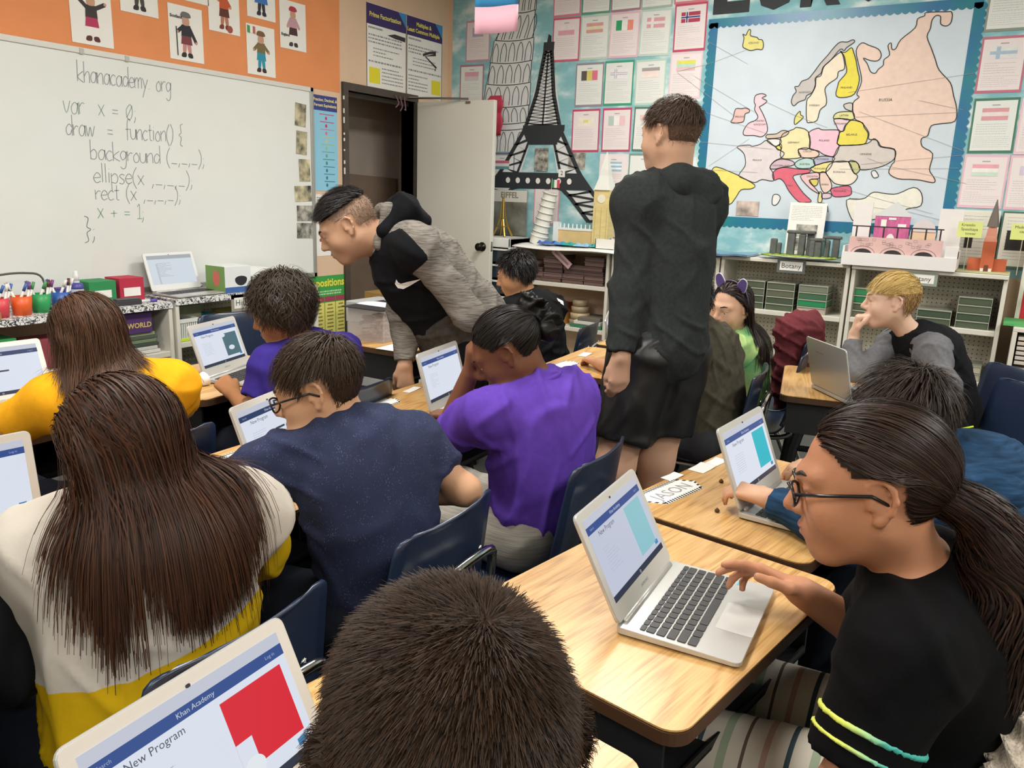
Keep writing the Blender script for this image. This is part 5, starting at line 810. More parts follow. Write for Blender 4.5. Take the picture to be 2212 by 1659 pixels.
        tx('o', .012, .5, .035, 'D8DCE4'); q('button', .9, .105, .955, .16, glow('3E86B8', G_), .0004)
        if screen == 'red': q('drawing', .6, .2, .955, .76, glow('DB2A3A', G_), .0004); q('drawing_gap', .6, .2, .69, .42, glow('DCE3F0', G_), .0006); MB().add([fr_(.66 + .055 * math.cos(a), .2 + .08 * math.sin(a), .0007) for a in [k * .314 for k in range(20)]], [tuple(range(20))]).build('drawn_circle', glow('E4EAF0', G_), lid)
        if screen == 'cyan': q('drawing', .63, .17, .94, .78, glow('22B8C8', G_), .0004)
        if screen == 'cyan_dim': q('drawing', .62, .14, .93, .78, glow('8EC4CE', G_), .0004)
        if screen == 'teal': q('drawing', .6, .14, .95, .72, glow('4C6E78', G_), .0004); MB().add([fr_(.75 + .07 * math.cos(a), .33 + .06 * math.sin(a), .0007) for a in [k * .314 for k in range(20)]], [tuple(range(20))]).build('drawn_oval', glow('DCE3F0', G_), lid); MB().add([fr_(.62 + .06 * math.cos(a), .68 + .05 * math.sin(a), .0007) for a in [k * .314 for k in range(20)]], [tuple(range(20))]).build('drawn_circle', glow('DCE3F0', G_), lid)
        if screen in ('oval', 'dark'): MB().prism(rrect(.16, .035, .015, 3, .55, .5), .0002, lambda u, v, k: fr_(u, v, .0005 + k)).build('drawn_oval', glow('3E4654', G_), lid)
    if lid_mark: lettering(lid_mark, .0072, frame_at((0, -.0008, lid_h * .085), (1, 0, 0), (0, 0, 1)), plain('6A6A68'), lid, name='brand_mark', spacing=1.15); lettering(lid_mark, .012, frame_at((.05, .0056, lid_h * .75), (-1, 0, 0), (0, 0, 1)), plain('8A8276'), lid, name='lid_mark')
    MB().prism(rrect(.006, .004, .0015, 2, 0, lid_h - .012), .0003, lambda u, v, k: (u, -.001 - k, v)).build('webcam', plain('2A2A2C'), lid)
    return t
SCREEN = .95
laptop(1.254, .463, 4.2, 'silver laptop with a pale cyan drawing, before the girl in the black shirt', 'cyan_dim', 'parts', 118)
laptop(1.866, .424, -4, 'silver laptop with a bright cyan drawing, before the blue hooded child', 'cyan', 'parts', 112)
laptop(.473, .594, 4, 'white rimmed laptop with a red drawing, nearest the camera', 'red', 'joined', 116, bz=bezel_w)
laptop(.652, 1.588, -5, 'white rimmed laptop cut by the left edge, before the long haired child', 'oval', 'parts', 98, bz=bezel_w)
laptop(1.325, 1.44, 16, 'white rimmed laptop hidden partly by the boy in the navy shirt', 'dark', 'joined', 110, bz=bezel_w)
laptop(2.07, 1.494, 10.5, 'silver laptop before the child in purple', 'plain', 'joined', 106)
laptop(1.938, 2.424, 17.4, 'silver laptop with a teal drawing, before the curly haired child', 'teal', 'parts', 109)
laptop(1.20, 2.53, -3, 'white rimmed laptop with a small dark oval, before the child in yellow', 'dark', 'joined', 110, bz=bezel_w)
laptop(3.113, .501, 39.4, 'silver laptop seen from behind on the desk of the blond child', 'plain', 'joined', 104)
laptop(3.15, 1.40, 22, 'silver laptop seen edge on beyond the standing teen', 'plain', 'joined', 104)
laptop(2.80, 3.90, 3, 'silver laptop with a white rim open on the low bookcase before the whiteboard', 'editor', 'joined', 108, z=.777, bz=plain('E6E8E8', .4), wd=.325, dp=.215, lid_h=.21, lid_mark=None)
# name plates and small things on the desks
def plate(x, y, rot, txt, label, w=.22, h=.085):
    t = thing('name_plate', label, 'name plate', (x, y, DZ), math.radians(rot), 'laminated name plates'); hw, hh = w / 2, h / 2
    outl = [(-hw, 0), (-hw + .03, -hh), (hw - .03, -hh), (hw, 0), (hw - .03, hh), (-hw + .03, hh)]
    MB().prism(outl, .0008, lambda u, v, k: (u, v, k)).build('card', paper_w, t); mb = MB(); n = 16
    for sy in (-1, 1):
        for i in range(n): a0 = -hw + .03 + (w - .06) * i / n; a1 = a0 + (w - .06) / n * .55; mb.add([(a0, sy * hh, .001), (a1, sy * hh, .001), (a1 + .003, sy * (hh - .011), .001), (a0 + .003, sy * (hh - .011), .001)], [(0, 1, 2, 3)])
    for sx in (-1, 1):
        for sy in (-1, 1):
            for i in range(3): q = (i + .2) / 3; q2 = q + .17; p = lambda s_, d: (sx * (hw - .03 * s_ - d * .8), sy * (hh * s_) * (1 - d * 3), .001); mb.add([p(q, 0), p(q2, 0), p(q2, .011), p(q, .011)], [(0, 1, 2, 3)])
    mb.build('stripes', plain('2A2A2C'), t)
    if txt: lettering(txt, .05, Matrix.Translation((0, -.004, .0012)), plain('9A98A0'), t, name='written_name')
    return t
plate(1.795, .63, -12, 'JASON', 'name plate with black striped edge beside the two acorn caps'); plate(1.29, 1.645, 6, 'Juno', 'name plate beside the laptop of the boy in the navy shirt'); plate(1.955, 1.72, 4, '', 'name plate on the desk of the child in purple'); plate(2.93, 1.545, 2, '', 'name plate on the desk beyond the standing teen'); plate(1.80, 2.60, 6, '', 'name plate behind the rolled paper on the desk of the curly haired child')
for x, y, w_, h_, r, lab in ((2.01, .625, .075, .045, -8, 'larger blank card by the bright cyan laptop'), (1.895, .665, .06, .03, -14, 'small curled card by the striped name plate'), (2.085, .61, .06, .035, -10, 'small card at the far desk edge behind the bright cyan laptop'), (2.19, 1.76, .08, .03, 8, 'blank card strip by the laptop of the child in purple'), (3.2, 1.58, .08, .04, 6, 'pale sticker on the desk beyond the standing teen')):
    o = MB().grid(lambda a, b: ((a - .5) * w_, (b - .5) * h_, .0012 + .006 * max(0, a - .6)), 6, 2).build('paper_card', paper_w, solid=.0008); o.location = (x, y, DZ); o.rotation_euler = (0, 0, math.radians(r)); tag(o, lab, 'card')
for x, y, lab in ((1.932, .548, 'acorn cap nearer the bright cyan laptop'), (1.732, .494, 'acorn cap nearer the desk gap')): tag(MB().lathe([(.001, 0), (.005, .001), (.006, .005), (.003, .009), (.001, .011)], 10, (x, y, DZ)).build('acorn_cap', plain('4E3416'), smooth=True), lab, 'acorn cap')
rp = thing('paper_roll', 'rolled white paper tube with inked pattern by the curly child\'s laptop', 'paper roll', (1.76, 2.36, DZ), math.radians(20)); MB().tube([(-.07, .02, .012), (-.02, .01, .013), (.0, .0, .018)], [.011, .011, .018], 12, cap=False).tube([(.0, .0, .018), (.022, -.006, .024)], [.018, .026], 14, cap=False).build('roll', paper_w, rp, smooth=True, solid=.001); MB().tube([(-.06, .018, .0128), (-.035, .0135, .0133)], [.0116, .0116], 12, cap=False).build('ink_band', plain('7A7468'), rp, smooth=True)
bn = thing('clear_bin', 'clear plastic bin full of wooden tiles on the desk before the bending teen', 'bin', (2.93, 2.53, DZ), .05); clear = mat('clear_plastic', 'D8D0CC', .1, alpha=.28)
MB().box((-.13, -.1, 0), (.13, .1, .004)).box((-.135, -.105, .0), (-.131, .105, .15)).box((.131, -.105, 0), (.135, .105, .15)).box((-.135, -.105, 0), (.135, -.101, .15)).box((-.135, .101, 0), (.135, .105, .15)).build('tub', clear, bn); R = random.Random(3)
for i in range(70):
    M = Matrix.Translation((R.uniform(-.1, .1), R.uniform(-.075, .075), .012 + .1 * i / 70)) @ Matrix.Rotation(R.uniform(0, 6), 4, 'Z') @ Matrix.Rotation(R.uniform(-.5, .5), 4, 'X'); MB().box((-.024, -.009, -.005), (.024, .009, .005), M).build('wooden_tile', plain(R.choice(['8E6A60', 'A88478', 'C8AC9C', '7A5650'])), bn)
tag(MB().prism([(-.16, -.12), (.16, -.12), (.16, .12), (-.16, .12)], .004, lambda u, v, k: (2.93 + u, 2.53 + v, DZ + .152 + k)).build('black_folder', plain('2A2C30', .4)), 'black folder lying across the clear bin', 'folder')
tag(MB().grid(lambda a, b: (2.86 + .22 * a, 2.44 + .2 * b, DZ + .158 + .004 * math.sin(6 * a)), 6, 4).build('paper_sheet', plain('D8D4DE'), solid=.001), 'loose sheet on top of the black folder', 'paper')
for x, y, r, lab in ((2.80, 2.30, 5, 'white sheet at the near desk edge below the clear bin'), (2.98, 2.28, -8, 'white sheet behind the arm of the bending teen')): o = box('paper_sheet', (-.11, -.075, 0), (.11, .075, .001), paper_w); o.location = (x, y, DZ + .0005); o.rotation_euler = (0, 0, math.radians(r)); tag(o, lab, 'paper')
for i in range(3): tag(box('picture_book', (3.12, 2.33, DZ + .001 + .009 * i), (3.28, 2.55, DZ + .009 + .009 * i), plain(['B8A8A8', 'D8D0CC', '8A6A68'][i]), bevel=.001), ['lowest', 'middle', 'topmost'][i] + ' thin book behind the bending teen', 'book')
# ---------------------------------------------------------------- people: soft solids blended from capsules and ellipsoids, meshed as one surface
V = lambda *a: np.array(a, float)
def nrm(v): v = np.asarray(v, float); return v / (np.linalg.norm(v) + 1e-12)
def cone(a, b, ra, rb=None, k=.03, op='u', cut=None): return ('c', V(*a), V(*b), ra, ra if rb is None else rb, k, op, cut)
def ell(c, r, R=None, k=.03, op='u', cut=None): return ('e', V(*c), np.asarray(r, float), np.eye(3) if R is None else R, k, op, cut)
def dist(p, P):
    if p[0] == 'c':
        a, b, ra, rb = p[1:5]; ab = b - a; L2 = ab @ ab + 1e-12; h = np.clip((P - a) @ ab / L2, 0, 1); d = np.linalg.norm(P - a - h[..., None] * ab, axis=-1) - (ra + (rb - ra) * h)
    else:
        c, r, R = p[1:4]; q = (P - c) @ R; k0 = np.linalg.norm(q / r, axis=-1); k1 = np.linalg.norm(q / (r * r), axis=-1) + 1e-9; d = k0 * (k0 - 1) / k1
    if p[7 if p[0] == 'c' else 6] is not None:
        for n, o in p[7 if p[0] == 'c' else 6]: d = np.maximum(d, P @ n - o)
    return d
def opk(p): return (p[5], p[6]) if p[0] == 'c' else (p[4], p[5])
def blend(F, d, k, op):
    if op == 's': d = -d; h = np.maximum(k - np.abs(F - d), 0) / k; return np.maximum(F, d) + h * h * k * .25
    h = np.maximum(k - np.abs(F - d), 0) / k; return np.minimum(F, d) - h * h * k * .25
def sdf(prims, P):
    F = np.full(P.shape[:-1], .5)
    for p in prims: F = blend(F, dist(p, P), *opk(p))
    return F
def bounds(p, m):
    if p[0] == 'c': r = max(p[3], p[4]) + m; return np.minimum(p[1], p[2]) - r, np.maximum(p[1], p[2]) + r
    r = np.abs(p[3]) @ p[2] + m; return p[1] - r, p[1] + r
def mesh_sdf(prims, vox, extra=None):
    lo = np.min([bounds(p, 0)[0] for p in prims if opk(p)[1] == 'u'], 0) - 3 * vox; hi = np.max([bounds(p, 0)[1] for p in prims if opk(p)[1] == 'u'], 0) + 3 * vox
    n = np.ceil((hi - lo) / vox).astype(int) + 1; F = np.full(n, .06, np.float32); ax = [lo[i] + vox * np.arange(n[i]) for i in range(3)]
    for p in prims:
        k, op = opk(p); b0, b1 = bounds(p, k + 2 * vox); i0 = np.clip(((b0 - lo) / vox).astype(int), 0, n); i1 = np.clip(((b1 - lo) / vox).astype(int) + 2, 0, n)
        if np.any(i1 <= i0): continue
        P = np.stack(np.meshgrid(*[ax[i][i0[i]:i1[i]] for i in range(3)], indexing='ij'), -1); s = tuple(slice(a, b) for a, b in zip(i0, i1)); F[s] = blend(F[s], dist(p, P), k, op)
    S = F < 0; m = [F.shape[i] - 1 for i in range(3)]
    cs = [(a, b, c) for a in (0, 1) for b in (0, 1) for c in (0, 1)]; sl = lambda c: tuple(slice(c[i], c[i] + m[i]) for i in range(3))
    cnt = np.zeros(m, np.int8)
    for c in cs: cnt += S[sl(c)]
    cell = np.argwhere((cnt > 0) & (cnt < 8)); idx = np.full(m, -1, np.int64); idx[tuple(cell.T)] = np.arange(len(cell))
    acc = np.zeros((len(cell), 3)); w = np.zeros(len(cell)); val = {c: F[tuple((cell + c).T)] for c in cs}
    for c in cs:
        for d in range(3):
            if c[d]: continue
            e = list(c); e[d] = 1; a, b = val[c], val[tuple(e)]; x = (a < 0) != (b < 0); t = np.where(x, a / np.where(x, a - b, 1), 0); q = np.tile(np.array(c, float), (len(cell), 1)); q[:, d] = t; acc[x] += q[x]; w[x] += 1
    v = lo + vox * (cell + acc / w[:, None]); fs = []
    for d in range(3):
        u, t = (d + 1) % 3, (d + 2) % 3; A = [slice(0, None)] * 3; Bq = [slice(0, None)] * 3; A[d] = slice(0, -1); Bq[d] = slice(1, None); x = S[tuple(A)] != S[tuple(Bq)]; e = np.argwhere(x); e = e[(e[:, u] > 0) & (e[:, t] > 0) & (e[:, u] < m[u]) & (e[:, t] < m[t])]
        q = []
        for du, dt_ in ((-1, -1), (0, -1), (0, 0), (-1, 0)): o = e.copy(); o[:, u] += du; o[:, t] += dt_; q.append(idx[tuple(o.T)])
        q = np.stack(q, 1); fl = ~S[tuple(e.T)]; q[fl] = q[fl][:, ::-1]; fs.append(q)
    f = np.concatenate(fs); return v, f[(f >= 0).all(1)]
def folds(P, amp, wl, seed, stretch=(1, 1, 1)):
    r = np.random.default_rng(seed); d = np.zeros(len(P))
    for i in range(7): n = nrm(r.normal(size=3)) * np.array(stretch); L_ = wl * r.uniform(.7, 2.4); w = P + .035 * np.sin(P[:, [1, 2, 0]] * r.uniform(9, 20) + i * 2); m = np.clip(np.sin(P @ nrm(r.normal(size=3)) * r.uniform(12, 26) + r.uniform(0, 6)) * 1.4, 0, 1); d += (np.exp(-(np.sin(w @ n * math.pi / L_ + r.uniform(0, 6)) / .3) ** 2) - .25) * m * r.uniform(.5, 1)
    return amp * d * 1.5
def crumple(me, v, fold, wl, seed, stretch=(1, 1, 1), base=0):
    g = np.empty(len(v) * 3, np.float32); me.vertex_normals.foreach_get('vector', g); v = v + g.reshape(-1, 3) * folds(v, fold, wl, seed, stretch)[:, None]; me.vertices.foreach_set('co', (v - base).ravel()); me.update()
class Person:
    def __init__(s, label, base, group=None):
        s.o = thing('person', label, 'person', (base[0], base[1], 0)); s.b = V(base[0], base[1], 0)
    def mesh(s, name, v, f, m, parent=None, smooth=True):
        me = bpy.data.meshes.new(name); v = v - s.b; me.vertices.add(len(v)); me.vertices.foreach_set('co', v.ravel()); f = np.asarray(f); k = f.shape[1]; me.loops.add(f.size); me.loops.foreach_set('vertex_index', f.ravel()); me.polygons.add(len(f)); me.polygons.foreach_set('loop_start', np.arange(0, f.size, k)); me.polygons.foreach_set('loop_total', np.full(len(f), k)); me.polygons.foreach_set('use_smooth', np.full(len(f), smooth)); me.update(calc_edges=True); me.validate(); me.update()
        return link(name, me, m, parent or s.o)
    def solid(s, name, prims, m, vox, fold=0, wl=.09, seed=1, stretch=(1, 1, 1), parent=None):
        v, f = mesh_sdf(prims, vox); o = s.mesh(name, v, f, m, parent)
        if fold: crumple(o.data, v, fold, wl, seed, stretch, s.b)
        return o
    def mb(s, name, mb, m, parent=None, smooth=True, solid=0):
        mb.v = [tuple(np.array(p) - s.b) for p in mb.v]; return mb.build(name, m, parent or s.o, smooth=smooth, solid=solid)
def rotm(heading, pitch=0, roll=0):
    """head frame: columns right, forward, up; heading in degrees from +x, pitch up positive, roll towards the right shoulder"""
    h, p, r = map(math.radians, (heading, pitch, roll)); f = V(math.cos(h) * math.cos(p), math.sin(h) * math.cos(p), math.sin(p)); rt = V(math.sin(h), -math.cos(h), 0); u = np.cross(rt, f)
    r2 = rt * math.cos(r) - u * math.sin(r); u2 = u * math.cos(r) + rt * math.sin(r); return np.stack([r2, f, u2], 1)
def head_prims(O, R, s, soft=0.0):
    g = lambda *p: O + R @ (V(*p) * s); E = lambda c, r, k=.02, op='u', rot=None: ell(g(*c), V(*r) * s, R if rot is None else R @ rot, k * s, op); Cn = lambda a, b, ra, rb=None, k=.02, op='u': cone(g(*a), g(*b), ra * s, (ra if rb is None else rb) * s, k * s, op)
    L_ = [E((0, -.015, .028), (.074, .094, .084)), E((0, .018, -.03), (.060, .069, .078), .04), E((0, .068, -.090), (.02, .019, .017), .035)]
    for x in (-1, 1):
        L_ += [Cn((x * .05, -.005, -.045), (x * .016, .058, -.088), .018, .015, .03), E((x * .036, .05, -.032), (.026, .024, .026), .03), Cn((x * .012, .083, .024), (x * .044, .066, .027), .010, .008, .02)]
    L_ += [E((0, .074, -.056), (.026, .018, .022), .025)]
    for x in (-1, 1): L_ += [E((x * .031, .094, .004), (.016, .014, .0095), .012, 's')]
    L_ += [Cn((0, .084, .016), (0, .1085, -.021), .0075, .0105, .012), E((.010, .096, -.027), (.009, .0095, .0075), .008), E((-.010, .096, -.027), (.009, .0095, .0075), .008), E((0, .0935, -.051), (.019, .0075, .005), .006), E((0, .0915, -.0625), (.016, .0085, .0055), .006), E((0, .104, -.057), (.018, .008, .0013), .002, 's')]
    for x in (-1, 1):
        L_ += [E((x * .031, .0752, .0095), (.0145, .0115, .0062), .006), E((x * .031, .0745, -.005), (.0135, .0105, .004), .006)]
        ep = lambda yy, zz: (x * (.0725 + .0075 * (1 - (yy + .012) / .018)), yy, zz); ring = [(.004, .004), (.002, .02), (-.008, .028), (-.020, .027), (-.029, .016), (-.030, .0), (-.024, -.015), (-.014, -.027)]
        L_ += [E((x * .0755, -.013, .0), (.0075, .0165, .026), .006)]
        for qa, qb in zip(ring, ring[1:]): L_ += [Cn(ep(*qa), ep(*qb), .0042, .0042, .004)]
        L_ += [E((x * .0845, -.0125, .003), (.0065, .0105, .0175), .003, 's'), E((x * .0775, -.008, -.029), (.0065, .0085, .0085), .005), E((x * .078, .003, -.008), (.004, .004, .006), .004)]
    return L_
def hand_prims(W, d, b, T, s=1.0, curl=(25, 35, 20), thumb=(.7, .5), spread=.0):
    """W wrist, d towards the fingers, b out of the back of the hand, T towards the thumb side"""
    d, T = nrm(d), None if T is None else nrm(T); b = nrm(b - d * (b @ d)); T = nrm(np.cross(d, b)) if T is None else nrm(T - d * (T @ d) - b * (T @ b)); out = []
    L_ = [(.024, .064, .0088), (.008, .071, .0090), (-.008, .066, .0086), (-.023, .052, .0076)]
    for i, (u, fl, r) in enumerate(L_):
        k0 = W + (d * (.082 - .004 * abs(i - 1)) + T * u) * s; out.append(cone(W + T * u * .55 * s + d * .008 * s, k0, .0125 * s, .0105 * s, .014 * s)); p = k0; a = 0.0; dd = nrm(d + T * spread * (1.5 - i))
        c = curl[i] if hasattr(curl[0], '__len__') else curl
        for j, q in enumerate((.45, .3, .25)):
            a += math.radians(c[j]); v = dd * math.cos(a) - b * math.sin(a); p2 = p + v * fl * q * s; out.append(cone(p, p2, r * (1 - .08 * j) * s, r * (.92 - .09 * j) * s, .0035 * s)); p = p2
    a = W + (d * .012 + T * .018) * s; m = a + (d * .026 * (1 - thumb[0]) + d * .012 + T * .03 * thumb[0] - b * .008) * s; e = m + (d * .03 + T * .012 * thumb[0] - b * .022 * thumb[1]) * s; t = e + (d * .024 - b * .016 * thumb[1] - T * .006 * thumb[1]) * s
    out += [cone(a, m, .0125 * s, .0115 * s, .012 * s), cone(m, e, .0108 * s, .0098 * s, .004 * s), cone(e, t, .0098 * s, .0078 * s, .004 * s)]; return out
def torso_prims(P, N_, SL, SR, g=1.0, add=0.0, bow=.02, wd=1.0, deep=1.0):
    up = nrm(N_ - P); rt = nrm(SR - SL); rt = nrm(rt - up * (rt @ up)); fw = np.cross(up, rt); R = np.stack([rt, fw, up], 1); L = np.linalg.norm(N_ - P); a = add
    at = lambda q, b=0.0: P + up * L * q + fw * b
    return [ell(at(.02), (.138 * g * wd + a, .112 * g * deep + a, .105 * g + a), R, .05), ell(at(.30, -bow * .6), (.126 * g * wd + a, .1 * g * deep + a, .13 * g + a), R, .06), ell(at(.62, -bow), (.138 * g * wd + a, .1 * g * deep + a, .155 * g + a), R, .06), ell(at(.80, -bow), (.125 * g * wd + a, .082 * g + a, .09 * g + a), R, .05), cone(SL, SR, .047 * g + a, .047 * g + a, .05), cone(N_ - up * .01, SL, .036 * g + a * .8, .044 * g + a, .05), cone(N_ - up * .01, SR, .036 * g + a * .8, .044 * g + a, .05)], R
def leg_prims(P, R, add=0.0, g=1.0, seat=True, head=None, knees=None, ankles=None):
    out = []; f = V(math.cos(math.radians(head)), math.sin(math.radians(head)), 0); rt = V(f[1], -f[0], 0)
    for i, x in enumerate((-1, 1)):
        hp = P + rt * x * .075 * g - V(0, 0, .02); kn = V(*knees[i]) if knees else hp + f * .34 * g + rt * x * .03 + V(0, 0, -.0); an = V(*ankles[i]) if ankles else V(kn[0] + f[0] * .02, kn[1] + f[1] * .02, .09)
        out += [cone(hp, kn, .078 * g + add, .056 * g + add, .04), cone(kn, an, .054 * g + add, .036 * g + add * 1.3, .03)]
    return out
def shoes(p, ankles, head, m, s=1.0):
    f = V(math.cos(math.radians(head)), math.sin(math.radians(head)), 0); R = np.stack([V(f[1], -f[0], 0), f, V(0, 0, 1)], 1)
    for a in ankles: p.solid('shoe', [ell(V(a[0], a[1], .045) + f * .05, V(.042, .105, .045) * s, R, .01, cut=[(V(0, 0, -1), -.004)])], m, .009)
# ---- hair
def hair_mat(name, c1, c2, rough=.45):
    if name in MATS: return MATS[name]
    m = mat(name, c1, rough + .08, spec=.22); N, L, b = nodes_of(m); at = N.new('ShaderNodeAttribute'); at.attribute_name = 'tone'; cr = N.new('ShaderNodeValToRGB'); cr.color_ramp.elements[0].color = lin(c1); cr.color_ramp.elements[1].color = lin(c2); L.new(at.outputs['Fac'], cr.inputs[0]); L.new(cr.outputs[0], b.inputs['Base Color']); b.inputs['Anisotropic'].default_value = .5; return m
def hairline(y, z, lift=0.0): return y < np.interp(z, [-.07, -.03, -.012, .0, .03, .06, .085, .12], [-.045, -.035, -.02, .008, .026, .05, .072, .11]) + lift
def scalp(prims, O, R, s, n=64, t=.006, low=-.06, lift=0.0, fringe=0.0):
    """points of the hair cap: the head surface seen from its centre, pushed out by the hair thickness"""
    c = O + R @ (V(0, -.015, .02) * s); th = np.linspace(0, math.pi, n); ph = np.linspace(0, 2 * math.pi, 2 * n, endpoint=False); U = np.stack([np.outer(np.sin(th), np.cos(ph)), np.outer(np.sin(th), np.sin(ph)), np.outer(np.cos(th), np.ones(2 * n))], -1).reshape(-1, 3)
    W = U @ R.T; r = np.full(len(W), .19 * s)
    for _ in range(14): r -= sdf(prims, c + W * r[:, None]) * .9
    p = c + W * r[:, None]; loc = (p - O) @ R / s; ok = hairline(loc[:, 1] - fringe * (loc[:, 2] > .04), loc[:, 2], lift) & (loc[:, 2] > low); v = p + W * t * s
    i, j = np.meshgrid(np.arange(n - 1), np.arange(2 * n), indexing='ij'); a = i * 2 * n + j; b = i * 2 * n + (j + 1) % (2 * n); f = np.stack([a, a + 2 * n, b + 2 * n, b], -1).reshape(-1, 4); f = f[ok[f].all(1)]
    return v, f, W, loc
def inset(f, loc, lift, fringe, low, k=.012):
    l = loc[f].mean(1); return f[hairline(l[:, 1] - fringe * (l[:, 2] > .04), l[:, 2], lift - k) & (l[:, 2] > low + k * .6)]
def strands(p, prims, O, R, s, name, m, count, length, seg, width, flow, t=.006, low=-.06, lift=0.0, fringe=0.0, clear=.004, grav=0.0, jit=.25, curl=0.0, curlw=40., seed=5, rootmask=None, cap=True, lens=None, taper=.35, clump=0, rise=.35, body=None, fall=.0, hug=0.0, thick=.01, twist=.18, ears=False):
    """a cap of hair plus many ribbons that grow along a flow, droop, and rest on what they touch"""
    r = np.random.default_rng(seed); v, f, W, loc = scalp(prims, O, R, s, 56, t, low, lift, fringe); ff = f
    if rootmask is not None: k = rootmask(loc[f].mean(1)); ff = f[k]
    ar = np.linalg.norm(np.cross(v[ff[:, 2]] - v[ff[:, 0]], v[ff[:, 3]] - v[ff[:, 1]]), axis=1); pick = r.choice(len(ff), count, p=ar / ar.sum()); uv = r.random((count, 2)); q = ff[pick]
    P = (v[q[:, 0]] * ((1 - uv[:, 0]) * (1 - uv[:, 1]))[:, None] + v[q[:, 1]] * (uv[:, 0] * (1 - uv[:, 1]))[:, None] + v[q[:, 2]] * (uv[:, 0] * uv[:, 1])[:, None] + v[q[:, 3]] * ((1 - uv[:, 0]) * uv[:, 1])[:, None]); Nn = W[q[:, 0]]
    L_ = length * (r.uniform(.75, 1.1, count)); lp = (P - O) @ R / s
    if lens is not None: L_ = L_ * lens(lp)
    pts = [P]; nn = [Nn]; cur = P.copy(); d = None; allp = prims + (body or []); ph = r.uniform(0, 6.28, count); jv = r.normal(size=(count, 3)) * jit; jv2 = r.normal(size=(count, 3)) * jit
    if clump: cid = r.integers(0, clump, count); jc = r.normal(size=(clump, 3)) * jit; jv = jv * .35 + jc[cid]; jc = r.normal(size=(clump, 3)) * jit; jv2 = jv2 * .3 + jc[cid]; ph = ph * .15 + r.uniform(0, 6.28, clump)[cid]
    tgt = clear + thick * r.random(count) * (L_ / L_.max()); steps = np.linspace(.6, 1.4, seg) / seg
    for k in range(seg):
        u = k / seg; lc = (cur - O) @ R / s; fl = flow(lc) @ R.T; n = Nn if k == 0 else nn[-1]; fl = fl / (np.linalg.norm(fl, axis=1)[:, None] + 1e-9); tang = fl - n * np.sum(fl * n, 1)[:, None]; tang /= np.linalg.norm(tang, axis=1)[:, None] + 1e-9
        w = np.clip(fall * u * 2, 0, 1)
        dv = tang * (1 - w) + n * (rise * (1 - u)) + jv * (.4 + .6 * u) * .5 + jv2 * .35 * np.sin(3 * u) + V(0, 0, -1) * (grav * (.2 + u) + w)
        if curl: sd = np.cross(tang, n); dv = dv + curl * (sd * np.sin(curlw * u * L_ * 10 + ph)[:, None] + n * np.cos(curlw * u * L_ * 10 + ph)[:, None])
        d = dv / (np.linalg.norm(dv, axis=1)[:, None] + 1e-9) if d is None else nz(d * .45 + dv / (np.linalg.norm(dv, axis=1)[:, None] + 1e-9) * .55)
        cur = cur + d * (L_ * steps[k])[:, None]; e = 2e-3; D = sdf(allp, cur); near = D < .07; g = n.copy()
        if near.any():
            c_ = cur[near]; D0 = D[near]; gg = np.stack([sdf(allp, c_ + e * np.eye(3)[i]) - D0 for i in range(3)], 1); gg /= np.linalg.norm(gg, axis=1)[:, None] + 1e-9; g[near] = gg; tg = tgt[near]
            mv = (tg - D0) if u < hug else np.maximum(tg - D0, 0); cur[near] = c_ + gg * mv[:, None] * .9
        g = nz(g * .6 + n * .4); pts.append(cur.copy()); nn.append(g)
    Q = np.stack(pts, 1); G = np.stack(nn, 1)
    if ears:
        lq = (Q - O) @ R / s; bad = ((np.abs(lq[..., 0]) > .058) & (lq[..., 1] > -.04) & (lq[..., 1] < .012) & (lq[..., 2] > -.045) & (lq[..., 2] < .026)).any(1); kk = ~bad; Q, G, count = Q[kk], G[kk], int(kk.sum()); cid = cid[kk] if clump else None
        lf = loc[f].mean(1); f = f[~((np.abs(lf[:, 0]) > .055) & (lf[:, 1] > -.042) & (lf[:, 2] > -.05) & (lf[:, 2] < .03))]
    T = np.gradient(Q, axis=1); T /= np.linalg.norm(T, axis=2)[..., None] + 1e-9; tw = r.normal(size=(count, 1, 3)) * twist; S = np.cross(T, G + tw); S /= np.linalg.norm(S, axis=2)[..., None] + 1e-9
    wd = width * (1 - (1 - taper) * np.linspace(0, 1, seg + 1) ** 2)[None, :, None] * r.uniform(.6, 1.3, (count, 1, 1)); A = Q + S * wd / 2; B_ = Q - S * wd / 2; vv = np.stack([A, B_], 2).reshape(-1, 3); base = np.arange(count)[:, None] * (2 * (seg + 1)) + np.arange(seg)[None] * 2; fs = np.stack([base, base + 1, base + 3, base + 2], -1).reshape(-1, 4)
    tone = np.repeat(r.random(count) * .8, 2 * (seg + 1))
    if clump: tone = np.repeat(r.random(clump)[cid] * .55 + .3 * r.random(count), 2 * (seg + 1))
    if cap: f = inset(f, loc, lift, fringe, low); fs = np.concatenate([fs, f + len(vv)]); vv = np.concatenate([vv, v]); tone = np.concatenate([tone, np.full(len(v), .3)])
    o = p.mesh(name, vv, fs, m); a = o.data.attributes.new('tone', 'FLOAT', 'POINT'); a.data.foreach_set('value', tone.astype(np.float32)); return o
def nz(a): return a / (np.linalg.norm(a, axis=1)[:, None] + 1e-9)
def whorl(c=(0, -.05, .1), fwd=0.0): return lambda q: (q - V(*c)) + V(0, fwd, 0)
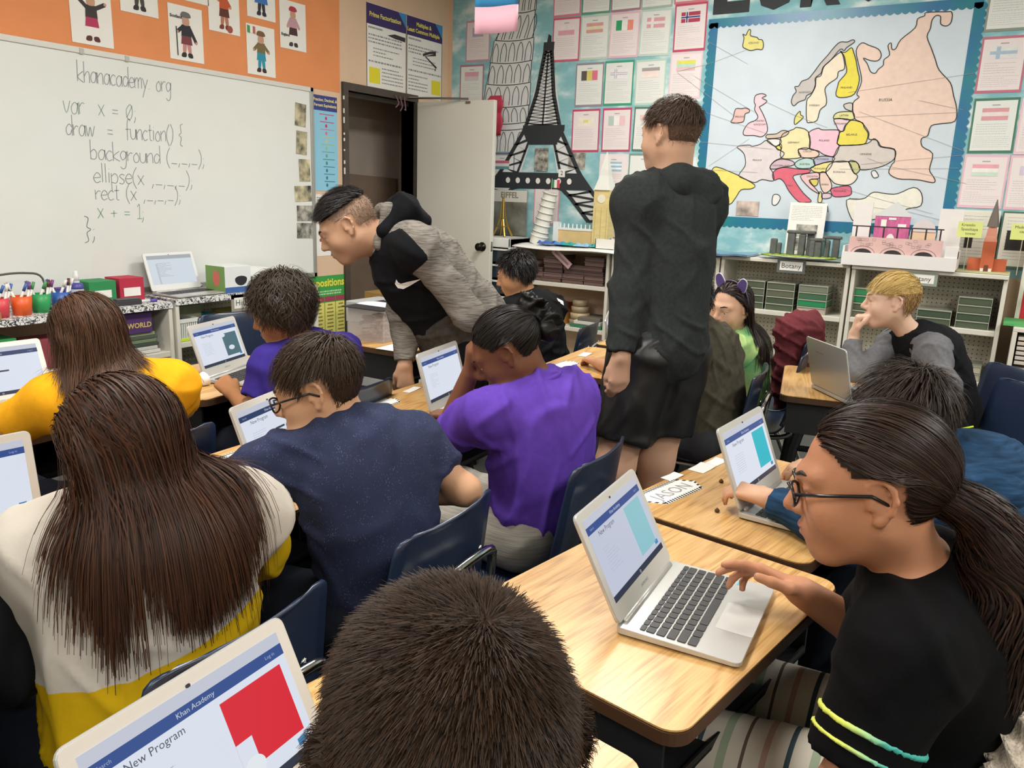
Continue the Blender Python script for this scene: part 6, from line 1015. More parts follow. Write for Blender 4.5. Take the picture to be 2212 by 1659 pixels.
def eyes(p, O, R, s, look=(0, 0)):
    g = lambda *q: O + R @ (V(*q) * s)
    for x in (-1, 1):
        c = g(x * .031, .0705, .003); v, f = mesh_sdf([ell(c, V(1, 1, 1) * .0128 * s, None, .001)], .0032 * s); p.mesh('eye', v, f, mat('eye_white', 'D8D2CC', .2))
        ci = c + nrm(R @ V(look[0], 1, look[1])) * .0068 * s; v, f = mesh_sdf([ell(ci, V(1, 1, 1) * .0066 * s, None, .001)], .002 * s); p.mesh('iris', v, f, mat('iris_brown', '241610', .15))
def brows(p, O, R, s, m):
    g = lambda *q: tuple(O + R @ (V(*q) * s))
    for x in (-1, 1): p.mb('eyebrow', MB().tube([g(x * .014, .0925, .026), g(x * .03, .086, .0325), g(x * .047, .0725, .0285)], [.0028 * s, .0032 * s, .0015 * s], 6), m)
def mouth(p, O, R, s, m):
    g = lambda *q: O + R @ (V(*q) * s)
    p.solid('lips', [ell(g(0, .0942, -.0515), V(.0185, .0077, .005) * s, R, .004), ell(g(0, .0922, -.0627), V(.0158, .0087, .0055) * s, R, .004), ell(g(0, .1055, -.057), V(.02, .0075, .0011) * s, R, .0015, 's')], m, .0022 * s)
SKIN = {}
def skin(hx): return mat('skin_' + hx, hx, .52, noise=.06, scale=14, sss=.12, spec=.35, bump=.05, bscale=300)
def fabric(name, hx, **k): return mat(name, hx, k.pop('rough', .9), noise=k.pop('noise', .12), scale=k.pop('scale', 60), bump=k.pop('bump', .25), bscale=k.pop('bscale', 18), spec=.12, **k)
def person(label, J, head, skin_hx, hs=.95, g=1.0, bow=.02, vox=.006, shirt=None, sleeve=.6, pants=None, face=True, wd=1.0, hands=True, hand_l=None, hand_r=None, torso_add=.012, fold=.006, seat_head=90, neck_r=.045, shirt_cut=None, sleeve_m=None, knees=None, ankles=None, shoe=None, sleeve_r=.016, seed=1, brow_m=None, arm=1.0, look=(0, -.2), legs=True, lip='A8685E', skin_legs=False, cuff=True, neck_off=(0, -.02, -.06), deep=1.0):
    J = {k: V(*v) for k, v in J.items()}; p = Person(label, J['P']); R = rotm(*head); hp = head_prims(J['H'], R, hs); p.hp, p.R, p.O, p.s, p.J = hp, R, J['H'], hs, J
    nb = J['H'] + R @ (V(*neck_off) * hs); tp, TR = torso_prims(J['P'], J['N'], J['SL'], J['SR'], g, -.012 if shirt else 0, bow, wd, deep); p.TR = TR
    sk = hp + [cone(nb, J['N'] - V(0, 0, .02), neck_r * g, neck_r * g * 1.12, .03)] + tp
    for a, hd in (('L', hand_l), ('R', hand_r)):
        S, E, W = J['S' + a], J['E' + a], J['W' + a]; sk += [cone(S, E, .040 * g * arm, .033 * g * arm, .03), cone(E, W, .034 * g * arm, .0235 * g * arm, .02)]
        if hands:
            fd = nrm(W - E) if hd is None or hd.get('d') is None else nrm(V(*hd['d'])); bk = V(0, 0, 1) if hd is None or hd.get('b') is None else V(*hd['b']); T = None if hd is None or hd.get('T') is None else V(*hd['T'])
            if T is None: T = nrm(np.cross(fd, bk)) * (1 if a == 'L' else -1)
            sk += hand_prims(W, fd, bk, T, hs * .98, (hd or {}).get('curl', (25, 35, 20)), (hd or {}).get('thumb', (.7, .5)))
    if skin_legs: sk += leg_prims(J['P'], TR, 0, g, True, seat_head, knees, ankles)
    p.solid('body', sk, skin(skin_hx), vox); p.sk = sk
    if face: eyes(p, J['H'], R, hs, look); brows(p, J['H'], R, hs, brow_m or plain('2A2220')); mouth(p, J['H'], R, hs, mat('lip_' + lip, lip, .45))
    p.cloth = []
    if shirt:
        st, _ = torso_prims(J['P'], J['N'], J['SL'], J['SR'], g, torso_add, bow, wd, deep); slv = []
        nk = nrm(J['N'] - J['P']); cutn = [(nrm(nk + nrm(J['H'] - J['N']) * .6), J['N'] @ nrm(nk + nrm(J['H'] - J['N']) * .6) + .022)]; nr_ = neck_r * g * 1.1 + .010; st = st + [cone(J['N'] - nk * .05, J['N'] + nrm(nb - J['N']) * .05, nr_ + .012, nr_ - .003, .03)]; st = [q[:-1] + (cutn,) for q in st]; p.cut = cutn[0]; p.nr = nr_; p.nd = nrm(nb - J['N'])
        for a in 'LR':
            S, E, W = J['S' + a], J['E' + a], J['W' + a]; r0 = .040 * g * arm + sleeve_r
            if sleeve <= 1: n = nrm(E - S); e = S + (E - S) * sleeve; slv += [cone(S, S + (E - S) * min(1.0, sleeve + .25), r0 + .004, .034 * g * arm + sleeve_r + .004, .04, 'u', [(n, e @ n)])]
            else: n = nrm(W - E); e = E + (W - E) * (sleeve - 1); slv += [cone(S, E, r0, .034 * g * arm + sleeve_r * .9, .035), cone(E, W, .035 * g * arm + sleeve_r * .9, .0245 * g * arm + sleeve_r * .7, .03, 'u', [(n, e @ n)])]
        if shirt_cut is not None: st = [q[:-1] + (q[-1] + [shirt_cut],) for q in st]
        allc = st + slv; p.cloth = allc
        if sleeve_m: p.solid('shirt', st, shirt, .008, fold, seed=seed); p.solid('sleeves', [cone(J['SL'], J['SL'] + (J['N'] - J['SL']) * .5, .05 * g + torso_add + .016, .036 * g + torso_add + .012, .04, 'u', cutn), cone(J['SR'], J['SR'] + (J['N'] - J['SR']) * .5, .05 * g + torso_add + .016, .036 * g + torso_add + .012, .04, 'u', cutn)] + slv, sleeve_m, .008, fold, seed=seed + 1)
        else: p.solid('shirt', allc, shirt, .0075, fold, seed=seed)
    if pants and legs:
        lp, _ = torso_prims(J['P'], J['N'], J['SL'], J['SR'], g, .006, bow, wd, deep); p.solid('trousers', [lp[0]] + leg_prims(J['P'], TR, .012, g, True, seat_head, knees, ankles), pants, .011, .003, seed=seed + 3)
        if shoe:
            f = V(math.cos(math.radians(seat_head)), math.sin(math.radians(seat_head)), 0); rt = V(f[1], -f[0], 0); an = ankles or [tuple(J['P'] + rt * x * .105 * g + f * .36 * g) for x in (-1, 1)]; shoes(p, an, seat_head, shoe)
    return p
# ---------------------------------------------------------------- the people in the room
jeans = fabric('dark_jeans', '1E222C'); black_f = fabric('black_cotton', '17181A', noise=.2); shoe_m = plain('26262A', .6)
def long_flow(side=2.5, back=.7): return lambda q: np.stack([q[:, 0] * side / .07 + .0, np.full(len(q), -back), np.full(len(q), -1.0)], 1)
def glasses(p, m, lens=True, w=.031, half=None):
    g = lambda *q: tuple(p.O + p.R @ (V(*q) * p.s)); o = []
    for x in (-1, 1):
        loop = [g(x * (.033 + .023 * math.cos(a)), .101 - .006 * abs(math.cos(a) * x + .3), .003 + .017 * math.sin(a)) for a in [k * math.pi / 10 for k in range(21)]]; p.mb('glasses_rim', MB().tube(loop, .0022 * p.s, 6, cap=False), m)
        p.mb('glasses_temple', MB().tube([g(x * .056, .095, .008), g(x * .074, .06, .010), g(x * .081, -.002, .008), g(x * .080, -.022, -.006)], .0026 * p.s, 6), m)
    p.mb('glasses_bridge', MB().tube([g(-.011, .104, .006), g(0, .108, .009), g(.011, .104, .006)], .002 * p.s, 6), m)
def project(p, prims, pts, n, off=.003):
    """slide points along -n until they meet the cloth"""
    P = np.array(pts, float) + n * .15
    for _ in range(20): P -= n * np.maximum(sdf(prims, P) - off, -.02)[:, None] * .8
    return P
def decal(p, prims, polys, c, rt, up, m, name, parent=None):
    n = nrm(np.cross(rt, up)); mb = MB()
    for poly, kind in polys:
        q = [c + rt * a + up * b for a, b in poly]; P = project(p, prims, q, n)
        if kind == 'fill':
            from mathutils.geometry import tessellate_polygon
            mb.add(P, [tuple(t) for t in tessellate_polygon([[Vector((a, b, 0)) for a, b in poly]])])
        else:
            n2 = len(poly) // 2; mb.add(P, [(i, i + 1, n2 + i + 1, n2 + i) for i in range(n2 - 1)])
    return p.mb(name, mb, m, parent, smooth=False)
def stroke2(pts, w):
    P = [Vector(q) for q in smooth_poly(pts, 4, False)]; A, B_ = [], []
    for i, q in enumerate(P): t = (P[min(i + 1, len(P) - 1)] - P[max(i - 1, 0)]).normalized(); k = Vector((-t.y, t.x)) * w / 2; A.append(tuple(q + k)); B_.append(tuple(q - k))
    return A + B_
def text_decal(p, prims, txt, size, c, rt, up, m, name, bold=.002):
    me = text_mesh(txt, size, bold=bold); n = nrm(np.cross(rt, up)); co = np.array([c + rt * v.co.x + up * v.co.y for v in me.vertices]); P = project(p, prims, co, n); mb = MB(); mb.add(P, [tuple(f.vertices) for f in me.polygons]); return p.mb(name, mb, m, smooth=False)
def neckband(p, m, r=.062, th=.008, drop=.0):
    """ribbed collar ring lying on the cloth round the neck"""
    n, o = p.cut; N_ = p.J['N']; c = N_ + p.nd * ((o - N_ @ n) / (p.nd @ n)); rt = nrm(p.TR[:, 0] - n * (p.TR[:, 0] @ n)); fw = np.cross(n, rt); r = p.nr + .001 + (r - .062)
    p.mb('neckband', MB().tube([tuple(c + rt * r * math.cos(a) + fw * r * math.sin(a) + n * (drop - .004)) for a in [k * math.pi / 12 for k in range(25)]], th, 8, cap=False), m)
# --- boy in the speckled navy shirt
spk = fabric('navy_speckled', '2C3148'); N, L, b = nodes_of(spk); tc = N.new('ShaderNodeTexCoord'); t = N.new('ShaderNodeTexVoronoi'); t.inputs['Scale'].default_value = 330; mp = N.new('ShaderNodeMapping'); mp.inputs['Scale'].default_value = (1, 1, .5); L.new(tc.outputs['Object'], mp.inputs[0]); L.new(mp.outputs[0], t.inputs[0]); n2 = N.new('ShaderNodeTexNoise'); n2.inputs['Scale'].default_value = 45; L.new(tc.outputs['Object'], n2.inputs[0])
ds = math_node(spk.node_tree, 'LESS_THAN', math_node(spk.node_tree, 'ADD', t.outputs[0], math_node(spk.node_tree, 'MULTIPLY', n2.outputs[0], .55)), .42); mx = N.new('ShaderNodeMixRGB'); mx.inputs[1].default_value = lin('2D334C'); mx.inputs[2].default_value = lin('5E6484'); L.new(ds, mx.inputs[0]); L.new(mx.outputs[0], b.inputs['Base Color'])
p = person('boy in speckled navy shirt and glasses, bent over his laptop', dict(P=(1.225, 1.05, .50), N=(1.235, 1.165, .885), SL=(1.085, 1.225, .825), SR=(1.355, 1.085, .82), H=(1.192, 1.21, .962), EL=(1.03, 1.385, .722), WL=(1.125, 1.575, .71), ER=(1.40, .97, .725), WR=(1.42, 1.16, .66)), (122, -22, 0), 'C89A78', .93, 1.0, .035, .005, spk, .62, jeans, shoe=shoe_m, seed=3, fold=.0055)
strands(p, p.hp, p.O, p.R, p.s, 'hair', hair_mat('hair_dark_brown', '1E1611', '4A3828'), 5200, .05, 6, .0017, whorl((0, -.055, .1), .02), t=.006, low=-.05, rise=.3, jit=.22, clump=420, hug=.8, thick=.016, lens=lambda q: np.clip(.22 + 9 * (q[:, 2] + .005), .16, 1.0), seed=11, ears=True); glasses(p, plain('1A1A1C', .3)); neckband(p, spk)
# --- child in yellow
yel = fabric('yellow_cotton', 'E3A21C', noise=.06); p = person('child in yellow shirt with brown shoulder length hair', dict(P=(1.19, 1.90, .52), N=(1.225, 2.01, .875), SL=(1.085, 2.03, .82), SR=(1.36, 1.945, .82), H=(1.18, 2.03, .972), EL=(1.02, 2.21, .72), WL=(1.14, 2.42, .715), ER=(1.44, 2.02, .73), WR=(1.40, 2.22, .715)), (98, -22, -10), 'C4946F', .95, .98, .03, .009, yel, .72, jeans, shoe=shoe_m, seed=5, fold=.005, sleeve_r=.022)
strands(p, p.hp, p.O, p.R, p.s, 'hair', hair_mat('hair_brown', '271A13', '6A4A36'), 4200, .24, 10, .0022, long_flow(1.4, 1.2), t=.004, low=-.05, rise=.05, jit=.2, fall=.8, grav=.3, clump=260, body=p.cloth, clear=.003, hug=.55, thick=.014, seed=12, lens=lambda q: np.clip(.75 + 2.2 * (q[:, 2] + .02), .6, 1.1)); neckband(p, yel)
# --- long haired child in grey and yellow
def split_mat(name, hxs, n, offs):
    m = fabric(name, hxs[0], noise=.0); N, L, b = nodes_of(m); tc = N.new('ShaderNodeTexCoord'); dp = N.new('ShaderNodeVectorMath'); dp.operation = 'DOT_PRODUCT'; dp.inputs[1].default_value = n; L.new(tc.outputs['Object'], dp.inputs[0]); prev = None
    for i, o in enumerate(offs):
        g_ = math_node(m.node_tree, 'GREATER_THAN', dp.outputs['Value'], o); mx = N.new('ShaderNodeMixRGB'); L.new(g_, mx.inputs[0]); mx.inputs[2].default_value = lin(hxs[i + 1])
        if prev is None: mx.inputs[1].default_value = lin(hxs[0])
        else: L.new(prev, mx.inputs[1])
        prev = mx.outputs[0]
    L.new(prev, b.inputs['Base Color']); return m
blockm = split_mat('colour_block_fleece', ['BF9C10', 'B9B2A8'], (-.25, .08, 1), [.685])
p = person('long haired child in grey and yellow hooded top at the left', dict(P=(.69, 1.09, .50), N=(.735, 1.155, .865), SL=(.60, 1.225, .80), SR=(.87, 1.08, .815), H=(.708, 1.155, .957), EL=(.545, 1.255, .665), WL=(.655, 1.435, .715), ER=(.965, 1.15, .70), WR=(.86, 1.33, .715)), (100, -28, 4), 'C99A78', .96, 1.02, .03, .009, blockm, 1.95, jeans, shoe=shoe_m, seed=7, fold=.005, torso_add=.028, sleeve_r=.024)
nu = nrm(p.J['N'] - p.J['P']); hd = p.J['N']
p.solid('hood', [cone(hd + V(-.10, -.03, -.02), hd + V(.0, -.09, -.04), .036, .045, .03), cone(hd + V(.0, -.09, -.04), hd + V(.13, -.05, -.03), .045, .035, .03), cone(hd + V(.13, -.05, -.03), hd + V(.135, .05, -.02), .03, .02, .03)], fabric('hood_grey', 'B9B2A8'), .008, .004)
strands(p, p.hp, p.O, p.R, p.s, 'hair', hair_mat('hair_chestnut', '170E0A', '54321F', .42), 6400, .40, 15, .0024, long_flow(.75, 1.9), t=.004, low=-.05, rise=.04, jit=.06, fall=.75, grav=.25, clump=1100, hug=.42, thick=.02, body=p.cloth + [ell(hd + V(0, -.05, -.05), (.15, .09, .10), None, .03)], clear=.003, seed=13, lens=lambda q: np.clip(.9 + 1.2 * (q[:, 2] - .02), .8, 1.05))
# --- curly haired child
jer = fabric('purple_jersey', '3B2E86', noise=.06); p = person('curly haired child in purple jersey with gold collar', dict(P=(1.87, 1.87, .51), N=(1.865, 1.95, .875), SL=(1.735, 1.965, .815), SR=(1.985, 1.90, .82), H=(1.80, 1.985, .985), EL=(1.66, 1.985, .665), WL=(1.70, 2.115, .705), ER=(2.07, 2.06, .68), WR=(2.075, 2.27, .745)), (118, -24, 0), 'A9764F', .96, .98, .02, .0065, jer, .7, jeans, shoe=shoe_m, seed=9, hand_l=dict(d=(.1, .75, .35), b=(-.5, .1, .8), curl=(80, 85, 40), thumb=(.5, .9)), hand_r=dict(d=(-.75, .55, -.05), b=(.3, .5, .8), curl=((5, 5, 5), (60, 70, 40), (65, 75, 40), (65, 75, 40)), thumb=(.6, .5)))
strands(p, p.hp, p.O, p.R, p.s, 'hair', hair_mat('hair_curly_dark', '191412', '54483F'), 4200, .085, 9, .0024, whorl((0, -.05, .1), .0), t=.010, low=-.055, rise=.5, jit=.3, curl=1.0, curlw=8., clump=420, hug=.9, thick=.035, seed=14); neckband(p, plain('C8913A'), .067, .0045, -.007); neckband(p, jer, .061, .006, .002)
# --- child in purple, hand to the brow
pur = fabric('violet_cotton', '5E3FA6', noise=.08); p = person('child in purple shirt leaning head on raised hand', dict(P=(1.80, 1.01, .50), N=(1.825, 1.03, .885), SL=(1.665, 1.085, .825), SR=(1.935, .99, .83), H=(1.765, 1.10, .975), EL=(1.735, 1.275, .715), WL=(1.745, 1.205, .895), ER=(1.99, 1.20, .72), WR=(1.94, 1.38, .71)), (112, -38, -5), '70462F', .95, 1.03, .02, .0055, pur, .72, fabric('grey_ribbed', 'A39E94', noise=.25, scale=120, stretch=(.1, .1, 3)), shoe=shoe_m, seed=13, fold=.006, sleeve_r=.024, hand_l=dict(d=(-.05, -.05, 1), b=(-.55, .65, .1), T=(.5, -.6, .1), curl=(35, 55, 35), thumb=(.6, .7)))
hm = hair_mat('hair_black_braid', '0E0C0B', '2C2622', .4); bk = lambda q: V(.02, -.115, .03) - q
strands(p, p.hp, p.O, p.R, p.s, 'hair', hm, 2600, .06, 5, .0022, bk, t=.005, low=-.04, rise=.05, jit=.08, clump=120, seed=15, hug=1.1, thick=.006, ears=True)
gB = lambda *q: p.O + p.R @ (V(*q) * p.s); p.solid('hair_bun', [ell(gB(.05, -.115, .06), V(.04, .034, .036), None, .01), ell(gB(.06, -.125, .005), V(.036, .036, .034), None, .01), ell(gB(.03, -.12, -.025), V(.03, .03, .03), None, .01)], hm, .005, .01, .02)
for q0, q1 in (((-.02, -.09, .075), (.02, -.105, .065)), ((.02, -.105, .065), (.035, -.11, .02))): p.mb('hair_clip', MB().tube([tuple(gB(*q0)), tuple(gB(*q1))], .0045, 8), plain('5A5048', .3))
neckband(p, pur, .066, .009)
# --- close cropped boy nearest the camera
p = person('close cropped boy seen from behind, nearest the camera', dict(P=(.40, .03, .50), N=(.385, .225, .865), SL=(.25, .30, .80), SR=(.50, .16, .80), H=(.388, .281, 1.006), EL=(.27, .47, .71), WL=(.40, .55, .712), ER=(.60, .30, .70), WR=(.56, .51, .712)), (52, -14, 0), 'B98A68', 1.0, 1.0, .03, .009, fabric('charcoal_tee', '2A2B30'), .65, jeans, shoe=shoe_m, seed=15, knees=[(.40, .36, .46), (.57, .33, .46)], ankles=[(.40, .38, .09), (.58, .36, .09)])
strands(p, p.hp, p.O, p.R, p.s, 'hair', hair_mat('hair_cropped', '1B120C', '45301F', .5), 25000, .0115, 2, .0009, whorl((.014, -.06, .1), 0), t=.005, low=-.075, lift=.004, rise=.5, jit=.28, seed=16, lens=lambda q: np.clip(.75 + 4 * q[:, 2], .5, 1.15))
# --- girl in the black shirt
p = person('girl in black shirt with glasses and dark ponytail, right of the picture', dict(P=(1.29, .015, .50), N=(1.235, .045, .865), SL=(1.085, .045, .815), SR=(1.375, .05, .805), H=(1.175, .125, .998), EL=(1.0, .085, .62), WL=(1.10, .20, .50), ER=(1.44, .13, .64), WR=(1.345, .225, .73)), (100, -13, 2), 'B98262', 1.0, 1.06, .03, .0044, fabric('black_tee', '0B0B0D', noise=.15), .78, None, shoe=None, seed=17, fold=.004, sleeve_r=.024, arm=1.05, hand_r=dict(d=(-.15, .85, .3), b=(.5, -.25, .8), curl=((10, 15, 10), (20, 20, 15), (35, 30, 20), (45, 40, 25)), thumb=(.9, .2)), hand_l=dict(d=(.25, .9, -.3), b=(-.5, .1, .75), curl=(55, 65, 35), thumb=(.5, .7)), neck_r=.047)
lp, _ = torso_prims(p.J['P'], p.J['N'], p.J['SL'], p.J['SR'], 1.05, .006, .02); strp = fabric('striped_leggings', 'C9C2B4', noise=.0); N, L, b = nodes_of(strp); tc = N.new('ShaderNodeTexCoord'); sp = N.new('ShaderNodeSeparateXYZ'); L.new(tc.outputs['Object'], sp.inputs[0]); cr = N.new('ShaderNodeValToRGB'); cr.color_ramp.interpolation = 'CONSTANT'; e = cr.color_ramp.elements; e[0].position = 0; e[0].color = lin('C9C2B4'); e[1].position = .2; e[1].color = lin('3F5058')
for q_, h_ in ((.26, 'CFC8BA'), (.45, 'B89A90'), (.52, 'CFC8BA'), (.7, '6A5A50'), (.74, 'CFC8BA'), (.9, '9AA890')): x = e.new(q_); x.color = lin(h_)
L.new(math_node(strp.node_tree, 'FRACT', math_node(strp.node_tree, 'MULTIPLY', sp.outputs[1], 7.5)), cr.inputs[0]); L.new(cr.outputs[0], b.inputs['Base Color'])
p.solid('leggings', [lp[0]] + leg_prims(p.J['P'], p.TR, .012, 1.05, True, 92), strp, .01, .002); shoes(p, [(1.20, .40), (1.37, .40)], 92, shoe_m)
for i, q_ in enumerate((.50, .62)):
    S, E = p.J['SL'], p.J['EL']; n = nrm(E - S); a = S + (E - S) * q_; wv = .0085 if i == 0 else .006; gm_ = mat('stripe_gradient', 'C9CF5A', .7); p.solid('sleeve_stripe', [cone(S, S + (E - S) * 1.03, .040 * 1.06 * 1.05 + .0296, .034 * 1.06 * 1.05 + .0296, .01, 'u', [(n, a @ n + wv), (-n, -(a @ n))])], gm_, .004)
N, L, b = nodes_of(gm_); tc = N.new('ShaderNodeTexCoord'); sp = N.new('ShaderNodeSeparateXYZ'); L.new(tc.outputs['Object'], sp.inputs[0]); cr = N.new('ShaderNodeValToRGB'); e = cr.color_ramp.elements; e[0].position = .25; e[0].color = lin('3FA89C'); e[1].position = .6; e[1].color = lin('D2DC5E'); L.new(math_node(gm_.node_tree, 'ADD', math_node(gm_.node_tree, 'MULTIPLY', sp.outputs[1], 6), .1), cr.inputs[0]); L.new(cr.outputs[0], b.inputs['Base Color'])
fwd = p.TR[:, 1]; up_ = p.TR[:, 2]; rt_ = p.TR[:, 0]; c = p.J['P'] + up_ * .22 + fwd * .1; W_ = plain('C9C8D8'); R_ = random.Random(5)
for i in range(5): z0 = -.16 + .05 * i; decal(p, p.cloth, [(stroke2([(.05 + R_.uniform(0, .05), z0), (.07 + R_.uniform(-.02, .03), z0 + .03), (.06 + R_.uniform(-.01, .05), z0 + .06), (.05 + R_.uniform(0, .04), z0 + .09)], .008), 'strip')], c, -rt_, up_, plain(['BFC6D8', '7FC4CC', 'B8A8D0'][i % 3]), 'shirt_print')
hb = hair_mat('hair_dark_ponytail', '150E0B', '3E2A20', .36); pt = (.0, -.104, -.036)
strands(p, p.hp, p.O, p.R, p.s, 'hair', hb, 6500, .15, 9, .0014, lambda q: V(*pt) - q, t=.004, low=-.055, rise=.03, jit=.04, clump=420, clear=.003, hug=1.1, thick=.010, ears=True, seed=18, lens=lambda q: np.clip(np.linalg.norm(q - V(*pt), axis=1) / .15, .12, 1.2))
gP = lambda *q: p.O + p.R @ (V(*q) * p.s); tie = gP(*pt)
def tail(p, a, pts, rad, m, count, width, seed, curl=.012, name='ponytail', seg=18):
    r = np.random.default_rng(seed); path = np.array(smooth_poly([tuple(q) for q in pts], 8, False)); u = np.linspace(0, 1, seg + 1); idx = u * (len(path) - 1); C_ = np.stack([np.interp(idx, np.arange(len(path)), path[:, i]) for i in range(3)], 1); T = np.gradient(C_, axis=0); T /= np.linalg.norm(T, axis=1)[:, None]; A = np.cross(T, V(.3, .2, 1)); A /= np.linalg.norm(A, axis=1)[:, None]; B_ = np.cross(T, A)
    R_ = np.interp(u, np.linspace(0, 1, len(rad)), rad); th = r.uniform(0, 6.283, count); rr = np.sqrt(r.random(count)); ph = r.uniform(0, 6.283, count); fr = r.uniform(1.0, 2.4, count); le = r.uniform(.75, 1.0, count); vs = []
    uu = u[None, :] * le[:, None]; ii = uu * seg; lo = np.clip(ii.astype(int), 0, seg - 1); w = (ii - lo)[..., None]; L_ = lambda M_: M_[lo] * (1 - w) + M_[lo + 1] * w
    tw = th[:, None] + 1.2 * uu; rad_ = (L_(R_[:, None])[..., 0] * rr[:, None]) + curl * np.sin(fr[:, None] * 6.28 * uu + ph[:, None]) * np.minimum(uu * 3, 1); Q = L_(C_) + L_(A) * (rad_ * np.cos(tw))[..., None] + L_(B_) * (rad_ * np.sin(tw))[..., None] + (L_(A) * (curl * .7 * np.cos(fr[:, None] * 6.28 * uu + ph[:, None] * 2))[..., None])
    Tg = np.gradient(Q, axis=1); S = np.cross(Tg, Q - L_(C_) + 1e-4); S /= np.linalg.norm(S, axis=2)[..., None] + 1e-9; wd = width * r.uniform(.6, 1.3, (count, 1, 1)); vv = np.stack([Q + S * wd / 2, Q - S * wd / 2], 2).reshape(-1, 3); base = np.arange(count)[:, None] * (2 * (seg + 1)) + np.arange(seg)[None] * 2; fs = np.stack([base, base + 1, base + 3, base + 2], -1).reshape(-1, 4); o = p.mesh(name, vv, fs, m); at = o.data.attributes.new('tone', 'FLOAT', 'POINT'); at.data.foreach_set('value', np.repeat(r.random(count) ** 1.5, 2 * (seg + 1)).astype(np.float32)); return o
tail(p, None, [tie + V(0, .02, .012), tie + V(.005, -.03, -.008), tie + V(.005, -.06, -.065), tie + V(-.005, -.07, -.15), tie + V(-.02, -.085, -.27)], [.03, .034, .047, .052, .03], hb, 3000, .0019, 4, .008)
p.mb('hair_tie', MB().tube([tuple(tie + V(.016 * math.cos(a) + .004, -.012, .018 * math.sin(a))) for a in [k * .524 for k in range(13)]], .005, 8, cap=False), plain('1A1416')); glasses(p, plain('1C1B1D', .25)); neckband(p, black_f, .066, .007)
# --- child in the blue hooded top, half hidden
blu = fabric('blue_marl', '24405E', noise=.5, scale=50, stretch=(.4, .4, 3)); p = person('child in blue marl hooded top, mostly hidden behind the ponytail girl', dict(P=(2.02, -.10, .50), N=(1.985, .045, .84), SL=(1.83, .08, .785), SR=(2.11, .02, .785), H=(1.925, .16, .925), EL=(1.655, .185, .72), WL=(1.745, .385, .735), ER=(2.19, .15, .70), WR=(2.10, .32, .72)), (100, -20, 0), 'C79A7C', .95, 1.0, .03, .0075, blu, 1.92, jeans, shoe=shoe_m, seed=19, fold=.005, torso_add=.02, sleeve_r=.018, hand_l=dict(d=(.1, .95, .05), b=(-.2, .1, 1), curl=(30, 45, 30), thumb=(.8, .4)))
strands(p, p.hp, p.O, p.R, p.s, 'hair', hair_mat('hair_dark_soft', '1A1310', '463830'), 3600, .055, 5, .0022, whorl((0, -.06, .1), .01), t=.008, low=-.055, rise=.4, jit=.25, clump=300, thick=.02, seed=20, ears=True)
N_ = p.J['N']; p.solid('hood', [cone(N_ + V(-.11, .0, -.02), N_ + V(-.08, -.09, -.04), .03, .045, .03), cone(N_ + V(-.08, -.09, -.04), N_ + V(.06, -.12, -.06), .05, .055, .03), cone(N_ + V(.06, -.12, -.06), N_ + V(.12, -.02, -.03), .045, .03, .03)], blu, .008, .006)
# --- standing teen
hd_ = fabric('charcoal_fleece', '2E3232', noise=.18, scale=90); p = person('standing teen in dark hooded top and black shorts', dict(P=(2.50, .955, .90), N=(2.575, .99, 1.425), SL=(2.44, 1.045, 1.36), SR=(2.715, .93, 1.36), H=(2.572, 1.008, 1.578), EL=(2.375, 1.03, 1.09), WL=(2.30, 1.01, .885), ER=(2.76, .95, 1.10), WR=(2.72, 1.02, .87)), (75, -6, 0), 'C59C82', 1.0, 1.16, .01, .0075, hd_, 1.93, None, seed=21, fold=.006, torso_add=.03, sleeve_r=.022, wd=.74, seat_head=62, skin_legs=True, knees=[(2.36, 1.03, .50), (2.53, .955, .50)], ankles=[(2.34, .99, .08), (2.54, .93, .08)], hand_l=dict(d=(-.1, .0, -1), b=(-.7, -.6, 0), T=(-.3, .9, 0), curl=(20, 35, 25), thumb=(.4, .4)), neck_r=.05)
J = p.J; sh = []
for kn, x in ((V(2.36, 1.03, .50), -1), (V(2.53, .955, .50), 1)): hp_ = J['P'] + V(.88 * x * .08, -.47 * x * .08, -.03); sh.append(cone(hp_, kn + (kn - hp_) * .08, .115, .098, .04, 'u', [(nrm(kn - hp_), nrm(kn - hp_) @ (kn + V(0, 0, .10)))]))
p.solid('shorts', [ell(J['P'], (.15, .13, .12), None, .04)] + sh, mat('black_satin', '131315', .42, bump=.2, bscale=9), .01, .006, .12); shoes(p, [(2.34, .99), (2.54, .93)], 62, plain('D0CCC4', .6), 1.15)
for an in ((2.34, .99), (2.54, .93)): p.solid('sock', [cone((an[0], an[1], .05), (an[0], an[1], .16), .048, .05, .01)], plain('D8D4CC'), .008)
N_ = J['N']; p.solid('hood', [cone(N_ + V(-.085, .05, .0), N_ + V(-.07, -.05, .0), .035, .05, .03), cone(N_ + V(-.07, -.05, .0), N_ + V(.05, -.09, -.02), .06, .062, .03), cone(N_ + V(.05, -.09, -.02), N_ + V(.11, -.0, -.01), .055, .035, .03), cone(N_ + V(-.02, -.09, -.06), N_ + V(.03, -.1, -.1), .05, .03, .04)], hd_, .008, .006)
fade = hair_mat('hair_fade', '2E211A', '5A4638', .45); strands(p, p.hp, p.O, p.R, p.s, 'hair_sides', hair_mat('hair_side_fade', '4A382E', '7A6252', .5), 3000, .006, 1, .002, whorl(), t=.003, low=-.05, rise=.6, seed=22, ears=True)
strands(p, p.hp, p.O, p.R, p.s, 'hair', fade, 3000, .03, 4, .0022, whorl((0, -.06, .11), .02), t=.006, low=.03, rise=.4, jit=.22, clump=300, hug=.8, thick=.014, seed=23)
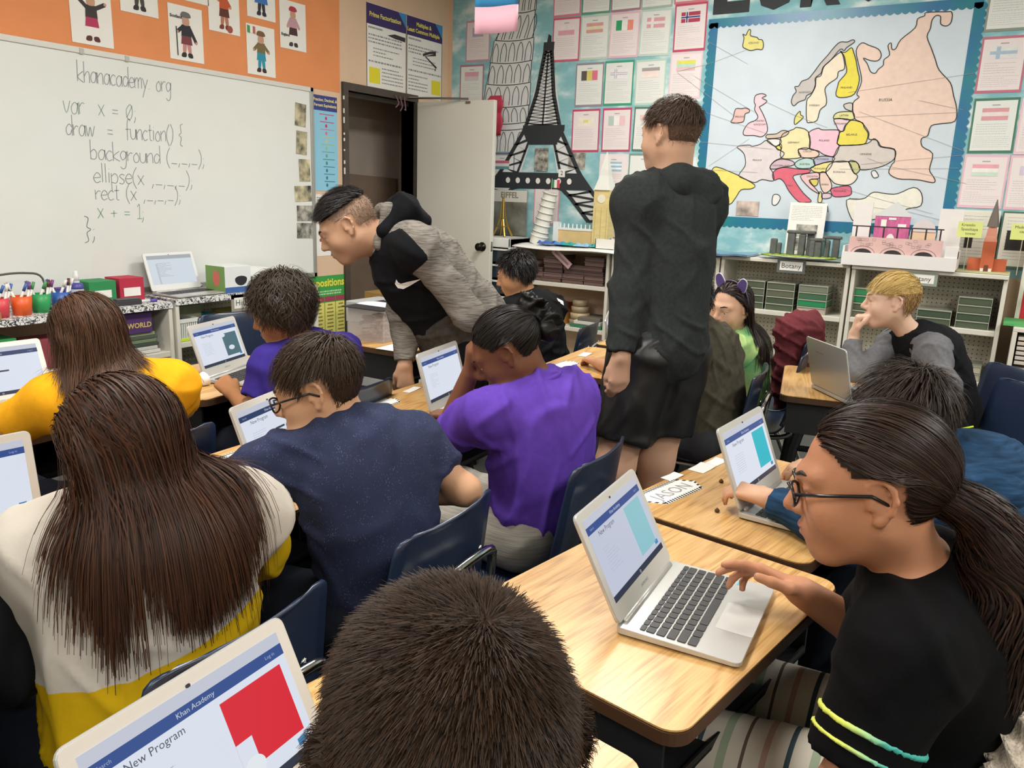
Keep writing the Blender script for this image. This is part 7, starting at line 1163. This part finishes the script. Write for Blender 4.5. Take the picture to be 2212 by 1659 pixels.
# --- bending teen
hea = fabric('grey_heather', '7E7A74', noise=.0); N, L, b = nodes_of(hea); tc = N.new('ShaderNodeTexCoord'); mp = N.new('ShaderNodeMapping'); mp.inputs['Scale'].default_value = (20, 20, 260); mp.inputs['Rotation'].default_value = (.3, .35, 0); L.new(tc.outputs['Object'], mp.inputs[0]); t = N.new('ShaderNodeTexNoise'); t.inputs['Scale'].default_value = 1.2; t.inputs['Detail'].default_value = 5; L.new(mp.outputs[0], t.inputs[0]); cr = N.new('ShaderNodeValToRGB'); e = cr.color_ramp.elements; e[0].position = .36; e[0].color = lin('5A5651'); e[1].position = .56; e[1].color = lin('827D76'); L.new(t.outputs[0], cr.inputs[0]); L.new(cr.outputs[0], b.inputs['Base Color'])
Jb = dict(P=(2.46, 1.72, .88), N=(2.265, 1.915, 1.225), SL=(2.165, 1.71, 1.185), SR=(2.40, 1.985, 1.175), H=(2.135, 2.01, 1.245), EL=(2.25, 1.555, .965), WL=(2.38, 1.68, .93), ER=(2.315, 1.90, .93), WR=(2.255, 1.845, .75))
p = person('teen in grey and black hooded jacket bending over the desks', Jb, (128, -34, 0), 'C0977B', 1.03, 1.12, .0, .0052, hea, 1.93, None, seed=25, fold=.005, torso_add=.02, sleeve_r=.018, hand_r=dict(d=(-.05, -.1, -1), b=(-.6, -.75, 0), T=(-.6, .6, 0), curl=(30, 45, 30), thumb=(.5, .6)), hand_l=dict(d=(.7, .6, -.2), b=(-.5, .5, .6), curl=(40, 40, 30)), neck_r=.055, look=(0, -.6), seat_head=130, brow_m=plain('17120F'), deep=1.28)
J = p.J; fwd, up_, rt_ = p.TR[:, 1], p.TR[:, 2], p.TR[:, 0]; tp, _ = torso_prims(J['P'], J['N'], J['SL'], J['SR'], 1.12, .026, .0, 1.0, 1.28); c0 = J['P'] + up_ * .27
pan = [(-fwd, -(fwd @ (c0 - fwd * .0))), (up_, up_ @ J['N'] - .0), (-up_, -(up_ @ (J['P'] + up_ * .10)))]; p.solid('chest_panel', [q[:-1] + (pan,) for q in tp], fabric('black_jersey', '15161A'), .007, .004, seed=25)
low = [(-fwd, -(fwd @ (c0 - fwd * .0))), (up_, up_ @ (J['P'] + up_ * .105)), (-up_, -(up_ @ (J['P'] - up_ * .1)))]; tq, _ = torso_prims(J['P'], J['N'], J['SL'], J['SR'], 1.12, .029, .0, 1.0, 1.28); p.solid('lower_panel', [q[:-1] + (low,) for q in tq], fabric('dark_heather', '4A4743', noise=.3, scale=50), .007, .004, seed=26)
hf = nrm(p.O - J['N']); N_ = J['N'] + hf * .03; bkp = fabric('black_jersey', '15161A'); p.solid('hood', [cone(N_ - rt_ * .10 - fwd * .0 + up_ * .01, N_ - rt_ * .075 - fwd * .10 + up_ * .02, .032, .045, .03), cone(N_ - rt_ * .075 - fwd * .10 + up_ * .02, N_ + rt_ * .075 - fwd * .10 + up_ * .02, .052, .052, .03), cone(N_ + rt_ * .075 - fwd * .10 + up_ * .02, N_ + rt_ * .10 + up_ * .01, .045, .032, .03), cone(N_ - fwd * .12 - up_ * .05 - rt_ * .05, N_ - fwd * .12 - up_ * .05 + rt_ * .05, .04, .04, .04)], bkp, .008, .006)
p.solid('hood_lining', [cone(N_ - rt_ * .082 + fwd * .05 - up_ * .02, N_ - rt_ * .078 - fwd * .05 + up_ * .055, .022, .026, .02), cone(N_ + rt_ * .082 + fwd * .05 - up_ * .02, N_ + rt_ * .078 - fwd * .05 + up_ * .055, .022, .026, .02), cone(N_ - rt_ * .078 - fwd * .05 + up_ * .055, N_ + rt_ * .078 - fwd * .05 + up_ * .055, .026, .026, .02)], hea, .007, .003)
swc = J['P'] + up_ * .30 - rt_ * .15 + fwd * .06; nn = nrm(-rt_ * .8 + fwd * .35 - V(0, 0, .0)); sru = nrm(V(0, 0, 1) - nn * nn[2]); srr = nrm(np.cross(sru, nn)); sw = [(-.052, -.022), (-.046, -.004), (-.040, -.014), (-.030, -.018), (-.005, -.008), (.052, .026), (.0, -.024), (-.022, -.037), (-.042, -.036)]
decal(p, tp + p.cloth, [(sw, 'fill')], swc, srr, sru, plain('E8E8E6'), 'chest_swoosh')
p.solid('trousers', [ell(J['P'] + V(0, 0, -.04), (.145, .135, .13), None, .05)] + leg_prims(J['P'] - V(0, 0, .05), p.TR, .02, 1.15, False, 130, [(2.37, 1.72, .47), (2.50, 1.88, .47)], [(2.42, 1.68, .09), (2.56, 1.84, .09)]), fabric('black_track', '141417'), .01, .005, seed=27); shoes(p, [(2.42, 1.68), (2.56, 1.84)], 130, shoe_m, 1.15)
p.solid('red_hem', [q[:-1] + ([(up_, up_ @ (J['P'] - up_ * .075)), (-up_, -(up_ @ (J['P'] - up_ * .14))), (fwd, fwd @ (J['P'] - fwd * .02))],) for q in torso_prims(J['P'], J['N'], J['SL'], J['SR'], 1.12, .012, .0, 1.0, 1.28)[0][:2]], plain('A0182C'), .007)
strands(p, p.hp, p.O, p.R, p.s, 'hair_sides', hair_mat('hair_side_stubble', '8A7262', 'A08874', .6), 3000, .004, 1, .0018, whorl(), t=.0018, low=-.045, rise=.4, seed=28, ears=True)
strands(p, p.hp, p.O, p.R, p.s, 'hair', hair_mat('hair_jet', '0D0C0D', '2E2A2A', .35), 4200, .045, 6, .0019, lambda q: np.stack([q[:, 0] * .4, np.full(len(q), 1.0), .15 - 1.5 * np.maximum(q[:, 1] - .03, 0)], 1), t=.008, low=.052, fringe=-.012, rise=.4, jit=.16, clump=320, hug=.6, thick=.018, seed=29)
# --- child in black shirt by the shelves
p = person('child in black shirt sitting behind the bending teen', dict(P=(3.50, 1.96, .50), N=(3.49, 2.06, .87), SL=(3.35, 2.085, .81), SR=(3.63, 1.995, .81), H=(3.445, 2.11, .985), EL=(3.28, 2.22, .66), WL=(3.36, 2.40, .71), ER=(3.72, 2.12, .68), WR=(3.66, 2.32, .71)), (112, -22, 0), 'BE8E6A', .95, 1.0, .03, .008, fabric('black_tee2', '161719'), .65, jeans, shoe=shoe_m, seed=31)
strands(p, p.hp, p.O, p.R, p.s, 'hair', hair_mat('hair_jet', '0D0C0D', '2E2A2A'), 1800, .03, 3, .004, whorl(), t=.012, low=-.055, rise=.5, seed=30); decal(p, p.cloth, [([(-.03, -.012), (.03, -.012), (.03, .012), (-.03, .012)], 'fill')], p.J['N'] + V(.10, -.1, -.03), V(.9, -.3, -.3), V(.3, .2, .9), paper_w, 'shirt_print')
# --- girl with cat ears
tie_ = fabric('tie_dye', '6FB07A', noise=.7, scale=9, col2='CBE08E'); p = person('girl with purple cat ear headband and green tie dye shirt', dict(P=(3.60, .96, .49), N=(3.55, .985, .80), SL=(3.43, .975, .75), SR=(3.66, 1.03, .75), H=(3.50, 1.03, .92), EL=(3.34, 1.07, .62), WL=(3.375, 1.12, .77), ER=(3.70, 1.19, .66), WR=(3.58, 1.31, .71)), (160, -10, -6), 'D0A68C', .96, .9, .02, .0055, tie_, .55, jeans, shoe=shoe_m, seed=33, seat_head=100, hand_l=dict(d=(-.2, .3, .8), b=(-.7, .2, .2), curl=(40, 60, 40), thumb=(.6, .6)), look=(0, -.3), lip='B8706A')
hj = hair_mat('hair_long_black', '0F0B0B', '3A2A24', .32); strands(p, p.hp, p.O, p.R, p.s, 'hair', hj, 3200, .40, 11, .0032, long_flow(1.2, 1.5), t=.004, low=-.045, rise=.04, jit=.1, fall=.8, grav=.3, clump=260, body=p.cloth, clear=.003, hug=.5, thick=.012, seed=32, lift=-.012)
gC = lambda *q: p.O + p.R @ (V(*q) * p.s); pv = mat('ear_purple', '5A4A8A', .5)
p.mb('headband', MB().tube([tuple(gC(.094 * math.sin(a), -.005, .022 + .105 * math.cos(a))) for a in [-1.5 + .2 * k for k in range(16)]], .004, 8), plain('3A3048', .4))
for x in (-1, 1):
    c_ = [(x * .032, .105), (x * .072, .09), (x * .085, .135), (x * .066, .152), (x * .046, .138)]; q_ = smooth_poly(c_, 3); p.mb('cat_ear', MB().prism(q_, .006, lambda u, v, k: tuple(gC(u, .004 + k, v))), pv, smooth=False); p.mb('ear_rim', MB().tube([tuple(gC(u, .007, v)) for u, v in q_], .003, 6), plain('C9C6D4', .4))
p.mb('held_card', MB().box((-.02, -.03, 0), (.02, .03, .003), frame_at(tuple(p.J['WL'] + V(-.03, .06, .07)), (.6, -.6, .3), (.3, .5, .8))), plain('C23A52'))
# --- child in olive, back to the standing teen
oli = fabric('olive_tee', '4E4A3F', noise=.25, scale=40); p = person('child in olive grey shirt, head hidden by the standing teen', dict(P=(3.0, .93, .50), N=(3.03, 1.02, .875), SL=(2.89, 1.06, .815), SR=(3.155, .965, .81), H=(3.0, 1.06, .985), EL=(2.86, 1.24, .70), WL=(2.94, 1.385, .71), ER=(3.235, 1.02, .67), WR=(3.14, 1.16, .66)), (85, -18, 0), 'B98868', .94, 1.04, .03, .009, oli, .75, fabric('grey_sweat', '3A3A3E'), shoe=shoe_m, seed=35, torso_add=.022, fold=.007, sleeve_r=.024)
strands(p, p.hp, p.O, p.R, p.s, 'hair', hair_mat('hair_jet', '0D0C0D', '2E2A2A'), 1500, .035, 3, .004, whorl(), t=.012, low=-.055, rise=.5, seed=34)
# --- blond child
gry = fabric('grey_raglan', '6E6E72', noise=.15, scale=80); p = person('blond child in black and grey raglan shirt, chin on fist', dict(P=(3.77, .12, .50), N=(3.645, .305, .875), SL=(3.55, .225, .825), SR=(3.72, .375, .815), H=(3.58, .40, 1.005), EL=(3.43, .14, .70), WL=(3.29, .30, .705), ER=(3.47, .50, .70), WR=(3.548, .518, .858)), (104, -4, 0), 'DBB59E', .97, .95, .04, .0052, fabric('black_raglan', '19191C'), 1.85, fabric('black_athletic', '141416'), shoe=shoe_m, seed=37, fold=.005, sleeve_m=gry, seat_head=120, hand_r=dict(d=(.0, -.1, 1), b=(-.24, .95, 0), T=(-.9, -.25, .1), curl=(70, 80, 45), thumb=(.4, .8)), look=(-.2, -.2), brow_m=plain('A8885A'), lip='C08078')
hbl = hair_mat('hair_blond', 'A8823E', 'EAD08A', .4); strands(p, p.hp, p.O, p.R, p.s, 'hair_sides', hair_mat('hair_blond_short', '8A6A44', 'B4925E', .5), 2400, .012, 2, .0024, whorl(), t=.004, low=-.055, rise=.3, seed=38, ears=True)
strands(p, p.hp, p.O, p.R, p.s, 'hair', hbl, 4200, .062, 6, .0020, lambda q: np.stack([-.25 + q[:, 0] * 3, np.full(len(q), .9), -.3 - 1.2 * np.maximum(q[:, 1] - .02, 0) * 4], 1), t=.008, low=.03, fringe=-.006, rise=.3, jit=.12, clump=320, seed=39, clear=.004, hug=.75, thick=.016, ears=True, lens=lambda q: np.clip((q[:, 2] - .028) * 16, .15, 1.0))
fwd, up_, rt_ = p.TR[:, 1], p.TR[:, 2], p.TR[:, 0]; ca = p.J['P'] + up_ * .25 + fwd * .09 - rt_ * .06; nA = nrm(fwd * .75 - rt_ * .65); ua = nrm(up_ - nA * (up_ @ nA)); ra = np.cross(ua, nA); text_decal(p, p.cloth, 'EAST', .085, ca, ra, ua, plain('DDD8D8'), 'shirt_lettering_edge', .006); text_decal(p, [q[:3] + (q[3] + .0015, q[4] + .0015) + q[5:] if q[0] == 'c' else q[:2] + (q[2] + .0015,) + q[3:] for q in p.cloth], 'EAST', .085, ca, ra, ua, plain('9E2038'), 'shirt_lettering', .002)
kn = p.J['P'] + V(math.cos(2.09), math.sin(2.09), 0) * .33 + V(0, 0, .055); lf = V(math.cos(2.09), math.sin(2.09), 0); lr = V(lf[1], -lf[0], 0); hp_ = p.J['P'] - lr * .075; k_ = hp_ + lf * .323 - lr * .0285 + V(0, 0, -.02)
p.mb('neon_piping', MB().tube([tuple(hp_ - lr * .088 + V(0, 0, .03)), tuple((hp_ + k_) / 2 - lr * .08 + V(0, 0, .0)), tuple(k_ - lr * .066), tuple(k_ - lr * .06 + V(0, 0, -.2))], .004, 6), plain('D6F03A', .5)); neckband(p, gry, .06, .008)
# --- sleeve of a neighbour cut off by the left edge
p = person('person in black jacket, only an elbow showing at the left edge', dict(P=(.30, 1.22, .50), N=(.305, 1.31, .87), SL=(.16, 1.37, .81), SR=(.43, 1.24, .81), H=(.29, 1.36, .985), EL=(.13, 1.55, .68), WL=(.22, 1.72, .70), ER=(.545, 1.215, .655), WR=(.47, 1.40, .66)), (90, -15, 0), 'B98868', .95, 1.0, .02, .012, fabric('black_puffer', '15171A', rough=.6), 1.93, jeans, shoe=shoe_m, seed=41, torso_add=.03, sleeve_r=.03, fold=.007)
strands(p, p.hp, p.O, p.R, p.s, 'hair', hair_mat('hair_dark_soft', '1A1310', '463830'), 1200, .05, 3, .005, whorl(), t=.012, low=-.055, rise=.4, seed=40)
# ---------------------------------------------------------------- garments left on chairs
def garment(name, label, prims, m, vox=.009, fold=.008, seed=3, wl=.07):
    v, f = mesh_sdf(prims, vox)
    me = bpy.data.meshes.new(name); me.from_pydata([tuple(q) for q in v], [], [tuple(q) for q in f]); me.polygons.foreach_set('use_smooth', [True] * len(me.polygons)); me.update(); crumple(me, v, fold, wl, seed); return tag(link(name, me, m), label, 'jacket')
garment('maroon_jacket', 'maroon jacket hung on the chair behind the girl with cat ears', [cone((3.92, .86, .80), (4.10, .80, .80), .06, .06, .05), cone((4.0, .83, .76), (4.03, .80, .46), .10, .13, .06), cone((3.92, .86, .78), (3.90, .86, .5), .06, .05, .05), cone((4.10, .80, .78), (4.17, .76, .5), .06, .05, .05)], fabric('maroon_cloth', '6A3238'))
garment('sherpa_jacket', 'cream sherpa fleece jacket over the chair of the ponytail girl', [cone((1.16, -.12, .66), (1.50, -.12, .68), .05, .05, .05), cone((1.2, -.13, .64), (1.22, -.15, .34), .07, .08, .06), cone((1.45, -.13, .64), (1.44, -.15, .34), .07, .08, .06), cone((1.14, -.12, .64), (1.12, -.1, .36), .05, .045, .04)], mat('sherpa', 'C9BCAC', .95, noise=.3, scale=70, bump=.8, bscale=90), .008, .012, 4, .03)
o = MB().grid(lambda a, b: (3.63 + .09 * (a - .5), .685 + .05 * (b - .5) + .01 * math.sin(5 * a), .775 - .12 * abs(b - .5) - .03 * a), 8, 8).build('white_cloth', plain('E2D6CC'), smooth=True, solid=.003); tag(o, 'white cloth draped over the chair back of the girl with cat ears', 'cloth')
chair(4.03, 1.0, 8, 'navy chair under the maroon jacket')
chair(3.34, .03, 40, 'empty navy chair near the right edge beside the blond child')
